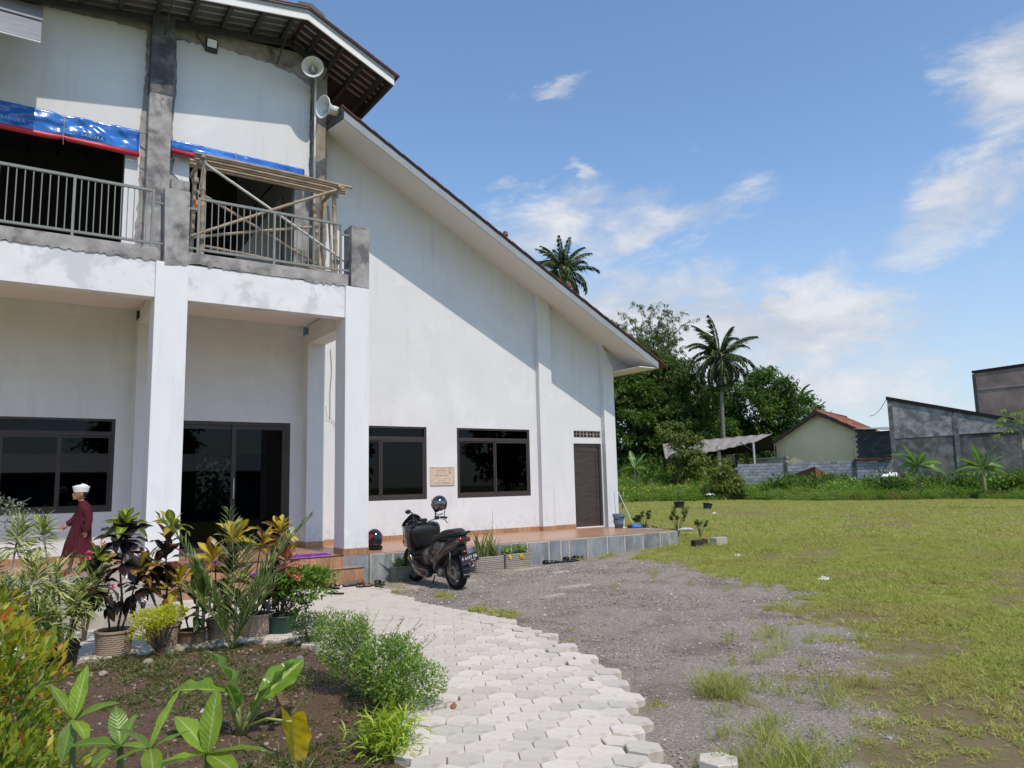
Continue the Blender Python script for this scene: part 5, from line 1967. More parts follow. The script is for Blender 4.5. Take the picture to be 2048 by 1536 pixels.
# robe
bmr = bmesh.new()
rings = [(.225, -.018, .212, .185), (.30, -.015, .198, .178), (.42, -.01, .172, .165), (.53, -.022, .152, .152), (.625, -.035, .135, .142), (.72, -.052, .120, .138), (.80, -.068, .110, .142), (.88, -.074, .104, .146), (.94, -.070, .092, .130), (.985, -.055, .066, .085), (1.015, -.045, .052, .056)]
nn = 48
V, F = [], []
for (z, cx, rx, ry) in rings:
    t = max(0, (.75 - z) / .55)
    for i in range(nn):
        a = 2 * PI * i / nn
        f = 1 + t * (.055 * math.sin(5 * a + 1) + .035 * math.sin(9 * a + 2.5 + z * 3)) + .012 * math.sin(7 * a + z * 22)
        V.append((cx + rx * f * math.cos(a) - (.03 * t * math.sin(a) if math.sin(a) > 0 else 0), ry * f * math.sin(a), z + (.012 * math.cos(a) if z < .25 else 0)))
for j in range(len(rings) - 1):
    for i in range(nn):
        F.append((j * nn + i, j * nn + (i + 1) % nn, (j + 1) * nn + (i + 1) % nn, (j + 1) * nn + i))
F += [tuple(range(nn - 1, -1, -1)), tuple(range((len(rings) - 1) * nn, len(rings) * nn))]
mbr = MB().add(V, F)
mbr.tube([(-.072, .095, .915), (-.085, .135, .88), (-.118, .165, .755), (-.10, .175, .66), (-.085, .170, .585)], [.058, .062, .052, .049, .046], 14)
mbr.tube([(-.05, -.09, .915), (-.03, -.13, .87), (.035, -.15, .765), (.085, -.145, .72), (.130, -.14, .685)], [.058, .060, .050, .047, .044], 14)
mbr.tube([(-.075, .165, .80), (-.03, .172, .72), (-.04, .175, .62)], [.02, .014, .012], 8)
mbr.tube([(.0, .14, .66), (.03, .15, .5), (.05, .17, .3)], [.018, .022, .03], 8)
addmb(bmr, mbr)
remeshed(bmr, 'robe', .0062, robe_m, BOY, 3)
MB().lathe([(.052, 0), (.056, .004), (.056, .016), (.050, .020)], (-.044, 0, 1.004), 20).build('collar', robe_m, BOY, smooth=True)
# hair and cap
hr = MB().ell((-.018, 0, 1.145), (.084, .0745, .092), 20, 12)
bmx = bmesh.new()
addmb(bmx, hr)
for v in list(bmx.verts):
    pass
bmesh.ops.delete(bmx, geom=[f for f in bmx.faces if f.calc_center_median().z < 1.085 or f.calc_center_median().x > .036 and f.calc_center_median().z < 1.17 or (abs(f.calc_center_median().x + .010) < .028 and f.calc_center_median().z < 1.14)], context='FACES')
mh = bpy.data.meshes.new('hair'); bmx.to_mesh(mh); bmx.free(); mh.materials.append(hairm); mh.shade_smooth()
o = link('hair', mh, BOY)
s_ = o.modifiers.new('s', 'SOLIDIFY'); s_.thickness = .006
cp = MB()
V, F = [], []
nn = 28
prof = [(1.150, 1.0), (1.165, 1.03), (1.205, 1.13), (1.232, 1.20), (1.236, 1.17), (1.232, 1.02), (1.250, .80), (1.262, .4), (1.264, .02)]
for (z, s__) in prof:
    for i in range(nn):
        a = 2 * PI * i / nn
        V.append((-.012 + .094 * s__ * math.cos(a), .078 * s__ * math.sin(a) * (1 if z < 1.24 else .8), z + .012 * (s__ - 1) * math.cos(a)))
for j in range(len(prof) - 1):
    for i in range(nn):
        F.append((j * nn + i, j * nn + (i + 1) % nn, (j + 1) * nn + (i + 1) % nn, (j + 1) * nn + i))
cp.add(V, F).build('cap', capm, BOY, smooth=True)
for q in (-1, 1):
    MB().ell((.072, q * .031, 1.128), (.007, .009, .005), 10, 6).build('eye', hairm, BOY, smooth=True)
    MB().tube([(.070, q * .018, 1.147), (.070, q * .034, 1.150), (.060, q * .047, 1.146)], .003, 5).build('eyebrow', hairm, BOY)
MB().ell((.088, 0, 1.0815), (.006, .015, .003), 10, 6).build('mouth', mat('lips', (.22, .075, .06), .5), BOY)
for (fx, fy) in ((.02, .05), (.17, -.05)):
    MB().prism([(fx - .10, fy - .03), (fx + .07, fy - .034), (fx + .10, fy), (fx + .07, fy + .034), (fx - .10, fy + .03)], -.0, .012, 'z').build('sandal_sole', mat('sandal_pink', (.45, .05, .16), .6), BOY, bevel=.004)
# ================================================================== leaves, pots and garden plants
def leafmesh(name, L, Wd, mtl, fold=.25, curl=.35, wave=0., n=9, m_=4, shape='ell', twist=0., base=0., heart=False):
    """one large leaf along +y from the origin, uv across/along"""
    V, UV, F = [], [], []
    for j in range(n + 1):
        t = j / n
        if shape == 'ell':
            w = math.sin(PI * min(1, t * .98 + .02)) ** .75 * (1 - .25 * t)
        elif shape == 'ob':        # widest past the middle
            w = math.sin(PI * t ** 1.5) ** .8 + .12 * (1 - t)
        elif shape == 'lance':
            w = (math.sin(PI * t ** .75)) ** .9
        elif shape == 'strap':
            w = min(1, t * 5 + .45) * (1 - t ** 3)
        elif shape == 'heart':
            w = 1.05 * math.sqrt(max(0, 1 - ((t - .28) / .73) ** 2)) if t > .28 else .82 + .23 * t / .28
            w *= (1 - .28 * t)
            if t > .97:
                w = 0
        w = max(w, .02) * Wd / 2
        a = curl * t * t
        y = L * (t - .30 * curl * t ** 2.5)
        z = L * (base * t - a * .55)
        for i in range(-m_, m_ + 1):
            u = i / m_
            zz = z + abs(u) * w * fold + wave * L * math.sin(t * 17 + (2 if u > 0 else 0)) * abs(u) ** 1.5 * math.sin(PI * t)
            yy = y - (0 if not heart else (abs(u) * 2 - u * u) * L * .12 * max(0, 1 - t * 3.5))
            V.append((u * w + twist * L * t * t, yy, zz))
            UV.append(((u + 1) / 2, t))
    c = 2 * m_ + 1
    F = [(j * c + i, j * c + i + 1, (j + 1) * c + i + 1, (j + 1) * c + i) for j in range(n) for i in range(2 * m_)]
    me = bpy.data.meshes.new(name)
    me.from_pydata(V, [], F)
    uv = me.uv_layers.new(name='UVMap')
    for p in me.polygons:
        for li in p.loop_indices:
            uv.data[li].uv = UV[me.loops[li].vertex_index]
    me.materials.append(mtl)
    me.shade_smooth()
    return me


def place_leaf(me, parent, pos, d, roll=0., s=1., name='leaf'):
    o = link(name, me, parent)
    d = Vector(d).normalized()
    up = Vector((0, 0, 1))
    x = d.cross(up)
    if x.length < .05:
        x = Vector((1, 0, 0))
    x.normalize()
    z = x.cross(d).normalized()
    M3 = Matrix((x, d, z)).transposed()
    M3 = M3 @ Matrix.Rotation(roll, 3, 'Y')
    o.matrix_local = Matrix.Translation(Vector(pos)) @ M3.to_4x4() @ Matrix.Diagonal((s, s, s, 1))
    return o


soilm = mat('potting_soil', (.045, .03, .022), .95, .3, 30., .004, 60.)
potb = mat('pot_beige', (.34, .26, .19), .8, .12, 7., .0, 40., (.25, .19, .14), 4., .5, .7)
potk = mat('pot_black', (.022, .023, .022), .6, .2, 8., spec=.4)
potg = mat('pot_green', (.012, .045, .038), .45, .2, 8., spec=.45)
potr = mat('pot_brown', (.19, .125, .09), .8, .15, 7.)
barkm = mat('stem_brown', (.11, .075, .055), .85, .3, 25., .002, 60.)
stemg = mat('stem_green', (.13, .17, .05), .6, .2, 15.)
barkgrey = mat('bark_grey', (.22, .20, .175), .9, .25, 12., .004, 30.)


def pot(parent, r_, h, mtl, ribs=True, rimw=.012, taper=.82):
    prof = [(r_ * taper, 0)]
    n = 26 if ribs else 4
    for i in range(n + 1):
        t = i / n
        rr = r_ * (taper + (1 - taper) * t)
        prof.append((rr + (.0035 if (i % 2 and ribs) else 0), h * .02 + h * .9 * t))
    prof += [(r_ + rimw, h * .93), (r_ + rimw, h), (r_ - .008, h), (r_ - .012, h * .90)]
    me = MB().lathe(prof, (0, 0, 0), 32, caps=False)
    # woven look: small vertical offset of alternate columns
    if ribs:
        for i, v in enumerate(me.v):
            ring, col_ = divmod(i, 32)
            if 1 < ring < 26 and (ring // 2 + col_) % 2:
                s_ = 1.012
                me.v[i] = (v[0] * s_, v[1] * s_, v[2])
    me.build('pot', mtl, parent, smooth=not ribs)
    MB().lathe([(.001, h * .9), (r_ * .97 - .01, h * .9)], (0, 0, 0), 24, caps=False).build('soil', soilm, parent)


# croton palettes
cr_dark = bigleaf('croton_dark', (.018, .012, .014), (.035, .018, .018), (.06, .02, .02), veins=9, vw=.2, rough=.25, trans=.08)
cr_lime = bigleaf('croton_lime', (.11, .19, .02), (.50, .52, .05), (.60, .58, .08), veins=8, vw=.38, rough=.32, trans=.3)
cr_yel = bigleaf('croton_yellow', (.50, .36, .02), (.70, .55, .08), (.72, .5, .1), veins=8, vw=.35, rough=.35, trans=.3, edge=(.30, .26, .03))
cr_org = bigleaf('croton_orange', (.10, .07, .025), (.48, .20, .03), (.55, .25, .05), veins=9, vw=.42, rough=.3, trans=.2, edge=(.055, .045, .02))
cr_red = bigleaf('croton_red', (.30, .075, .03), (.55, .28, .14), (.6, .3, .15), veins=9, vw=.30, rough=.35, trans=.25, edge=(.20, .07, .03))
cr_brn = bigleaf('croton_brown', (.085, .03, .02), (.22, .07, .03), (.35, .12, .05), veins=9, vw=.3, rough=.3, trans=.15)
PAL = {}
for nm, mt in (('dark', cr_dark), ('lime', cr_lime), ('yellow', cr_yel), ('orange', cr_org), ('red', cr_red), ('brown', cr_brn)):
    PAL[nm] = [leafmesh('leaf', .20, .085, mt, .22, c, w_, shape=sh) for (c, w_, sh) in ((.25, .02, 'ob'), (.6, .035, 'ob'), (.95, .02, 'ell'))]


def whorl(parent, c, n, pal, L=1., up=.5, spread=1., dark_below=None, tiers=3, hgt=.14):
    """rosette of leaves at a stem tip: inner ones upright, outer ones spreading and drooping"""
    c = Vector(c)
    n = int(n * 1.55)
    L = L * 1.08
    a0 = random.uniform(0, 6)
    for i in range(n):
        f = i / max(1, n - 1)            # 0 top .. 1 bottom
        a = a0 + i * 2.4
        el = 1.25 - (1.25 - up + .9) * f * spread
        d = Vector((math.cos(a) * math.cos(el), math.sin(a) * math.cos(el), math.sin(el)))
        p = c - Vector((0, 0, hgt * f))
        k_ = pal if isinstance(pal, str) else random.choices([q[0] for q in pal], [q[1](f) for q in pal])[0]
        me = PAL[k_][min(2, int(f * 2.4 + random.random() * .6))]
        place_leaf(me, parent, p, d, random.uniform(-.5, .5), 1.18 * L * random.uniform(.75, 1.12) * (.8 + .35 * min(1, f * 2)))


def potted(name, label, cat, x, y, r_, h, potm, stems, group=None, ribs=True, lift=0.):
    t = thing(name, label, cat, (x, y, float(gz(x, y)) + lift), 0, group)
    if r_:
        pot(t, r_, h, potm, ribs)
    for pts, rad in stems:
        MB().tube(pts, rad, 7).build('stem', barkm, t, smooth=True)
    return t


GC = 'potted crotons in the row along the pavers'
# 1: dark croton with lime top in the leftmost beige pot
t = potted('croton', 'tall dark purple croton with bright lime top in the leftmost ribbed beige pot', 'potted plant', .97, 8.32, .165, .28, potb,
           [([(.02, 0, .24), (.06, 0, .5), (.03, .01, .80), (.05, 0, 1.05), (.06, .0, 1.26)], [.012, .011, .009, .008, .006]), ([(-.03, .02, .24), (-.07, .02, .5), (-.15, .02, .70), (-.16, .0, .82)], [.010, .009, .007, .006]),
            ([(.05, -.02, .24), (.12, -.04, .50), (.16, -.04, .72), (.2, -.04, .82)], [.010, .009, .007, .006])], GC)
whorl(t, (.06, 0, 1.27), 9, 'lime', .95, .6, .75, hgt=.05)
whorl(t, (.05, 0, 1.19), 12, 'dark', 1.15, .3, .75, hgt=.10)
whorl(t, (.04, 0, 1.02), 9, 'dark', 1.05, .2, .8, hgt=.16)
whorl(t, (-.17, 0, .98), 6, 'lime', .8, .6, .8, hgt=.04)
whorl(t, (-.16, 0, .84), 12, 'dark', 1.1, .2, .9, hgt=.22)
whorl(t, (.20, -.04, .86), 7, [('orange', lambda f: 1), ('yellow', lambda f: 1.5 - f)], 1.0, .5, .8, hgt=.08)
whorl(t, (.18, -.04, .74), 7, 'dark', 1.0, .1, .9, hgt=.14)
place_leaf(PAL['dark'][1], t, (.02, 0, .52), (.5, -.4, .1), 0, 1.1)
place_leaf(PAL['orange'][2], t, (-.02, -.02, .5), (-.2, -.3, -.8), 0, .9)
for q in range(7):
    place_leaf(PAL['dark'][2], t, (-.05 + .02 * q, -.02, .45 + .05 * (q % 3)), (math.cos(q * 2.1), math.sin(q * 2.1), -.35), 0, .9)
# 2: second croton behind the small yellow bush
t = potted('croton', 'croton with yellow crown and reddish brown leaves behind the small yellow bush', 'potted plant', 1.42, 8.42, .16, .27, potb,
           [([(0, 0, .24), (.02, 0, .6), (.0, 0, .9), (.03, 0, 1.2)], [.012, .010, .008, .006]), ([(.02, 0, .24), (-.1, 0, .5), (-.2, 0, .72)], [.010, .008, .006])], GC)
whorl(t, (.05, 0, 1.22), 7, [('lime', lambda f: 1), ('yellow', lambda f: 1)], .95, .7, .7, hgt=.03)
whorl(t, (.02, 0, 1.10), 8, 'brown', .95, .4, .8, hgt=.10)
whorl(t, (.0, 0, .95), 8, [('dark', lambda f: 2), ('brown', lambda f: 1)], .95, .1, .9, hgt=.14)
whorl(t, (-.20, 0, .86), 7, 'yellow', .95, .5, .8, hgt=.05)
whorl(t, (-.20, 0, .76), 9, [('orange', lambda f: 1), ('dark', lambda f: 1)], 1.1, .1, .9, hgt=.16)
whorl(t, (.06, 0, .66), 8, [('orange', lambda f: 1), ('dark', lambda f: 1.4)], 1.05, -.1, .8, hgt=.14)
# 3: yellow veined croton + broad green plant in the short brown pot
t = potted('croton', 'yellow veined croton beside broad green leaves in the short brown pot', 'potted plant', 1.68, 8.34, .135, .19, potr,
           [([(-.03, .0, .16), (-.10, 0, .42), (-.14, 0, .62)], [.009, .008, .006])], GC, ribs=False)
whorl(t, (-.14, 0, .68), 9, 'yellow', 1.0, .4, .8, hgt=.09)
bl_green = bigleaf('dumb_cane_leaf', (.085, .15, .03), (.26, .33, .10), (.34, .38, .16), veins=14, vw=.25, rough=.35, trans=.3)
bl_dk = bigleaf('dumb_cane_leaf_old', (.035, .075, .02), (.07, .12, .035), (.2, .22, .1), veins=14, vw=.25, rough=.35, trans=.2)
cane = [leafmesh('leaf', .30, .105, bl_green, .35, c, .01, shape='lance', n=10) for c in (.1, .35, .8)]
caned = [leafmesh('leaf', .30, .115, bl_dk, .3, c, .01, shape='lance', n=10) for c in (.4, .9)]
for (sx, hh_) in ((.03, .62), (.09, .50)):
    MB().tube([(sx, -.02, .15), (sx + .01, -.02, hh_)], [.020, .014], 8).build('stem', mat('cane_pale', (.42, .36, .24), .6, .1, 10.), t, smooth=True)
    for i in range(13):
        f = i / 12
        a = i * 2.4 + sx * 30
        el = 1.35 - 1.3 * f
        place_leaf((cane if i < 7 else caned)[min(1, int(f * 2)) if i >= 7 else min(2, int(f * 3))], t, (sx + .01, -.02, hh_ + .02 - .34 * f), (math.cos(a) * math.cos(el), math.sin(a) * math.cos(el), math.sin(el)), random.uniform(-.4, .4), random.uniform(.75, 1.05))
# 4: croton with pale yellow tips behind the date palm
t = potted('croton', 'croton with golden tips in the beige pot left of the date palm', 'potted plant', 1.99, 8.40, .165, .26, potb,
           [([(0, 0, .23), (.03, 0, .6), (.06, 0, 1.0)], [.012, .010, .006]), ([(-.02, 0, .23), (-.08, 0, .5), (-.10, 0, .85)], [.010, .008, .006])], GC)
whorl(t, (.08, 0, 1.08), 8, 'yellow', 1.05, .7, .6, hgt=.06)
whorl(t, (-.12, 0, .90), 9, [('orange', lambda f: 1), ('yellow', lambda f: 1.2 - f)], 1.15, .4, .7, hgt=.12)
whorl(t, (.05, 0, .80), 12, [('dark', lambda f: 1.2), ('orange', lambda f: 1), ('lime', lambda f: .3)], 1.1, .1, .9, hgt=.28)
whorl(t, (.02, 0, .5), 9, [('dark', lambda f: 1.6), ('lime', lambda f: .5)], 1.0, .0, .8, hgt=.12)
# 5: red and orange croton leaning right
t = potted('croton', 'red and orange croton leaning right, behind the date palm fronds', 'potted plant', 2.31, 8.36, .165, .28, potb,
           [([(0, 0, .24), (.06, .02, .6), (.18, .04, .9), (.24, .04, 1.14)], [.012, .010, .008, .006]), ([(.02, 0, .24), (.14, 0, .5), (.30, .0, .8)], [.010, .008, .006]), ([(-.02, 0, .24), (-.02, 0, .6), (.04, 0, 1.0)], [.010, .008, .006])], GC)
whorl(t, (.26, .04, 1.16), 13, [('orange', lambda f: 1), ('yellow', lambda f: 1.8 - f), ('red', lambda f: f)], .95, .4, .8, hgt=.14)
whorl(t, (.06, .0, 1.04), 10, [('orange', lambda f: 1), ('yellow', lambda f: 1)], .9, .4, .8, hgt=.12)
whorl(t, (.32, .0, .86), 14, [('red', lambda f: 2), ('orange', lambda f: .5), ('brown', lambda f: 1)], .95, .1, .95, hgt=.26)
whorl(t, (.20, .0, .66), 10, [('red', lambda f: 1), ('brown', lambda f: 1), ('dark', lambda f: 1)], .95, .0, .9, hgt=.16)
whorl(t, (.05, .0, .6), 9, [('dark', lambda f: 1)], .95, .0, .9, hgt=.16)


def cloud_leaves(parent, name, lobes, n, L, Wd, mtl, up=.5, shell=.5, out=1., tintf=None, curl=.25, rnd=.7, kind='stuff'):
    P, d, r_ = cloud_pts(lobes, n, shell)
    D = d * out + rng.normal(size=(n, 3)) * rnd + np.array([0, 0, up])
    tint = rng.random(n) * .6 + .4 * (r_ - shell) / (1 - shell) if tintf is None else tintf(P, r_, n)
    V, Q, T = leaves_np(P, D, L * rng.uniform(.7, 1.25, n), Wd * rng.uniform(.8, 1.2, n), tint, curl=curl)
    o = link(name, mesh_np(name, V, Q, mtl, {'tint': T}), parent)
    if kind:
        o['kind'] = kind
    return o


def twigs(parent, lobes, base, n, r0_=.006, mtl=None, name='branches'):
    """stems from the base forking up into the lobes"""
    mb = MB()
    P, d, r_ = cloud_pts(lobes, n, .2)
    for p in P:
        b = Vector(base) + Vector((random.uniform(-.02, .02), random.uniform(-.02, .02), 0))
        p = Vector(p)
        m1 = b.lerp(p, .4) + Vector((0, 0, .12 * (p - b).length))
        mb.tube([b, m1, p], [r0_, r0_ * .6, r0_ * .2], 5, caps=False)
    o = mb.build(name, mtl or barkm, parent)
    return o


# 6: glossy green shrub in the dark green pot
lm_bright = leafmat('leaf_bright', [(.03, .075, .008), (.09, .19, .018), (.22, .33, .035)])
lm_mid = leafmat('leaf_mid', [(.02, .05, .010), (.05, .105, .018), (.12, .19, .035)])
lm_dark = leafmat('leaf_dark', [(.008, .020, .007), (.018, .042, .010), (.045, .085, .018)], trans=.2)
lm_lime = leafmat('leaf_lime', [(.20, .26, .02), (.48, .50, .03), (.66, .60, .05)])
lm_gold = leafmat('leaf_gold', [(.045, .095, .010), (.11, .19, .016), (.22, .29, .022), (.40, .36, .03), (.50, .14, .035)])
lm_varieg = leafmat('leaf_variegated', [(.14, .21, .05), (.46, .50, .17), (.76, .75, .42)])
lm_tree1 = leafmat('tree_leaf_dark', [(.028, .055, .013), (.068, .125, .022), (.15, .23, .042)], rough=.5, trans=.35)
lm_tree2 = leafmat('tree_leaf_green', [(.028, .065, .014), (.07, .14, .024), (.15, .24, .042)], rough=.5, trans=.35)
lm_tree3 = leafmat('tree_leaf_olive', [(.035, .06, .012), (.10, .14, .024), (.21, .24, .045), (.32, .22, .06)], rough=.45)
lm_bamboo = leafmat('bamboo_leaf', [(.03, .058, .018), (.08, .13, .032), (.18, .23, .07)], rough=.5)
lm_weed = leafmat('weed_leaf', [(.07, .14, .02), (.16, .28, .035), (.30, .42, .07)], rough=.6, patch=(.26, .30, .08))
lm_palm = leafmat('palm_leaf', [(.018, .036, .014), (.045, .085, .026), (.10, .145, .05)], rough=.4, spec=.5)
lm_grass = leafmat('grass_blade', [(.19, .235, .055), (.32, .36, .085), (.43, .42, .13), (.50, .44, .21)], rough=.6, trans=.4, patch=(.40, .34, .16))
lm_date = leafmat('date_leaf', [(.08, .13, .045), (.17, .24, .085), (.34, .38, .15)], rough=.35)

t = potted('green_shrub', 'glossy green shrub in the dark green pot, rightmost of the pots', 'potted plant', 2.56, 8.32, .165, .24, potg, [], 'potted shrubs along the pavers', ribs=False)
lob = [(.20, .0, .62, .34, .22, .10), (.42, .0, .60, .22, .2, .09), (-.02, 0, .52, .18, .2, .12), (.25, -.05, .46, .3, .2, .10)]
twigs(t, lob, (0, 0, .2), 16, .008)
cloud_leaves(t, 'leaves', lob, 1500, .055, .03, lm_bright, up=.5, shell=.3)
cloud_leaves(t, 'lower_leaves', [(.1, 0, .34, .26, .2, .10)], 260, .05, .028, lm_dark, up=.1)

# small yellow dome bush
t = thing('duranta_bush', 'small round yellow green bush in front of the beige pots', 'bush', (1.30, 7.98, 0.02))
lob = [(-.02, 0, .36, .24, .22, .085), (-.14, -.02, .24, .13, .12, .075), (.12, .0, .40, .15, .14, .06), (.0, -.1, .34, .14, .1, .08)]
twigs(t, lob, (.03, 0, 0), 26, .007)
cloud_leaves(t, 'foliage', lob, 2400, .026, .014, lm_lime, up=.7, shell=.45)

# wild date palm
def date_frond(parent, base, az_, el, L, nl=26, wleaf=.20, mtl=lm_date, nm='frond', arch=.55, lw=.012):
    pts = []
    p = Vector(base)
    e = el
    st = L / 12
    for i in range(13):
        pts.append(p.copy())
        p = p + Vector((math.cos(az_) * math.cos(e), math.sin(az_) * math.cos(e), math.sin(e))) * st
        e -= arch / 12 * (.4 + i / 8)
    V, Q, T = [], [], []
    parts = []
    P, D, S_ = [], [], []
    for j in range(nl):
        t = .14 + .86 * j / (nl - 1)
        f = t * 12
        i = min(11, int(f))
        q = pts[i].lerp(pts[i + 1], f - i)
        tan = (pts[i + 1] - pts[i]).normalized()
        side = tan.cross(Vector((0, 0, 1)))
        if side.length < .05:
            side = Vector((-math.sin(az_), math.cos(az_), 0))
        side.normalize()
        nrm = side.cross(tan)
        for s in (-1, 1):
            d = tan * (.9 + .5 * t) + side * s * 1.0 + nrm * random.uniform(.05, .5)
            P.append(q)
            D.append(d)
            S_.append(wleaf * (math.sin(PI * (.12 + .80 * t)) ** .6) * random.uniform(.85, 1.1))
    V, Q, T = leaves_np(np.array([list(a) for a in P]), np.array([list(a) for a in D]), np.array(S_), lw, rng.random(len(P)), fold=.6, curl=.06)
    fr_ = link(nm, mesh_np(nm, V, Q, mtl, {'tint': T}), parent)
    MB().tube(pts, [.009 - .0006 * i for i in range(13)], 6).build('rachis', stemg, fr_, smooth=True)
    return fr_


t = thing('date_palm', 'young spiky date palm with stiff feathery fronds rooted in the flower bed', 'palm', (1.95, 7.80, .03))
for (az_, el, L) in ((2.75, 1.22, 1.45), (2.9, 1.30, .95), (-.15, 1.20, 1.42), (-.35, 1.32, 1.15), (1.6, 1.48, 1.35), (-1.5, 1.42, 1.10), (3.3, 1.10, .75), (-.9, 1.15, .85), (.2, 1.05, .80)):
    date_frond(t, (random.uniform(-.03, .03), random.uniform(-.03, .03), 0), az_, el, L, nl=20, wleaf=.27, lw=.021, arch=.42)

# dracaenas with striped leaves
def dracaena(label, x, y, heads, potspec=None, seed=0):
    t = thing('dracaena', label, 'potted plant' if potspec else 'plant', (x, y, .02), 0, 'variegated dracaenas at the left edge')
    if potspec:
        pot(t, potspec[0], potspec[1], potk, False)
        MB().lathe([(potspec[0] * 1.04, potspec[1] * .62), (potspec[0] * 1.07, potspec[1] * .66), (potspec[0] * 1.03, potspec[1] * .70)], (0, 0, 0), 28, caps=False).build('pot_ring', potk, t)
    for (hx, hy, hz_) in heads:
        MB().tube([(0, 0, .12), (hx * .45, hy * .45, hz_ * .5), (hx, hy, hz_)], [.014, .011, .007], 7).build('stem', barkgrey, t, smooth=True)
        n = 90
        f = rng.random(n)
        az_ = rng.uniform(0, 2 * PI, n)
        el = 1.35 - 1.75 * f
        P = np.stack([np.full(n, hx), np.full(n, hy), hz_ + .02 - .22 * f], 1)
        D = np.stack([np.cos(az_) * np.cos(el), np.sin(az_) * np.cos(el), np.sin(el)], 1)
        V, Q, T = leaves_np(P, D, rng.uniform(.13, .22, n), .020, np.clip(rng.random(n) * .9 + .15 * (1 - f), 0, 1), curl=.5)
        o = link('leaf_head', mesh_np('leaf_head', V, Q, lm_varieg, {'tint': T}), t)
        V2, Q2, T2 = leaves_np(P + [0, 0, .002], D, rng.uniform(.12, .20, n), .008, np.full(n, .05), curl=.5)
        link('leaf_stripes', mesh_np('leaf_stripes', V2, Q2, lm_mid, {'tint': T2}), o)
    return t


dracaena('striped dracaena in the low black pot nearest the beige pots', .55, 8.22, [(-.22, .05, 1.22), (-.08, 0, .80), (.12, .0, .62), (.06, -.05, .50), (-.14, 0, .60), (.22, .05, .72), (-.18, -.05, .45)], (.135, .20))
dracaena('pale striped dracaena at the left edge of the picture', .02, 7.6, [(.12, .1, 1.22), (-.05, 0, .95), (.26, .0, .90), (.05, -.1, .75)], None)
dracaena('low striped dracaena behind the golden bush', .28, 8.0, [(-.06, .1, .74), (.08, 0, .52), (-.12, 0, .60), (.16, 0, .42)], None)

# bougainvillea
t = thing('bougainvillea', 'slender bougainvillea with bright pink flowers beside the walking child', 'flowering plant', (.80, 9.3, .03))
lob = [(0, 0, .62, .24, .16, .20), (.12, 0, .82, .14, .1, .12), (-.16, 0, .85, .1, .1, .1), (.1, 0, .4, .2, .14, .14)]
twigs(t, lob, (0, 0, 0), 12, .006)
cloud_leaves(t, 'leaves', lob, 420, .04, .024, lm_mid, shell=.3)
pinkm = leafmat('bract_pink', [(.45, .01, .10), (.72, .03, .22)])
for (a, b, c_) in ((.13, -.05, .98), (.0, -.06, .88), (.17, -.04, .60), (-.22, -.05, .70), (.02, -.08, .82), (.24, 0, .52)):
    cloud_leaves(t, 'flower', [(a, b, c_, .03, .03, .025)], 22, .028, .024, pinkm, shell=.2, kind=None)

# grey green sprig entering from the left
t = thing('olive_shrub', 'thin grey green shrub reaching in from the left edge in front of the window', 'shrub', (-.42, 7.1, .03))
lm_grey = leafmat('leaf_grey', [(.10, .12, .09), (.22, .25, .19), (.36, .38, .30)])
mb = MB()
pts_ = [(0, 0, 0), (.05, 0, .7), (.16, .05, 1.15), (.34, .08, 1.34), (.55, .1, 1.40)]
mb.tube(pts_, [.014, .011, .008, .005, .003], 6)
for (a, b) in (((.16, .05, 1.15), (.30, .0, 1.52)), ((.34, .08, 1.34), (.42, .05, 1.55)), ((.34, .08, 1.34), (.55, .02, 1.30)), ((.45, .09, 1.38), (.62, .1, 1.50))):
    mb.tube([a, b], [.004, .002], 5)
mb.build('branches', barkgrey, t)
lob = [(.30, .02, 1.48, .14, .1, .10), (.42, .05, 1.42, .16, .1, .09), (.56, .08, 1.38, .12, .08, .08), (.52, .02, 1.30, .1, .08, .05), (.15, .05, 1.2, .12, .1, .12)]
cloud_leaves(t, 'leaves', lob, 620, .035, .012, lm_grey, shell=.1, up=.4)

# golden bush in the left foreground
t = thing('golden_shrub', 'dense golden green shrub with orange tips filling the lower left corner', 'shrub', (-.22, 4.3, 0.02))
lob = [(-.20, .1, .78, .55, .60, .45), (.14, -.15, .60, .42, .50, .40), (-.02, .5, .72, .45, .5, .40), (.05, -.75, .38, .45, .45, .34), (.30, -.45, .28, .34, .4, .26), (-.5, -.6, .55, .5, .5, .45), (.22, .35, .35, .3, .4, .3), (-.25, -1.25, .28, .5, .4, .34)]
twigs(t, lob, (-.05, -.1, 0), 60, .010)
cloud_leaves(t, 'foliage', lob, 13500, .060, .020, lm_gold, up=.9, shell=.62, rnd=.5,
             tintf=lambda P, r_, n: np.clip(np.where(rng.random(n) < .035, 1.0, rng.random(n) * .45 + .42 * (r_ - .62) / .38 - .08 + .18 * (P[:, 2] > .75)), 0, 1), curl=.15)

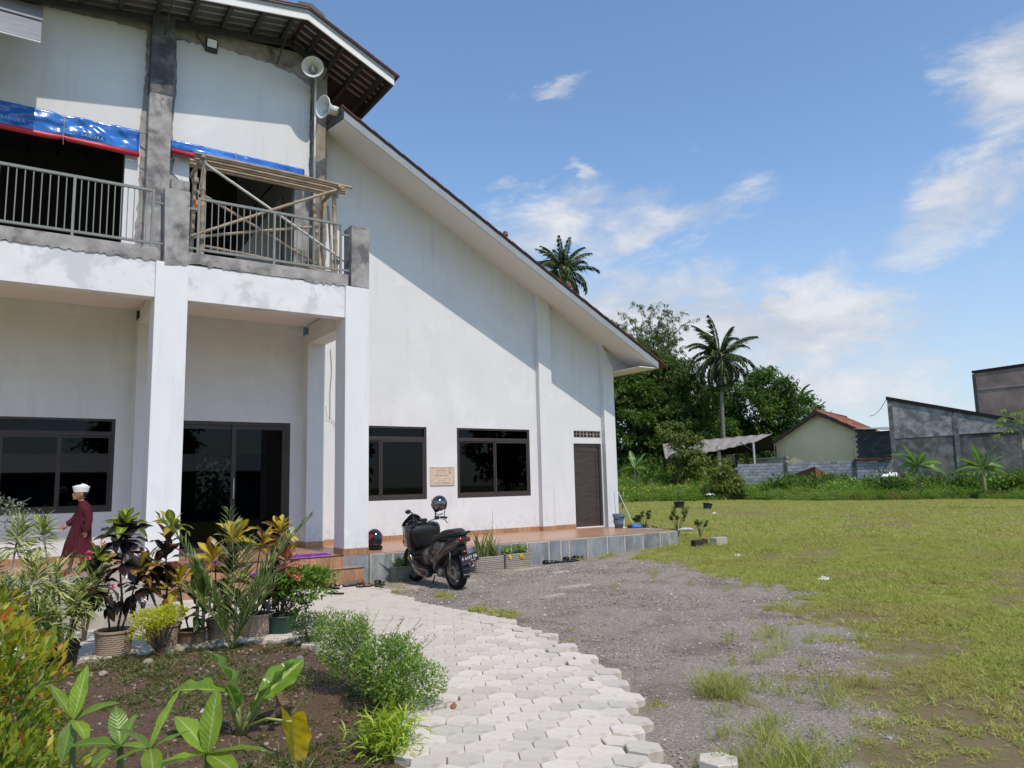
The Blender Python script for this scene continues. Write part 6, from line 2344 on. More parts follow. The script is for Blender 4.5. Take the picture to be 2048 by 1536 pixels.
# broad leaved plant with wavy leaves
lw1 = bigleaf('anthurium_leaf', (.15, .27, .03), (.19, .32, .05), (.40, .48, .13), veins=9, vw=.10, rough=.28, trans=.35)
AN = thing('anthurium', 'big plant with wavy pale green leaves in the middle of the flower bed', 'plant', (1.33, 5.10, .03))
big = [leafmesh('leaf', .50, .30, lw1, .35, .30, .045, n=22, m_=5, shape='ell'), leafmesh('leaf', .42, .24, lw1, .35, .35, .055, n=22, m_=5, shape='ell', twist=.1), leafmesh('leaf', .46, .24, lw1, .45, .10, .045, n=22, m_=5, shape='ell')]
petm = mat('petiole_green', (.24, .30, .09), .5, .1, 10.)
for (bx, by, bz, d, L, mi, ro) in ((-.02, 0, .24, (-.35, .25, 1.0), .85, 0, .3), (-.10, .0, .30, (-1.0, .35, .25), .85, 1, -.2), (.12, .02, .20, (.75, .25, .50), .90, 2, .6), (.14, .0, .24, (.55, .5, .55), .80, 1, -.6), (.06, -.03, .14, (.3, -.5, .8), .62, 2, .3), (-.04, -.03, .18, (-.3, -.4, .8), .55, 2, -.3)):
    MB().tube([(0, 0, 0), (bx * .6, by * .6, bz * .6), (bx, by, bz)], [.016, .012, .009], 8).build('petiole', petm, AN, smooth=True)
    place_leaf(big[mi], AN, (bx, by, bz), d, ro, L)
for (a, b) in (((.0, 0, 0), (.10, -.02, .26)), ((.02, 0, 0), (.17, .02, .22)), ((-.02, 0, 0), (-.03, -.03, .24))):
    MB().tube([a, b], [.013, .007], 7).build('petiole', petm, AN, smooth=True)
dryl = leafmesh('leaf', .26, .15, bigleaf('dry_leaf_fold', (.20, .13, .07), (.30, .22, .13), veins=10, rough=.8, trans=.1), 1.1, .9, .05, n=12, shape='ell')
o = place_leaf(dryl, AN, (.20, -.04, .24), (.2, -.1, -.95), .3, .9)
o['label'] = 'withered brown leaf hanging from the stalks'
YL = bigleaf('yellow_leaf', (.74, .53, .015), (.76, .57, .03), (.80, .62, .08), veins=6, vw=.08, rough=.4, trans=.3, tipc=(.70, .48, .10))
yl = leafmesh('leaf', .36, .22, YL, .3, .25, .02, n=16, m_=5, shape='heart', heart=True)
MB().tube([(.03, -.02, .05), (.06, -.35, .18), (.09, -.70, .245)], [.010, .008, .007], 7).build('petiole', mat('petiole_yellow', (.45, .45, .10), .5, .1), AN, smooth=True)
o = place_leaf(yl, AN, (.09, -.70, .27), (.24, .17, -.92), .1, .95)
o['label'] = 'large drooping yellow leaf'

# foreground plants with paddle leaves
fr_m = bigleaf('paddle_leaf', (.24, .36, .035), (.27, .39, .05), (.40, .50, .17), veins=11, vw=.07, rough=.32, trans=.38)
fr_d = bigleaf('paddle_leaf_dark', (.14, .235, .03), (.17, .27, .04), (.26, .36, .11), veins=11, vw=.07, rough=.32, trans=.3)
PL = [leafmesh('leaf', .245, .108, m_, .22, c, .012, n=12, shape='ell') for m_ in (fr_m, fr_d) for c in (.05, .30, .6)]


def paddles(label, x, y, z, leaves_, L=1.):
    t = thing('plumeria_seedling', label, 'plant', (x, y, .02), 0, 'paddle leaved seedlings in the foreground')
    MB().tube([(0, 0, 0), (.01, .0, z * .5), (0, 0, z)], [.014, .012, .010], 8).build('stem', stemg, t, smooth=True)
    for (az_, el, s_, k_) in leaves_:
        # az measured in the camera's ground frame: 0 = right, 90 = away
        a = math.radians(az_) - yaw
        e = math.radians(el)
        place_leaf(PL[k_], t, (0, 0, z), (math.cos(a) * math.cos(e), math.sin(a) * math.cos(e), math.sin(e)), random.uniform(-.35, .35), s_ * L * .86)
    return t


paddles('front seedling with five broad paddle leaves spreading below the wavy leaves', .62, 2.78, .66, [(80, 78, 1.0, 0), (150, 38, 1.05, 1), (5, 10, 1.05, 1), (-35, -5, .85, 1), (200, -2, 1.1, 1), (110, 55, .7, 4), (250, 15, .7, 4)])
paddles('seedling with narrow curved leaves left of the front seedling', .44, 2.76, .72, [(50, 62, .9, 0), (165, 30, .8, 4), (-60, -15, .75, 0), (20, 20, .6, 3), (220, 0, .6, 4)])
paddles('small dark leaved seedling at the bottom next to the golden shrub', .375, 2.925, .70, [(130, 55, .75, 4), (60, 60, .5, 3), (200, 15, .8, 4), (-20, 5, .6, 1), (260, 0, .7, 4)])
paddles('tall pale seedling with one upright leaf at the edge of the golden shrub', .25, 3.117, .76, [(78, 74, .85, 0), (158, 42, .8, 0), (20, 25, .75, 4), (-40, -10, .7, 1), (-80, -40, .75, 4), (100, 50, .5, 3)])
AN.scale = (1.0, 1.0, .92)
t = thing('canna_leaf_shoot', 'single dark upright leaf shoot rising from the golden shrub', 'plant', (.22, 4.85, .02))
MB().tube([(-.05, 0, 0), (-.05, 0, .62)], [.008, .006], 6).build('stem', stemg, t)
place_leaf(PL[3], t, (-.05, 0, .58), (.45, .1, 1), .8, 1.15)

# right hand shrubs of the bed
lm_fine = leafmat('leaf_fine', [(.04, .10, .018), (.09, .19, .03), (.21, .32, .05), (.32, .38, .09)])
t = thing('fine_leaved_shrub', 'loose fine leaved green shrub at the edge of the curved paving', 'shrub', (2.28, 5.15, .02))
lob = [(.05, -.05, .26, .26, .30, .22), (-.05, .45, .34, .20, .26, .26), (.10, -.30, .20, .28, .24, .16), (.22, .1, .30, .16, .2, .16), (-.02, .9, .34, .14, .2, .22)]
twigs(t, lob, (.03, .1, 0), 60, .006)
cloud_leaves(t, 'foliage', lob, 9500, .027, .013, lm_fine, up=.7, shell=.35, rnd=.8)
sp_ = MB()
PP, DD = [], []
for q in range(20):
    a, l_ = random.uniform(0, 2 * PI), random.uniform(.25, .46)
    b = Vector((random.uniform(-.15, .15), random.uniform(-.3, .7), .15))
    e_ = b + Vector((math.cos(a) * .30, math.sin(a) * .25, l_))
    mid_ = b.lerp(e_, .5) + Vector((0, 0, .06))
    sp_.tube([b, mid_, e_], [.003, .002, .001], 4, caps=False)
    for i in range(14):
        f = .25 + .75 * i / 13
        PP.append(list(b.lerp(e_, f) + Vector((0, 0, .06 * (1 - abs(2 * f - 1))))))
        DD.append([random.gauss(0, 1), random.gauss(0, 1), .7])
sp_.build('sprigs', barkm, t)
V, Q, T = leaves_np(np.array(PP), np.array(DD), .03, .010, rng.random(len(PP)))
tag(link('sprig_leaves', mesh_np('sprig_leaves', V, Q, lm_fine, {'tint': T}), t), kind='stuff')
t = thing('small_round_bush', 'small round green bush below the dark green pot', 'bush', (2.62, 7.55, .02))
lob = [(0, 0, .17, .20, .18, .15), (-.1, .08, .25, .12, .1, .10)]
twigs(t, lob, (0, 0, 0), 20, .005)
cloud_leaves(t, 'foliage', lob, 1900, .024, .013, lm_mid, shell=.4)
t = thing('lime_tuft', 'bright lime tuft of narrow leaves at the lower edge of the bed', 'plant', (1.93, 4.22, .02))
n = 900
az_ = rng.uniform(0, 2 * PI, n)
el = rng.uniform(-.1, 1.3, n)
P = np.stack([rng.normal(0, .075, n), rng.normal(0, .075, n), rng.uniform(.02, .20, n)], 1)
V, Q, T = leaves_np(P, np.stack([np.cos(az_) * np.cos(el), np.sin(az_) * np.cos(el), np.sin(el)], 1), rng.uniform(.06, .12, n), .010, rng.random(n), curl=.5)
tag(link('leaves', mesh_np('leaves', V, Q, leafmat('lime_tuft_leaf', [(.12, .24, .015), (.30, .42, .03), (.48, .52, .05)]), {'tint': T}), t), kind='stuff')
t = thing('pale_bush', 'pale flowering bush behind the fine leaved shrub', 'bush', (2.62, 6.35, .02))
lob = [(0, 0, .22, .16, .22, .18), (.05, .1, .34, .10, .12, .10)]
twigs(t, lob, (0, 0, 0), 20, .005)
cloud_leaves(t, 'foliage', lob, 1400, .024, .012, leafmat('pale_leaf', [(.06, .11, .03), (.20, .26, .07), (.50, .50, .34)]), shell=.3)

# plants of the ledge planters
strapm = bigleaf('strap_leaf', (.16, .24, .04), (.30, .36, .12), veins=3, vw=.1, rough=.4, trans=.35)
swordm = bigleaf('sword_leaf', (.07, .12, .03), (.20, .25, .06), (.26, .30, .08), veins=4, vw=.1, edge=(.30, .33, .07), rough=.4, trans=.2)
ST = [leafmesh('leaf', .42, .026, strapm, .5, c, 0, n=12, m_=1, shape='strap') for c in (.5, 1.0, 1.4)]
SW = [leafmesh('leaf', .50, .040, swordm, .5, c, 0, n=12, m_=1, shape='strap', twist=tw) for (c, tw) in ((.0, .05), (.12, -.08), (.3, .1))]
pt = thing('spider_lily', 'arching strap leaved plant in the planter beside the corner column', 'plant', (5.90, 12.16, .18))
for i in range(70):
    a, el = random.uniform(0, 2 * PI), random.uniform(.35, 1.4)
    place_leaf(random.choice(ST), pt, (random.uniform(-.2, .2), random.uniform(-.06, .06), -.02), (math.cos(a) * math.cos(el), math.sin(a) * math.cos(el), math.sin(el)), random.uniform(-.3, .3), random.uniform(.6, 1.0))
pt = thing('snake_plant', 'tall upright sword leaved plant in the planter right of the scooter', 'plant', (7.56, 12.145, .20))
for i in range(30):
    a, el = random.uniform(0, 2 * PI), random.uniform(1.0, 1.5)
    place_leaf(random.choice(SW), pt, (random.uniform(-.25, .25), random.uniform(-.06, .06), -.02), (math.cos(a) * math.cos(el), math.sin(a) * math.cos(el) * .4, math.sin(el)), random.uniform(-.8, .8), random.uniform(.65, 1.35))
MB().tube([(.12, 0, 0), (.13, .02, .45), (.16, .02, .86)], [.005, .004, .002], 5).build('flower_stalk', barkm, pt)
pt = thing('leafy_plant', 'low bright green leafy plant with yellowed leaves in the rightmost planter', 'plant', (8.22, 12.15, .20))
lgm = bigleaf('leafy_green', (.16, .27, .035), (.30, .40, .08), veins=7, vw=.15, rough=.4, trans=.35)
LG = [leafmesh('leaf', .13, .07, lgm, .2, c, .01, n=8, m_=2, shape='ell') for c in (.3, .8)] 
LY = leafmesh('leaf', .14, .06, YL, .3, .9, .02, n=8, m_=2, shape='ell')
for i in range(75):
    a, el = random.uniform(0, 2 * PI), random.uniform(-.1, 1.3)
    place_leaf(random.choice(LG), pt, (random.uniform(-.26, .26), random.uniform(-.07, .07), random.uniform(.0, .16)), (math.cos(a) * math.cos(el), math.sin(a) * math.cos(el), math.sin(el)), random.uniform(-.5, .5), random.uniform(.7, 1.1))
for (a, b) in ((-.22, -.1), (.02, -.1), (.05, -.11)):
    place_leaf(LY, pt, (a, b, .04), (.1, -.6, -.8), .2, 1.)

# stones round the pots
stm = mat('stone_tan', (.33, .27, .20), .9, .2, 9., .003, 30., (.24, .21, .18), 4.)
stg = mat('stone_grey', (.22, .23, .22), .9, .25, 9., .003, 30.)
for i, (x_, y_, r_, mt, lab) in enumerate(((1.22, 8.16, .085, mat('stone_white', (.55, .54, .50), .9, .1, 9., .002, 30.), 'white pointed stone between the leftmost beige pot and the yellow bush'),
                                            (1.50, 8.02, .060, stm, 'round tan stone right of the yellow bush'), (1.58, 8.14, .055, stg, 'greenish grey stone touching the short brown pot'),
                                            (1.80, 8.02, .050, stm, 'flat tan stone in front of the short brown pot'), (1.90, 8.12, .060, stm, 'tan stone between the short brown pot and the next beige pot'),
                                            (1.97, 8.20, .045, stg, 'small grey stone at the foot of the beige pot by the palm'), (1.18, 7.66, .050, stm, 'long tan stone in the soil below the white stone'),
                                            (.80, 7.45, .040, stm, 'tan stone in the soil below the leftmost beige pot'), (2.30, 6.9, .045, stg, 'grey stone at the right side of the flower bed'), (1.25, 5.75, .03, mat('stone_white', (.5, .5, .5)), 'pale stone behind the wavy leaves'))):
    rock('stone', lab, 'stone', x_, y_, r_, i * 1.7 + .3, mt, 'stones among the garden pots', z=.03)

# things at the ledge corner
def twig_plant(name, label, x, y, z, h, spread, n, mtl, L=.06, Wd=.02, nb=7, group=None):
    t = thing(name, label, 'plant', (x, y, z), 0, group)
    mb = MB()
    PP, DD = [], []
    for b in range(nb):
        a = 2 * PI * b / nb + random.uniform(-.4, .4)
        tip = Vector((math.cos(a) * spread * random.uniform(.3, 1), math.sin(a) * spread * random.uniform(.3, 1), h * random.uniform(.6, 1)))
        m1 = tip * .5 + Vector((0, 0, h * .12))
        mb.tube([(0, 0, 0), m1, tip], [.012 * h + .004, .005, .002], 5)
        for q in range(n // nb):
            f = random.uniform(.35, 1)
            PP.append(list(Vector(m1).lerp(tip, f)))
            DD.append([random.gauss(0, 1), random.gauss(0, 1), random.gauss(.4, .6)])
    mb.build('stem', barkm, t)
    V, Q, T = leaves_np(np.array(PP), np.array(DD), L, Wd, rng.random(len(PP)))
    tag(link('leaves', mesh_np('leaves', V, Q, mtl, {'tint': T}), t), kind='stuff')
    return t


twig_plant('potted_sapling', 'bushy sapling growing at the right end of the tiled ledge', 13.42, 12.95, .20, .72, .30, 420, lm_mid, .07, .02)
twig_plant('potted_sapling', 'small leafy sapling at the very corner of the ledge', 13.75, 12.55, .20, .42, .20, 260, lm_mid, .06, .025)
twig_plant('potted_sapling', 'dark leafy sapling behind the mop head', 13.42, 14.1, .30, .50, .30, 300, lm_dark, .08, .03)
o = rock('stone', 'long grey white stone under the saplings at the ledge corner', 'stone', 13.35, 12.62, .15, 2.2, mat('stone_white', (.5, .5, .5)), 'stones at the ledge corner', .3, .38)
o.scale = (1.3, .5, 1)
for i in range(26):
    a = rng.uniform(0, 1, 2)
deb = thing('debris_heap', 'low heap of dead leaves and scraps behind the mop', 'debris', (13.7, 14.9, .12))
P = np.stack([rng.normal(0, .45, 900), rng.normal(0, .5, 900), rng.uniform(.0, .22, 900)], 1)
V, Q, T = leaves_np(P, rng.normal(size=(900, 3)) * [1, 1, .3], .12, .06, rng.random(900))
tag(link('scraps', mesh_np('scraps', V, Q, leafmat('scrap', [(.03, .025, .02), (.14, .07, .035), (.30, .22, .13)], trans=.05), {'tint': T}), deb), kind='stuff')
for (x_, y_, r_, lab, tip_) in ((28.6, 27.4, .27, 'black pot standing alone in the middle of the lawn', 0), (28.3, 25.3, .22, 'torn black pot with a thin sapling, right one of the pots on the lawn', .25), (17.2, 19.6, .19, 'overturned black pot lying near the building corner', 1.25)):
    g_ = float(gz(x_, y_))
    t = thing('plant_pot', lab, 'plant pot', (x_, y_, g_ + (.12 if tip_ > 1 else 0)), 0, 'black plant pots on the lawn')
    pot(t, r_, r_ * 1.3, potk, False, .02, .78)
    t.rotation_euler = (0, tip_ * .8, 0)
    if tip_ < 1:
        MB().tube([(0, 0, .2), (.02, 0, .9 if not tip_ else 1.9)], [.015, .008], 6).build('stem', barkm, t)
        V, Q, T = leaves_np(np.array([[.02, 0, (.6 if not tip_ else 1.3)]] * 40) + rng.normal(size=(40, 3)) * [.12, .12, .25], rng.normal(size=(40, 3)), .14, .06, rng.random(40))
        link('leaves', mesh_np('leaves', V, Q, lm_mid, {'tint': T}), t)
twig_plant('sapling', 'spindly sapling by a stake in the grass beyond the building corner', 16.4, 18.8, .12, 1.5, .6, 420, lm_weed, .16, .05)
st_ = MB().tube([(0, 0, 0), (.12, 0, 1.1)], [.03, .025], 7).build('wooden_stake', mat('stake_wood', (.42, .30, .19), .8, .15), None)
st_.location = (16.75, 18.6, .12)
tag(st_, 'short bare wooden stake in the grass beyond the building corner', 'stake')
# ================================================================== background
def dirp(dx, dy, D):
    return dx * D, dy * D


def quadwall(mb, A, B, z0a, z0b, z1a, z1b, th):
    """upright wall from A to B with thickness away from the camera"""
    A, B = Vector((*A, 0)), Vector((*B, 0))
    n = Vector((-(B - A).y, (B - A).x, 0)).normalized()
    if n.dot(A) < 0:
        n = -n
    n *= th
    vs = [A + Vector((0, 0, z0a)), B + Vector((0, 0, z0b)), B + Vector((0, 0, z1b)), A + Vector((0, 0, z1a))]
    vs += [v + n for v in vs]
    return mb.add(vs, [(0, 1, 2, 3), (7, 6, 5, 4), (0, 4, 5, 1), (1, 5, 6, 2), (2, 6, 7, 3), (3, 7, 4, 0)])


# block wall, individual blocks
blockm = mat('block_grey', (.40, .41, .42), .9, .12, 2.5, .004, 12., (.20, .215, .23), 1.5, .5, .7, rnd=.22)
bw = thing('block_wall', 'low wall of grey concrete blocks in front of the cream house', 'wall', (44.8, 36.9, 0))
A, B = Vector((44.8, 36.9, 0)), Vector((48.9, 27.4, 0))
dv = (B - A).normalized()
Ltot = (B - A).length
nv = Vector((-dv.y, dv.x, 0))
nv = nv if nv.dot(A) < 0 else -nv        # towards the camera
blk = MB().box(-.205, .205, -.06, .06, -.10, .10).mesh('block', blockm)
for r_ in range(7):
    s = -.2 * (r_ % 2)
    z = 2.50 - .215 * r_
    while s < Ltot - .1:
        if random.random() > (.04 if r_ == 0 else 0):
            o = link('block', blk, bw)
            o.location = dv * (s + .2) + nv * random.uniform(-.006, .006) + Vector((0, 0, z))
            o.rotation_euler = (0, 0, math.atan2(dv.y, dv.x))
        s += .425
mb = MB()
mb.obox(dv * Ltot / 2 - nv * .02 + Vector((0, 0, 1.22)), dv * Ltot / 2, nv * .035, Vector((0, 0, 1.34)))
mb.build('mortar_core', mat('mortar_grey', (.21, .22, .23), .95, .15, 8.), bw)
for s in (3.4, 7.9):
    MB().obox(dv * s + Vector((0, 0, 1.3)) + nv * .02, dv * .13, nv * .08, Vector((0, 0, 1.32))).build('pier', mat('pier_stain', (.10, .105, .10), .95, .3, 6.), bw)
    MB().tube([dv * s + Vector((0, 0, 2.5)), dv * s + Vector((0, 0, 3.5))], .012, 5).build('rebar', steeldk, bw)
tl = MB()
for i in range(26):
    s = 8.0 + i * .085
    c = dv * s + Vector((0, 0, 2.66 + random.uniform(-.03, .05)))
    tl.tube([c - nv * .2, c + nv * .22 + Vector((0, 0, -.03))], [.055, .065], 7)
MBt = tl.build('stacked_roof_tiles', tilered)
MBt.location = (44.8, 36.9, 0)
tag(MBt, 'row of old red roof tiles stacked on top of the block wall', 'roof tiles')
rs_ = thing('rusty_sheet', 'bent rust red metal sheet leaning on the block wall', 'metal sheet', (45.2, 32.0, 1.2))
mb = MB()
quadwall(mb, (0, 1.75), (0.05, -1.15), -.3, .05, .25, 1.05, .05)
mb.build('sheet', mat('rusty_red', (.21, .05, .035), .7, .25, 3., .004, 8., (.12, .035, .025), 1.5), rs_)
mb = MB()
quadwall(mb, (.1, -1.16), (.6, -1.9), .05, .05, 1.0, .45, .05)
mb.build('bent_edge', mat('rust', (.30, .13, .05), .9, .3, 20.), rs_)

# cream house
hs = thing('cream_house', 'cream plastered house gable with red tiled roof behind the block wall', 'house', (53, 36, 0))
creamw = mat('cream_plaster', (.76, .67, .42), .9, .06, .8, .002, 10., (.30, .32, .31), .35, .48, .72)
gx = 53.0


def HP(y, z):
    return (gx - 53 + (y - 36) * .06, y - 36, z)


ye, yl, yr = 35.6, 39.25, 32.4
ze, zl, zr = 6.62, 4.35, 4.95
mb = MB()
for xo in (0,):
    g0 = [HP(yl, 0), HP(yr, 0), HP(yr, zr - .05), HP(ye, ze - .15), HP(yl, zl - .05)]
    g1 = [(p[0] + .15, p[1], p[2]) for p in g0]
    mb.add(g0 + g1, [(0, 1, 2, 3, 4), (9, 8, 7, 6, 5)] + [(i, i + 5, (i + 1) % 5 + 5, (i + 1) % 5) for i in range(5)])
mb.add([(.15, yl - 36, 0), (9, yl - 36, 0), (9, yl - 36, zl), (.15, yl - 36, zl), (.15, yr - 36, 0), (9, yr - 36, 0), (9, yr - 36, zr), (.15, yr - 36, zr)], [(0, 1, 2, 3), (4, 7, 6, 5), (1, 5, 6, 2)])
mb.build('gable_wall', creamw, hs)
woodk = mat('barge_dark', (.035, .033, .032), .85, .3, 6.)
for (p, q) in (((yl + 1.0, zl - .50), (ye, ze + .02)), ((ye, ze + .02), (yr - .55, zr - .32))):
    mb = MB()
    a, b = HP(*p), HP(*q)
    mb.add([(a[0] - .55, a[1], a[2] - .22), (b[0] - .55, b[1], b[2] - .22), (b[0] - .55, b[1], b[2] + .04), (a[0] - .55, a[1], a[2] + .04), (a[0] - .48, a[1], a[2] - .22), (b[0] - .48, b[1], b[2] - .22), (b[0] - .48, b[1], b[2] + .04), (a[0] - .48, a[1], a[2] + .04)],
           [(0, 1, 2, 3), (7, 6, 5, 4), (0, 4, 5, 1), (1, 5, 6, 2), (2, 6, 7, 3), (3, 7, 4, 0)])
    mb.build('barge_board', woodk, hs)
    mb = MB()
    mb.add([(a[0] - .5, a[1], a[2] - .02), (b[0] - .5, b[1], b[2] - .02), (9.2, b[1], b[2] - .02), (9.2, a[1], a[2] - .02), (a[0] - .5, a[1], a[2] + .03), (b[0] - .5, b[1], b[2] + .03), (9.2, b[1], b[2] + .03), (9.2, a[1], a[2] + .03)],
           [(0, 1, 2, 3), (7, 6, 5, 4), (0, 4, 5, 1), (1, 5, 6, 2), (2, 6, 7, 3), (3, 7, 4, 0)])
    mb.build('roof_boards', woodk, hs)
tm = mat('clay_tile', (.25, .085, .05), .85, .25, 3., .004, 20., (.15, .07, .05), 1.4, .48, .66, rnd=.45)
a, b = Vector(HP(ye, ze + .05)), Vector(HP(yr - .55, zr - .28))
sl = (b - a)
sl.x = 0
Ls = sl.length
sd2 = sl.normalized()
up2 = Vector((1, 0, 0)).cross(sd2)
up2 = up2 if up2.z > 0 else -up2
tile = MB()
nseg = 5
V, F = [], []
for j in range(2):
    for i in range(nseg + 1):
        u = i / nseg
        V.append((.24 * u, (.36 if j else 0), .035 * math.sin(PI * u) + (.0 if j else .028)))
F = [(i, i + 1, i + nseg + 2, i + nseg + 1) for i in range(nseg)]
tile.add(V, F)
tmesh = tile.mesh('tile', tm)
nt_, nrow, ncol = 0, int(Ls / .30), int(9.6 / .245)
rest_ = MB()
for c in range(ncol):
    for r_ in range(nrow):
        base = Vector((-.5 + c * .245 + a.x, a.y, a.z)) + sd2 * (r_ * .30) + up2 * .03
        if nt_ < 290 and c < 27:
            o = link('tile', tmesh, hs)
            Mx = Matrix((Vector((1, 0, 0)), sd2, up2)).transposed()
            o.matrix_local = Matrix.Translation(base + up2 * random.uniform(-.01, .02)) @ Mx.to_4x4() @ Matrix.Rotation(random.uniform(-.03, .03), 4, 'Z')
            nt_ += 1
        else:
            rest_.add([base + Vector((1, 0, 0)) * v[0] + sd2 * v[1] + up2 * v[2] for v in V], F)
tag(rest_.build('tile_field', tm, hs), kind='stuff')
rc = MB()
for i in range(24):
    rc.tube([(-.5 + i * .4 + a.x, a.y, a.z + .06), (-.5 + i * .4 + .42 + a.x, a.y, a.z + .09)], [.11, .10], 7)
rc.build('ridge_tiles', tm, hs)
hs.rotation_euler = (0, 0, math.radians(19))
# dark lean to beside it
lt = thing('dark_block_shed', 'dark block lean to between the cream house and the tall grey wall', 'shed', (53.0, 31.2, 0))
dkb = mat('dark_block', (.065, .072, .078), .95, .25, 1.5, .004, 10., rnd=.25)
db_ = MB().box(-.06, .06, -.19, .19, -.09, .09).mesh('block', dkb)
cnt = 0
for r_ in range(17):
    for c in range(14):
        z = 2.2 + r_ * .19
        yy = 1.1 - c * .40 - .2 * (r_ % 2)
        if z > 4.95 - (1.1 - yy) * .075:
            continue
        o = link('block', db_, lt)
        o.location = (0, yy, z)
        cnt += 1
MB().box(.03, .12, -4.6, 1.2, 0, 4.6).build('wall_core', mat('dark_core', (.045, .05, .052), .95), lt)
mb = MB()
mb.add([(-.5, 1.15, 5.02), (-.5, -4.6, 4.55), (4, -4.6, 4.75), (4, 1.15, 5.25), (-.5, 1.15, 5.08), (-.5, -4.6, 4.61), (4, -4.6, 4.81), (4, 1.15, 5.31)], [(0, 1, 2, 3), (7, 6, 5, 4), (0, 4, 5, 1), (1, 5, 6, 2), (2, 6, 7, 3), (3, 7, 4, 0)])
mb.build('sheet_roof', mat('sheet_grey', (.30, .31, .31), .7, .15, 3.), lt)

# tall grey concrete wall with sloping top
cw = thing('grey_wall_building', 'tall weathered dark grey concrete building side with sloping black coping', 'building', (47, 26.4, 0))
wc = mat('weathered_grey', (.27, .275, .28), .92, .40, 3.0, .010, 9., (.13, .135, .135), 1.3, .45, .62)
wcd = mat('weathered_grey_low', (.155, .155, .145), .95, .45, 2.5, .006, 7., (.07, .078, .07), .7, .45, .62)
blk_ = mat('coping_black', (.012, .012, .013), .9, .2, 5.)
A, B = Vector((47.05, 26.5, 0)), Vector((54.2, 14.0, 0))
d_ = (B - A)
Lw = d_.length


def WP(s, z, off=0.):
    n = Vector((d_.y, -d_.x, 0)).normalized()
    n = n if n.dot(A) < 0 else -n
    p = A + d_ * (s / Lw) + n * off - Vector((47, 26.4, 0))
    return (p.x, p.y, z)


def wtop(s):
    return 6.36 - 1.95 * s / 7.3


def slabw(s0, s1, z0f, z1f, o0, o1):
    vs = [WP(s0, z0f(s0), o0), WP(s1, z0f(s1), o0), WP(s1, z1f(s1), o0), WP(s0, z1f(s0), o0), WP(s0, z0f(s0), o1), WP(s1, z0f(s1), o1), WP(s1, z1f(s1), o1), WP(s0, z1f(s0), o1)]
    return vs, [(0, 1, 2, 3), (7, 6, 5, 4), (0, 4, 5, 1), (1, 5, 6, 2), (2, 6, 7, 3), (3, 7, 4, 0)]


mid3 = lambda s: 3.85 + .02 * s
MB().add(*slabw(0, 7.3, mid3, wtop, 0, -.25)).add(*slabw(7.3, 13.5, mid3, lambda s: 4.40, 0, -.25)).build('upper_wall', wc, cw)
MB().add(*slabw(0, 13.5, lambda s: 0, lambda s: mid3(s) - .004, -.03, -.25)).build('lower_wall', wcd, cw)
MB().add(*slabw(-.05, 7.3, lambda s: wtop(s) + .004, lambda s: wtop(s) + .22, .10, -.30)).add(*slabw(7.301, 13.5, lambda s: 4.414, lambda s: 4.63, .10, -.30)).build('coping', blk_, cw)
for s in (0.0, 3.55, 7.15, 10.9):
    MB().add(*slabw(s, s + .26, lambda q: 0, lambda q: max(wtop(q), 4.1) - .01, .045, .002)).build('pier', mat('pier_weathered', (.12, .125, .125), .95, .4, 2.5, .006, 12., (.27, .28, .28), 1.4, .5, .65), cw)
MB().add(*slabw(3.8, 7.15, lambda s: mid3(s) - .04, lambda s: mid3(s) + .03, .03, .001)).build('ledge', blk_, cw)
# brown upper block behind
ub_ = thing('brown_block_building', 'brown unplastered building behind the grey wall at the right edge', 'building', (56.6, 25.4, 0))
bwm = mat('brown_render', (.26, .20, .175), .95, .18, .7, .005, 6., (.17, .14, .125), .6, .48, .66)
MB().add([(0, 0, 0), (4.8, -14, 0), (4.8, -14, 9.4), (0, 0, 8.55), (9, 1, 0), (9, -14, 0), (9, -14, 9.4), (9, 1, 8.55)], [(0, 1, 2, 3), (0, 4, 5, 1), (4, 7, 6, 5), (1, 5, 6, 2), (2, 6, 7, 3), (3, 7, 4, 0)]).build('wall', bwm, ub_)
MB().add([(-.1, .1, 8.56), (4.7, -14, 9.41), (9, -14, 9.41), (9, 1, 8.56), (-.1, .1, 8.74), (4.7, -14, 9.6), (9, -14, 9.6), (9, 1, 8.74)], [(0, 1, 2, 3), (7, 6, 5, 4), (0, 4, 5, 1), (1, 5, 6, 2), (2, 6, 7, 3), (3, 7, 4, 0)]).build('coping', blk_, ub_)
MB().box(-.06, .10, -.12, .12, 0, 8.5).build('corner_post', mat('pier_stain', (.10, .105, .10)), ub_)
MB().add([(-.02, -.1, 7.35), (4.74, -14, 7.75), (4.74, -14, 7.80), (-.02, -.1, 7.40), (.05, -.1, 7.35), (4.85, -14, 7.75), (4.85, -14, 7.80), (.05, -.1, 7.40)], [(0, 1, 2, 3), (7, 6, 5, 4), (0, 4, 5, 1), (2, 6, 7, 3)]).build('pale_joint', mat('joint_pale', (.33, .31, .28), .9), ub_)

# open shed with old roof
sh = thing('open_shed', 'open sided shed with old grey sagging roof between the trees and the cream house', 'shed', (44.6, 39.8, 0))
shm = mat('old_sheet', (.30, .275, .25), .85, .2, 2., .01, 5., (.20, .185, .17), 1.2, .5, .7, stretch=(1, 4, 1))
# roof: plane dropping towards the viewer's left front
def RP(u, v):
    """u along the ridge 0..1 (left to right), v 0 ridge .. 1 eave"""
    r0_, r1_ = Vector((-1.2, 3.4, 4.35)), Vector((3.3, -3.6, 4.75))
    e0, e1 = Vector((-3.6, .8, 3.05)), Vector((.4, -4.4, 4.1))
    a = r0_.lerp(r1_, u)
    b = e0.lerp(e1, u)
    p = a.lerp(b, v)
    p.z -= .12 * math.sin(PI * u) * v + .03 * math.sin(u * 60)
    return p


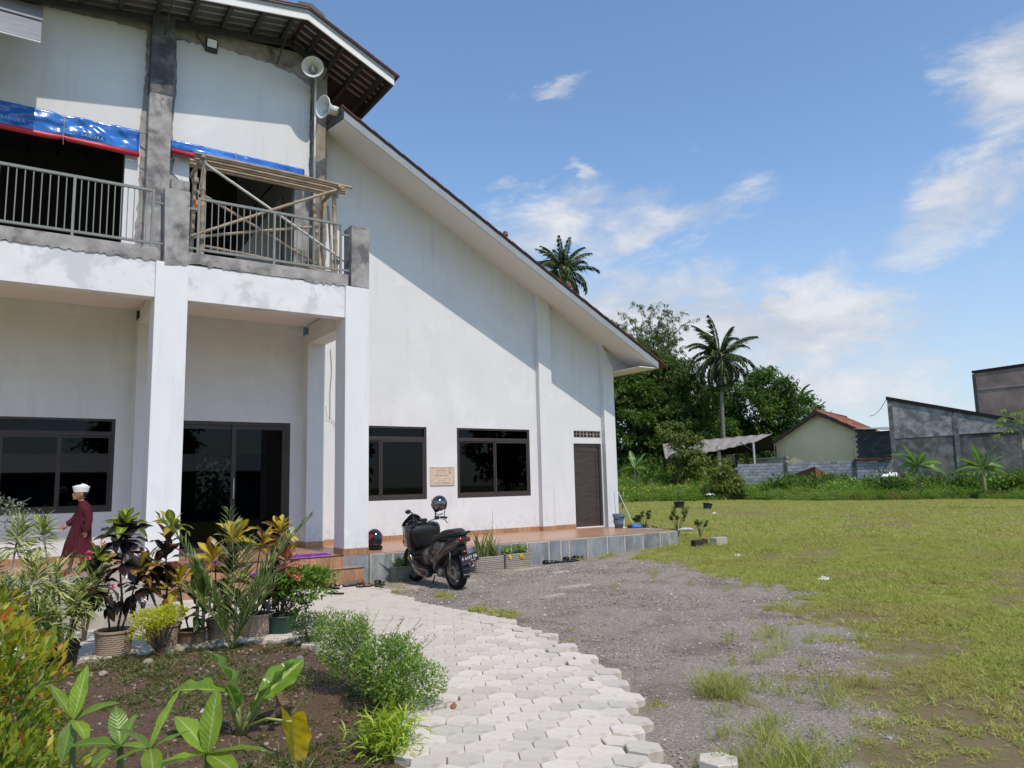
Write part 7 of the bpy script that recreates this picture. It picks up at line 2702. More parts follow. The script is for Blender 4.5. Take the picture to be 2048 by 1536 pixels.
n1_, n2_ = 80, 6
V = [tuple(RP(i / n1_, j / n2_)) for j in range(n2_ + 1) for i in range(n1_ + 1)]
Q = [(j * (n1_ + 1) + i, j * (n1_ + 1) + i + 1, (j + 1) * (n1_ + 1) + i + 1, (j + 1) * (n1_ + 1) + i) for j in range(n2_) for i in range(n1_)]
o = link('roof', mesh_np('roof', V, Q, shm), sh)
s_ = o.modifiers.new('s', 'SOLIDIFY'); s_.thickness = .05
mb = MB()
mb.add([tuple(RP(0, 0)), tuple(RP(1, 0)), (4.9, -2.3, 3.6), (1.5, 4.2, 3.2)], [(0, 1, 2, 3)])
o = mb.build('roof_back', mat('shed_dark', (.04, .038, .035), .9), sh)
s_ = o.modifiers.new('s', 'SOLIDIFY'); s_.thickness = .05
wpost = mat('post_white', (.45, .44, .42), .85, .15, 5.)
for (x_, y_, h_, mt, r_) in ((-.9, -2.0, 3.9, wpost, .14), (.3, -4.2, 4.05, wpost, .08), (-3.1, .9, 3.1, woodk, .07), (-1.9, -.4, 3.4, woodk, .06), (1.0, -3.0, 4.3, woodk, .06), (2.2, -1.0, 4.0, woodk, .07), (3.6, -3.6, 3.9, woodk, .07)):
    MB().tube([(x_, y_, 0), (x_, y_, h_)], r_, 8).build('post', mt, sh)
MB().tube([(.3, -4.2, 3.3), (.9, -3.6, 4.3)], .05, 6).build('strut', wpost, sh)
MB().tube([(.3, -4.2, 3.4), (-.3, -3.5, 4.1)], .04, 6).build('strut', woodk, sh)
MB().tube([(-1.2, -2.2, 2.75), (1.2, -4.6, 2.8)], .06, 6).build('rail', woodk, sh)
MB().box(1.5, 5.0, 1.5, 1.6, 0, 3.6).build('back_boards', mat('shed_dark', (.04, .038, .035)), sh)
pw = thing('low_painted_wall', 'short pale openwork wall between the shed and the cream house', 'wall', (48.3, 36.9, 0))
MB().box(0, .15, -1.6, 1.3, 0, 3.0).build('wall_body', mat('pale_wall', (.36, .33, .27), .9, .15, 3.), pw)
MB().box(-.06, .21, -1.7, 1.4, 3.0, 3.1).build('cap', mat('pale_wall', (.36, .33, .27)), pw)

sh.scale = (1.05, 1.05, 1.05)
sh.location = (46.9, 41.7, 0)
# overhead cable
cb = MB().tube([(57.0, 33.6, 6.25), (53.6, 31.2, 6.05), (50.4, 28.9, 6.12), (47.15, 26.6, 6.40)], .022, 4).build('overhead_cable', rubber)
tag(cb, 'thin dark cable running from the tiled roof to the grey wall', 'cable')

# ---------------------------------------------------------------- trees
def clump_points(lobes, nclump, per, cr):
    """leaf clumps spread on and within lobes"""
    P, d, r_ = cloud_pts(lobes, nclump, .55)
    C = np.repeat(P, per, 0)
    dd_ = np.repeat(d, per, 0)
    rr = np.repeat(r_, per)
    off = rng.normal(size=C.shape)
    off = unit(off) * (rng.random((len(C), 1)) ** .5) * cr * rng.uniform(.6, 1.4, (nclump, 1)).repeat(per, 0)
    off[:, 2] *= .6
    cl_t = np.repeat(rng.random(nclump), per)
    return C + off, dd_, rr, cl_t


def tree(name, label, x, y, lobes, trunk_h, trunk_r, nclump, per, cr, L, Wd, mtl, group='trees beyond the lawn', up=.2, cat='tree', limbs=7, trunks=1, curl=.35, barkmt=None, tint_add=0.):
    t = thing(name, label, cat, (x, y, 0), 0, group)
    mb = MB()
    top = Vector((0, 0, trunk_h))
    for q in range(trunks):
        ox = 0 if trunks == 1 else random.uniform(-1, 1)
        mb.tube([(ox, 0, -.1), (ox + random.uniform(-.1, .1), .05, trunk_h * .5), (ox * .5, 0, trunk_h)], [trunk_r * 1.3, trunk_r, trunk_r * .8], 10)
    mb.build('trunk', barkmt or barkgrey, t, smooth=True)
    lb = MB()
    for i in range(limbs):
        l = lobes[i % len(lobes)]
        e = Vector(l[:3]) + Vector((random.uniform(-.5, .5) * l[3], random.uniform(-.5, .5) * l[4], random.uniform(-.2, .5) * l[5]))
        m1 = top.lerp(e, .5) + Vector((0, 0, -.08 * (e - top).length))
        lb.tube([top - Vector((0, 0, .3)), m1, e], [trunk_r * .55, trunk_r * .32, trunk_r * .08], 6)
    lb.build('limbs', barkmt or barkgrey, t, smooth=True)
    P, d, r_, ct = clump_points(lobes, nclump, per, cr)
    n = len(P)
    D = d * .7 + rng.normal(size=(n, 3)) * .7 + np.array([0, 0, up])
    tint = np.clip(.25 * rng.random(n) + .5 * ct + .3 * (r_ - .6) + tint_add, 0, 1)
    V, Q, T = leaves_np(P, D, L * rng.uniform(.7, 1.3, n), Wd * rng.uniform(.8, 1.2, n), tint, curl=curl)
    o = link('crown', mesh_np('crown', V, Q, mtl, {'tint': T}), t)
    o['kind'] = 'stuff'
    return t


# positions: unit ground direction times distance
x_, y_ = dirp(.690, .724, 68)
tree('broadleaf_tree', 'large dark dense tree right behind the end of the white building', x_, y_,
     [(0, 0, 6.2, 5.0, 4, 4.8), (-2.0, 2.5, 3.5, 3.5, 3, 3.4), (2.2, -2.0, 4.2, 3.6, 3.2, 3.8), (1.0, -.5, 9.0, 3.8, 3.2, 2.8), (-3, 3, 8.4, 3.6, 3, 2.8), (3.2, -3.2, 8.0, 2.8, 2.6, 2.6), (.5, -.5, 1.6, 5, 3.5, 2.2)], 4.5, .35, 620, 62, .75, .40, .20, lm_tree1)
x_, y_ = dirp(.728, .686, 72)
tree('broadleaf_tree', 'bright green bushy tree left of the tall coconut palm', x_, y_,
     [(0, 0, 7.4, 3.4, 3.2, 3.2), (-1.5, 1.4, 9.0, 2.6, 2.4, 1.8), (1.6, -1.6, 5.2, 3.0, 2.6, 3.0), (1.4, -1.4, 8.6, 1.9, 2, 1.5), (0, 0, 3, 3.5, 3, 2.5)], 4.5, .3, 420, 60, .65, .34, .20, lm_tree2)
x_, y_ = dirp(.789, .614, 78)
tree('mango_tree', 'broad round topped mango tree right of the tall coconut palm', x_, y_,
     [(0, 0, 8.0, 4.2, 3.8, 3.9), (-2.4, 2.8, 6.8, 3.0, 3, 2.8), (2.3, -2.8, 6.4, 3.0, 3, 3.0), (.8, -1, 10.2, 2.5, 2.4, 1.9), (0, 0, 3.6, 5, 4.5, 2.6), (3.0, -3.9, 4.3, 2.6, 2.4, 2.4)], 4, .4, 620, 58, .8, .46, .16, lm_tree2, curl=.6, tint_add=-.05)
x_, y_ = dirp(.762, .648, 84)
tree('broadleaf_tree', 'lower tree mass in the gap behind the coconut palm trunk', x_, y_,
     [(0, 0, 5.2, 3.6, 3.2, 3.4), (-1.5, 1.5, 3.2, 3.4, 3, 2.6), (1, -1, 2.5, 4, 3, 2.4)], 3, .3, 260, 55, .7, .36, .18, lm_tree2)
# cocoa-like tree in front
x_, y_ = dirp(.7270, .6866, 58)
tree('cocoa_tree', 'olive leaved tree with rusty young leaves at the left edge of the shed', x_, y_,
     [(0, 0, 3.4, 1.25, 1.2, 1.6), (.5, -.5, 2.4, 1.2, 1.1, 1.4), (-.4, .4, 5.0, .9, .9, 1.1), (.1, -.1, 1.1, 1.5, 1.3, 1.0), (.7, -.7, 4.0, .6, .6, .7)], 2.2, .12, 150, 40, .42, .30, .11, lm_tree3, curl=.7, up=-.2)
x_, y_ = dirp(.7605, .6493, 54)
tree('cocoa_bush', 'rounded bush of drooping olive leaves in front of the shed', x_, y_,
     [(0, 0, 1.6, 1.0, 1.0, .95), (.4, -.45, 1.1, .9, .9, .8), (-.1, .1, 2.4, .55, .55, .6), (-.2, .2, .7, 1.2, 1.1, .6)], 1.1, .08, 95, 38, .36, .26, .09, lm_tree3, curl=.7, up=-.2, group='trees beyond the lawn')

# feathery bamboo
bc = thing('bamboo_clump', 'tall feathery bamboo clump rising above the roof line at the end of the white building', 'bamboo', (*dirp(.703, .711, 74), 0))
PP, DD = [], []
cm = MB()
for q in range(58):
    a = random.uniform(0, 2 * PI)
    H_ = random.uniform(12.5, 18.8)
    sp = random.uniform(1.0, 4.4)
    side = Vector((math.cos(a), math.sin(a), 0))
    if q < 22:      # most lean across the view
        side = (Vector((.71, -.70, 0)) * random.choice((-1, -.6, .5, 1.)) + side * .35)
    pts = []
    for i in range(15):
        t = i / 14
        pts.append(Vector((0, 0, 0)) + side * sp * (t ** 2.6) * 1.05 + Vector((random.uniform(-.04, .04), random.uniform(-.04, .04), H_ * (math.sin(t * PI / 2 * .98)))))
    cm.tube(pts, [.06 * (1 - .9 * i / 14) for i in range(15)], 5, caps=False)
    for s in range(32):
        t = random.uniform(.38, 1.0)
        f = t * 14
        i = min(13, int(f))
        b = pts[i].lerp(pts[i + 1], f - i)
        tw = Vector((random.gauss(0, 1), random.gauss(0, 1), random.gauss(.1, .4))).normalized() * random.uniform(.35, 1.15) * (1.35 - t * .6)
        for l_ in range(11):
            g = random.uniform(.3, 1)
            PP.append(list(b + tw * g + Vector((0, 0, -.25 * g * g))))
            DD.append([tw.x + random.gauss(0, .6), tw.y + random.gauss(0, .6), -.9 + random.gauss(0, .5)])
cm.build('culms', mat('culm_green', (.09, .11, .04), .5, .2, 3.), bc)
V, Q, T = leaves_np(np.array(PP), np.array(DD), rng.uniform(.28, .48, len(PP)), .065, rng.random(len(PP)), curl=.3)
tag(link('foliage', mesh_np('foliage', V, Q, lm_bamboo, {'tint': T}), bc), kind='stuff')
x_, y_ = dirp(.7075, .7065, 71)
tree('broadleaf_tree', 'leafy tree under the bamboo above the low end of the roof', x_, y_,
     [(0, 0, 10.4, 3.2, 2.8, 3.2), (-1.5, 1.5, 12.6, 2.6, 2.2, 2.0), (1.9, -1.9, 10.0, 2.3, 2, 2.6), (0, 0, 6.8, 3.4, 2.6, 3)], 6, .3, 560, 60, .7, .36, .13, lm_bamboo, up=-.1, curl=.5)


# coconut palms
def frond_mesh(L, droop, nl=46, wl=.85, twist=0.):
    pts = []
    p = Vector((0, 0, 0))
    e = 0.
    for i in range(19):
        pts.append(p.copy())
        p = p + Vector((math.cos(e), 0, math.sin(e))) * (L / 18)
        e -= droop / 18 * (.5 + i / 9)
    P, D, S_ = [], [], []
    for j in range(nl):
        t = .12 + .88 * j / (nl - 1)
        f = t * 18
        i = min(17, int(f))
        q = pts[i].lerp(pts[i + 1], f - i)
        tan = (pts[i + 1] - pts[i]).normalized()
        for s in (-1, 1):
            d = tan * (.55 + .6 * t) + Vector((0, s * .75, 0)) + Vector((0, 0, -.75 - .3 * random.random()))
            P.append(list(q))
            D.append(list(d))
            S_.append(wl * (math.sin(PI * (.15 + .78 * t)) ** .7) * random.uniform(.55, 1.25))
    V, Q, T = leaves_np(np.array(P), np.array(D), np.array(S_), .10, rng.random(len(P)), fold=.2, curl=.25)
    return mesh_np('frond', V, Q, lm_palm, {'tint': T}), pts


FM = [frond_mesh(3.6, dr, nl=60, twist=0) for dr in (.7, 1.1, 1.6, 2.0)]
RM = [MB().tube(p, [.05 - .0022 * i for i in range(19)], 5).mesh('rachis', mat('rachis_tan', (.26, .24, .10), .6, .2)) for _, p in FM]


def coconut(label, x, y, h, s=1., lean=(0, 0), nf=24, seed=1, coconuts=True):
    random.seed(seed)
    t = thing('coconut_palm', label, 'palm', (x, y, 0), random.uniform(0, 6), 'coconut palms on the skyline')
    pts = [Vector((lean[0] * (i / 12) ** 1.5, lean[1] * (i / 12) ** 1.5, h * i / 12)) for i in range(13)]
    rads = [.30 if i == 0 else .20 - .006 * i for i in range(13)]
    tr = MB().tube(pts, [r_ * s for r_ in rads], 12)
    tr.build('trunk', barkgrey, t, smooth=True)
    rg = MB()
    for i in range(int(h / .35)):
        f = i / (h / .35) * 12
        a = min(11, int(f))
        c = pts[a].lerp(pts[a + 1], f - a)
        rg.lathe([(.205 * s - .0005 * i, -.02), (.212 * s - .0005 * i, 0), (.205 * s - .0005 * i, .02)], c, 10, caps=False)
    rg.build('trunk_rings', barkgrey, t)
    c = pts[-1]
    for i in range(nf):
        f = i / (nf - 1)
        az_ = i * 2.4 + random.uniform(-.2, .2)
        el = 1.35 - 2.05 * f + random.uniform(-.12, .12)
        k_ = min(3, int(f * 3.6 + random.random() * .5))
        o = link('frond', FM[k_][0], t)
        o.matrix_local = Matrix.Translation(c + Vector((0, 0, .15 - .3 * f))) @ Matrix.Rotation(az_, 4, 'Z') @ Matrix.Rotation(-el, 4, 'Y') @ Matrix.Rotation(random.uniform(-.5, .5), 4, 'X') @ Matrix.Scale(s * random.uniform(.85, 1.08), 4)
        r_ = link('rachis', RM[k_], o)
    if coconuts:
        nb = MB()
        for i in range(9):
            a = i * .8
            nb.ell((c.x + .3 * math.cos(a), c.y + .3 * math.sin(a), c.z - .25 - .12 * (i % 3)), (.13, .13, .16), 8, 6)
        nb.build('coconuts', mat('coconut_green', (.16, .15, .05), .6, .2), t, smooth=True)
    return t


coconut('tall coconut palm with a bare trunk rising behind the shed roof', *dirp(.7618, .6478, 66), 11.8, .98, (-.5, .3), 34, 3)
coconut('coconut palm crown showing above the middle of the sloping roof', *dirp(.6185, .7858, 62), 19.3, .92, (0, 0), 32, 8, False)
coconut('distant coconut palm right behind the mango tree', *dirp(.817, .5766, 96), 10.2, .80, (0, 0), 18, 12, False)
coconut('small distant palm whose fronds show just above the red tiled roof', *dirp(.8165, .5773, 84), 5.6, .85, (0, 0), 16, 17, False)
random.seed(99)

# banana plants
ban_m = bigleaf('banana_leaf', (.10, .19, .03), (.16, .26, .06), (.34, .40, .16), veins=34, vw=.25, rough=.4, trans=.35)
BN = [leafmesh('leaf', 2.2, .68, ban_m, .10, c, .02, n=22, m_=3, shape='ell') for c in (.35, .9, 1.4)]


def banana(label, x, y, h, spec, s=1.):
    t = thing('banana_plant', label, 'banana plant', (x, y, 0), 0, 'banana plants beyond the lawn')
    MB().tube([(0, 0, 0), (.05, 0, h * .5), (.03, 0, h)], [.16 * s, .12 * s, .07 * s], 10).build('trunk', mat('banana_stem', (.20, .19, .09), .6, .3, 5.), t, smooth=True)
    for (sx, el, L, k_) in spec:
        # sx: -1 left .. 1 right across the view, second part depth
        v = Vector((.87 * 0, 0, 0)) + Vector((.5, -.86, 0)) * sx + Vector((-.86, -.5, 0)) * random.uniform(-.3, .5)
        v.normalize()
        v = v * math.cos(el) + Vector((0, 0, math.sin(el)))
        place_leaf(BN[k_], t, (.03, 0, h - .05), v, random.choice((-1, 1)) * random.uniform(.3, .9), L * s)
    return t


banana('banana plant with spreading leaves at the left end of the grey wall', *dirp(.8835, .4685, 50.5), 2.1, [(-1, .95, .95, 1), (-1, .35, .9, 2), (-.6, 1.25, .8, 0), (1, .45, .9, 1), (1, .05, .95, 1), (-.9, -.35, .85, 2), (.3, 1.1, .8, 1), (-.3, -.9, .6, 2)], .92)
banana('banana plant with upright leaves against the middle of the grey wall', *dirp(.9118, .4107, 49.5), 1.9, [(-1, .3, .95, 1), (-1, .6, .8, 0), (-.3, 1.35, .85, 0), (.3, 1.2, .9, 0), (1, .35, .8, 1), (1, .0, .8, 1), (.7, .7, .7, 0), (-.4, -.5, .6, 2), (.8, -.5, .6, 2)], .85)
banana('bright banana plant in front of the dark tree at the building corner', *dirp(.6835, .73, 56), 2.5, [(-1, .4, .95, 2), (-.3, 1.3, .9, 0), (.35, 1.1, .85, 0), (1, .25, 1.0, 1), (-.8, -.2, .8, 2), (.4, -.6, .7, 2), (1, .8, .6, 0)], .85)
# papaya at the right edge
pp = thing('papaya_tree', 'slender papaya tree with lobed leaves at the right edge of the lawn', 'papaya tree', (*dirp(.9272, .3746, 36), 0.05))
MB().tube([(0, 0, 0), (.05, 0, 1.8), (0, 0, 3.5)], [.09, .075, .05], 9).build('trunk', barkgrey, pp, smooth=True)
papm = bigleaf('papaya_leaf', (.14, .20, .03), (.26, .32, .08), veins=6, vw=.2, rough=.5, trans=.35)
pl_lobe = leafmesh('lobe', .36, .15, papm, .2, .5, .02, n=8, m_=2, shape='ell')
for i in range(22):
    a, el = i * 2.4, .9 - 1.5 * i / 21
    d = Vector((math.cos(a) * math.cos(el), math.sin(a) * math.cos(el), math.sin(el)))
    e = Vector((0, 0, 3.45)) + d * random.uniform(.55, .95)
    lf = MB().tube([(0, 0, 3.4), e], [.012, .008], 5).build('leaf_stalk', stemg, pp)
    for q in range(6):
        aa_ = a + (q - 2.5) * .55
        place_leaf(pl_lobe, lf, e, (math.cos(aa_), math.sin(aa_), -.25), 0, random.uniform(.8, 1.1), name='leaf_lobe')

# vegetation behind the camera: only seen mirrored in the windows
for i, (x_, y_, s) in enumerate(((-14, -26, 1.), (-4, -30, .8), (8, -28, 1.1), (20, -25, .9), (33, -20, 1.), (-26, -18, 1.))):
    tree('broadleaf_tree', 'tree behind the viewer, %s in the row seen in the windows' % ('second', 'third', 'fourth', 'fifth', 'last', 'first')[i], x_, y_, [(0, 0, 5 * s, 3.2 * s, 3 * s, 2.8 * s), (1.5, 0, 3.4 * s, 2.4 * s, 2 * s, 2 * s), (-1.6, 0, 3.8 * s, 2.3 * s, 2 * s, 2 * s)], 3 * s, .25, 90, 40, .8, .55, .3, lm_tree1, group='trees behind the viewer')
wh = thing('hall', 'low long hall with pale metal roof behind the viewer', 'building', (6, -17, 0))
MB().box(-9, 9, -3, 3, 0, 2.6).build('walls', mat('hall_wall', (.10, .13, .22), .8), wh)
MB().prism([(-3.6, 2.55), (0, 3.6), (3.6, 2.55), (3.6, 2.63), (0, 3.7), (-3.6, 2.63)], -9.4, 9.4, 'x').build('metal_roof', galvw, wh)
bh = thing('garden_tree', 'leafy tree behind the building seen through its back window', 'tree', (6.0, 27.0, 0))
cloud_leaves(bh, 'crown', [(0, 0, 2.0, 2.4, 1.2, 1.9)], 2600, .22, .12, lm_bright, shell=.3)
MB().tube([(0, 0, 0), (0, 0, 2)], .1, 8).build('trunk', barkgrey, bh)
# ================================================================== instanced ground cover
def tuft_mesh(nb, h, spread, w, seed, mtl, lean=.6, tlo=0., thi=1.):
    r_ = np.random.default_rng(seed)
    P = np.stack([r_.normal(0, spread * .4, nb), r_.normal(0, spread * .4, nb), np.zeros(nb)], 1)
    D = np.stack([r_.normal(0, lean, nb), r_.normal(0, lean, nb), np.ones(nb)], 1)
    V, Q, T = leaves_np(P, D, h * r_.uniform(.5, 1.2, nb), w, r_.uniform(tlo, thi, nb), R=r_, fold=.1, curl=.35)
    return mesh_np('tuft', V, Q, mtl, {'tint': T})


def scatter(name, label, P, S, sources, parent=None, kind='stuff'):
    """geometry-nodes instances of a few source meshes on given points (P n,3; S n scales)"""
    me = bpy.data.meshes.new(name)
    me.vertices.add(len(P))
    me.vertices.foreach_set('co', np.asarray(P, np.float32).ravel())
    a = me.attributes.new('sc', 'FLOAT', 'POINT')
    a.data.foreach_set('value', np.asarray(S, np.float32))
    a = me.attributes.new('rz', 'FLOAT', 'POINT')
    a.data.foreach_set('value', rng.uniform(0, 6.283, len(P)).astype(np.float32))
    o = link(name, me, parent)
    col = bpy.data.collections.new(name + '_sources')
    for s in sources:
        so = bpy.data.objects.new(name + '_piece', s)
        col.objects.link(so)
    g = bpy.data.node_groups.new(name, 'GeometryNodeTree')
    g.interface.new_socket('Geometry', in_out='INPUT', socket_type='NodeSocketGeometry')
    g.interface.new_socket('Geometry', in_out='OUTPUT', socket_type='NodeSocketGeometry')
    n = g.nodes
    gi, go = n.new('NodeGroupInput'), n.new('NodeGroupOutput')
    ci = n.new('GeometryNodeCollectionInfo')
    ci.inputs['Collection'].default_value = col
    ci.inputs['Separate Children'].default_value = True
    ci.inputs['Reset Children'].default_value = True
    ip = n.new('GeometryNodeInstanceOnPoints')
    ip.inputs['Pick Instance'].default_value = True
    ri = n.new('FunctionNodeRandomValue')
    ri.data_type = 'INT'
    ri.inputs[4].default_value = 0
    ri.inputs[5].default_value = len(sources) - 1
    na = n.new('GeometryNodeInputNamedAttribute')
    na.data_type = 'FLOAT'
    na.inputs[0].default_value = 'sc'
    nr = n.new('GeometryNodeInputNamedAttribute')
    nr.data_type = 'FLOAT'
    nr.inputs[0].default_value = 'rz'
    cx = n.new('ShaderNodeCombineXYZ')
    L = g.links.new
    L(nr.outputs[0], cx.inputs[2])
    L(gi.outputs[0], ip.inputs['Points'])
    L(ci.outputs[0], ip.inputs['Instance'])
    L(ri.outputs[2], ip.inputs['Instance Index'])
    L(cx.outputs[0], ip.inputs['Rotation'])
    L(na.outputs[0], ip.inputs['Scale'])
    L(ip.outputs[0], go.inputs[0])
    md = o.modifiers.new('scatter', 'NODES')
    md.node_group = g
    return tag(o, label, None, None, kind)


def wedge(n, d0, d1, a0=-.66, a1=.66):
    """random ground points in the view sector between two distances"""
    d = np.sqrt(rng.uniform(d0 ** 2, d1 ** 2, n))
    a = yaw + rng.uniform(a0, a1, n)
    return d * np.sin(a), d * np.cos(a)


FIELD = [(30, 46), (36, 38.5), (42, 34.0), (40.8, 27), (43.5, 24), (45.5, 21), (44.8, 17), (46, 6), (60, -20), (10, -20), (1.0, 0.), (2.6, 2.0), (4.0, 5.0), (4.5, 12.1), (12.72, 12.1), (12.9, 25)]
FULL_FIELD = FIELD


def lawn(n, d0, d1, scale, hscale):
    x, y = wedge(n, d0, d1, -.2, .70)
    gm, bmk, n1, n2 = masks(x, y)
    onp = pdist(x, y, PATH) > -.16
    dirt = dirtmask(x, y)
    inside = pip(x, y, FIELD)
    terr = (x < 13.0) & (y > 12.15)
    pr = (1 - gm) * (1 - .85 * dirt) * (.35 + .65 * sst(fbm(x, y, 2.4, 61), .25, .55)) * (1 - bmk) * inside * ~onp * ~terr
    # scattered tufts inside the gravel
    pr = np.maximum(pr, .20 * (n2 > .58) * inside * ~onp * ~terr * (1 - bmk) * (x > 4.6) * (gm < 1))
    keep = rng.random(n) < pr
    x, y = x[keep], y[keep]
    s = scale * rng.uniform(.6, 1.35, len(x)) * (.35 + 1.5 * fbm(x, y, .8, 51))
    return np.stack([x, y, gz(x, y) - .004], 1), s


T_short = [tuft_mesh(20, .050, .06, .0055, 100 + i, lm_grass, .95, *((0, .8), (0, .9), (.1, 1.), (.35, 1))[i]) for i in range(4)]
P1, s1 = lawn(26000, 2.6, 9, 1.0, 1)
P2, s2 = lawn(42000, 9, 20, 1.25, 1)
T_mid = [tuft_mesh(22, .07, .16, .011, 200 + i, lm_grass, 1.0, *((0, .8), (0, .9), (.1, 1.), (.35, 1))[i]) for i in range(4)]
P3, s3 = lawn(85000, 20, 66, 1.15, 1)
scatter('lawn_grass', 'short yellowish green lawn grass', np.concatenate([P1, P2]), np.concatenate([s1, s2]), T_short)
scatter('far_lawn_grass', 'short lawn grass in the distance', P3, s3, T_mid)
# ragged taller tufts on gravel edge
T_tall = [tuft_mesh(34, .17, .10, .0055, 300 + i, lm_grass, .45, 0, .8) for i in range(3)]
pts, ss = [], []
for (cx, cy, rr, n) in ((4.35, 3.80, .22, 26), (4.55, 3.95, .16, 12), (3.9, 3.05, .3, 20), (3.6, 2.75, .3, 24), (4.9, 3.5, .4, 16), (6.4, 4.6, .5, 14), (7.6, 5.6, .6, 14), (9.3, 7.3, .7, 16), (10.6, 9.5, .7, 16), (11.8, 11.4, .6, 14), (12.6, 11.2, .5, 16), (3.35, 2.95, .16, 8), (5.5, 4.3, .5, 8), (8.6, 8.9, .9, 5), (13.3, 12.2, .4, 18)):
    for _ in range(n):
        px, py = cx + random.gauss(0, rr * .5), cy + random.gauss(0, rr * .5)
        if pdist(np.array([px]), np.array([py]), PATH)[0] > -.05:
            continue
        pts.append((px, py, float(gz(px, py))))
        ss.append(random.uniform(.35, 1.15))
scatter('grass_tufts', 'ragged taller grass tufts at the edge of the gravel', pts, ss, T_tall)
# weeds in the flower bed
lm_bedweed = leafmat('bed_weed', [(.04, .07, .015), (.10, .14, .035), (.20, .20, .07), (.25, .18, .09)])
x, y = wedge(16000, 2.4, 9.2, -.70, .0)
d = pdist(x, y, BED)
dens_ = sst(fbm(x, y, 1.6, 71) + .3 * (fbm(x, y, 5, 73) - .5), .36, .62)
kp = (d > .03) & (rng.random(16000) < dens_ * .85 + .06)
x, y = x[kp], y[kp]
W_ = [tuft_mesh(16, .034, .05, .009, 400 + i, lm_bedweed, 1.5) for i in range(3)] + [tuft_mesh(9, .07, .03, .007, 410, lm_bedweed, .8)]
scatter('bed_weeds', 'small creeping weeds in the flower bed', np.stack([x, y, np.full(len(x), .022)], 1), rng.uniform(.5, 1.3, len(x)), W_)


def pebble(seed, mtl):
    bm = bmesh.new()
    bmesh.ops.create_icosphere(bm, subdivisions=1, radius=.5)
    for v in bm.verts:
        v.co *= 1 + .5 * mnoise.noise(v.co * 2 + Vector((seed, 0, 0)))
        v.co.z *= .6
    me = bpy.data.meshes.new('pebble')
    bm.to_mesh(me)
    bm.free()
    me.materials.append(mtl)
    return me


pm1 = mat('pebble_grey', (.24, .22, .20), .9, .3, 3., rnd=.4)
pm2 = mat('pebble_tan', (.30, .22, .16), .9, .3, 3., rnd=.4)
pm3 = mat('pebble_pale', (.42, .40, .36), .9, .2, 3., rnd=.3)
pmd = mat('soil_clod', (.12, .08, .055), .95, .3, 3., rnd=.4)
x, y = wedge(3600, 2.4, 9.2, -.70, .0)
kp = pdist(x, y, BED) > .02
x, y = x[kp], y[kp]
scatter('bed_pebbles', 'small stones and clods in the flower bed soil', np.stack([x, y, np.full(len(x), .022)], 1), rng.uniform(.006, .03, len(x)) ** 1.0 * 1.2, [pebble(i, m_) for i, m_ in enumerate((pm2, pmd, pmd, pmd, pm2, pm1, pm1))])
x, y = wedge(52000, 2.6, 15, -.25, .62)
gm, bmk, n1, n2 = masks(x, y)
kp = (rng.random(len(x)) < gm) & (pdist(x, y, PATH) < -.10) & (y < 12.2)
x, y = x[kp], y[kp]
dcam = np.hypot(x, y)
scatter('gravel_stones', 'loose grey gravel chips on the bare ground', np.stack([x, y, gz(x, y) + .003], 1), rng.uniform(.006, .018, len(x)) * (1 + .03 * dcam) * np.where(rng.random(len(x)) < .03, 2.2, 1), [pebble(10 + i, m_) for i, m_ in enumerate((pm1, pm1, pm2, pm3))])
# broad pale crust patches on the gravel
crm = mat('crust_pale', (.36, .32, .25), .95, .15, 8., .004, 40., (.25, .22, .18), 5.)
for i, (cx, cy, a, b, rz, lab) in enumerate(((5.45, 11.35, .75, .22, -.35, 'large pale cement spill between the pavers and the scooter'), (8.25, 11.75, .50, .12, .05, 'pale cement spill in front of the rightmost planter'), (8.3, 10.9, .28, .10, .1, 'small pale cement patch on the gravel right of the scooter'),
                                             (6.55, 8.75, .32, .10, .2, 'pale cement patch in the middle of the gravel'), (7.4, 9.3, .38, .12, -.1, 'wide pale cement patch on the gravel behind the middle one'), (6.6, 11.2, .2, .08, 0, 'tiny pale cement patch beside the scooter rear wheel'))):
    V = [(0, 0, .012)]
    n = 26
    for ring, f in enumerate((.6, 1.)):
        for q in range(n):
            th = 2 * PI * q / n
            r_ = f * (1 + .35 * mnoise.noise((math.cos(th) * 1.5 + i * 3, math.sin(th) * 1.5, 0)))
            V.append((a * r_ * math.cos(th), b * r_ * math.sin(th), .011 if ring == 0 else -.012))
    F = [(0, 1 + q, 1 + (q + 1) % n) for q in range(n)] + [(1 + q, 1 + n + q, 1 + n + (q + 1) % n, 1 + (q + 1) % n) for q in range(n)]
    o = MB().add(V, F).build('cement_patch', crm, None, smooth=True)
    o.location = (cx, cy, float(gz(cx, cy)) + .006)
    o.rotation_euler = (0, 0, rz)
    tag(o, lab, 'cement patch', 'pale cement patches on the gravel')

# leafy weeds beyond the lawn
def weed_mesh(seed, h, w, n, L, Wd, mtl=lm_weed):
    r_ = np.random.default_rng(seed)
    d = unit(r_.normal(size=(n, 3)))
    P = d * np.array([w, w, h * .5]) * r_.uniform(.3, 1, (n, 1)) + [0, 0, h * .5]
    V, Q, T = leaves_np(P, d * .6 + r_.normal(size=(n, 3)) * .6 + [0, 0, .5], L * r_.uniform(.6, 1.3, n), Wd, r_.random(n) * .7 + .3 * (P[:, 2] / h), R=r_)
    return mesh_np('weed', V, Q, mtl, {'tint': T})


WALLED = [(44.6, 37.1), (46.9, 26.6), (54.2, 13.0), (75, 12), (75, 45), (50, 42)]
edge = [(31, 44), (36, 38.5), (42, 34.0), (40.8, 27), (43.5, 24), (45.5, 21), (44.8, 17), (46, 6)]
E_ = np.array(edge, float)
seg = np.linalg.norm(np.diff(E_, axis=0), axis=1)
cs = np.concatenate([[0], np.cumsum(seg)])


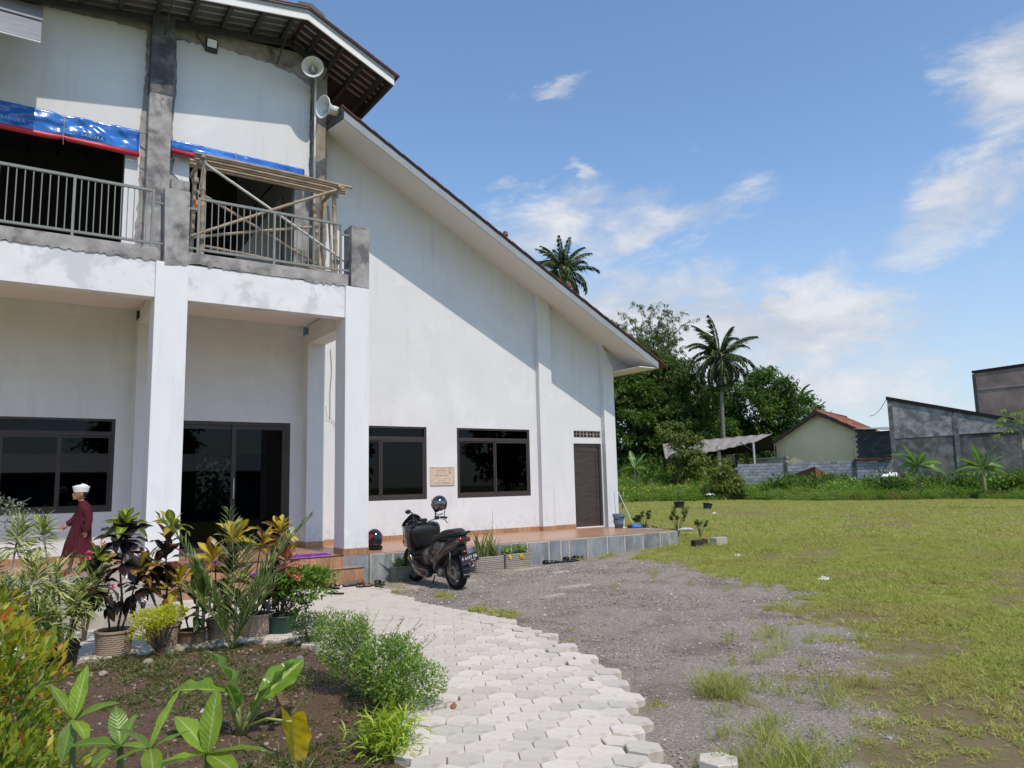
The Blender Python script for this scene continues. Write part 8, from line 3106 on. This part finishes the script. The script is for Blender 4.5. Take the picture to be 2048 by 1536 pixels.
def along(n, w0, w1):
    s = rng.uniform(0, cs[-1], n)
    x = np.interp(s, cs, E_[:, 0])
    y = np.interp(s, cs, E_[:, 1])
    off = rng.uniform(w0, w1, n)
    nx, ny = .84, .54
    return x + nx * off, y + ny * off, off


x, y, off = along(4200, -.6, 9)
s = (.50 + .085 * off) * rng.uniform(.7, 1.3, len(x)) * (.7 + .7 * fbm(x, y, .35, 91)) * np.where(y > 33, 1.35, 1.1)
front_of_wall = x < 46.0 + .0 * y
ok = (pdist(x, y, WALLED) < -.05)
scatter('weeds', 'low leafy weeds along the far edge of the lawn', np.stack([x, y, np.zeros(len(x))], 1)[ok], s[ok],
        [weed_mesh(1, .9, .6, 240, .13, .065), weed_mesh(2, .8, .7, 240, .11, .06), weed_mesh(3, 1.1, .5, 230, .16, .04), weed_mesh(4, .9, .6, 240, .12, .06)])
x, y, off = along(260, 2.0, 6.5)
ok = (pdist(x, y, WALLED) < -.05) & (y < 33)
scatter('tall_weeds', 'taller bushy undergrowth in front of the walls', np.stack([x, y, np.zeros(len(x))], 1)[ok], rng.uniform(1.0, 1.75, ok.sum()),
        [weed_mesh(5, 1.1, .7, 300, .17, .08, lm_tree2), weed_mesh(6, 1.0, .8, 300, .15, .07), weed_mesh(7, 1.2, .5, 260, .26, .035, lm_tree2)])
x, y, off = along(260, -.8, 1.2)
scatter('dry_weeds', 'brownish dry weeds at the border of the lawn', np.stack([x, y, np.zeros(len(x))], 1)[y < 28], rng.uniform(.4, .85, (y < 28).sum()),
        [weed_mesh(8, .8, .6, 200, .12, .03, leafmat('dry_weed', [(.08, .06, .03), (.18, .13, .06), (.28, .20, .10)]))])
x, y, off = along(150, .2, 3.5)
yf = leafmat('flower_yellow', [(.75, .50, .02), (.85, .65, .05)])
scatter('yellow_flowers', 'scattered yellow flowers in the weeds', np.stack([x, y, .8 + .3 * rng.random(len(x))], 1)[y > 35], np.ones((y > 35).sum()), [weed_mesh(9, .07, .07, 9, .10, .07, yf)])

# undergrowth masses around the tree feet
x = rng.uniform(43, 66, 340)
y = rng.uniform(40, 66, 340)
a = np.arctan2(x, y)
ok = (a > .70) & (a < .93) & (np.hypot(x, y) > 62)
scatter('undergrowth', 'dark undergrowth under the trees', np.stack([x, y, np.zeros(len(x))], 1)[ok], rng.uniform(1.6, 3.0, ok.sum()), [weed_mesh(11, 1.2, .8, 360, .16, .08, lm_tree1), weed_mesh(12, 1.1, .9, 360, .15, .08, lm_tree2)])

# haze
hz_ = bpy.data.meshes.new('haze')
hb_ = MB().box(-60, 160, -60, 160, -1.5, 32)
hz = hb_.build('haze', None)
hm = bpy.data.materials.new('haze_air')
hm.use_nodes = True
t_ = hm.node_tree
t_.nodes.clear()
k = NT(t_)
pv = k.n('ShaderNodeVolumePrincipled')
pv.inputs['Color'].default_value = (.88, .93, 1.0, 1)
pv.inputs['Density'].default_value = .0011
pv.inputs['Anisotropy'].default_value = .2
k.l(pv.outputs[0], k.n('ShaderNodeOutputMaterial').inputs['Volume'])
hz.data.materials.append(hm)
tag(hz, kind='stuff')
if not USE_HAZE:
    bpy.data.objects.remove(hz)
print('objects', len(bpy.data.objects))
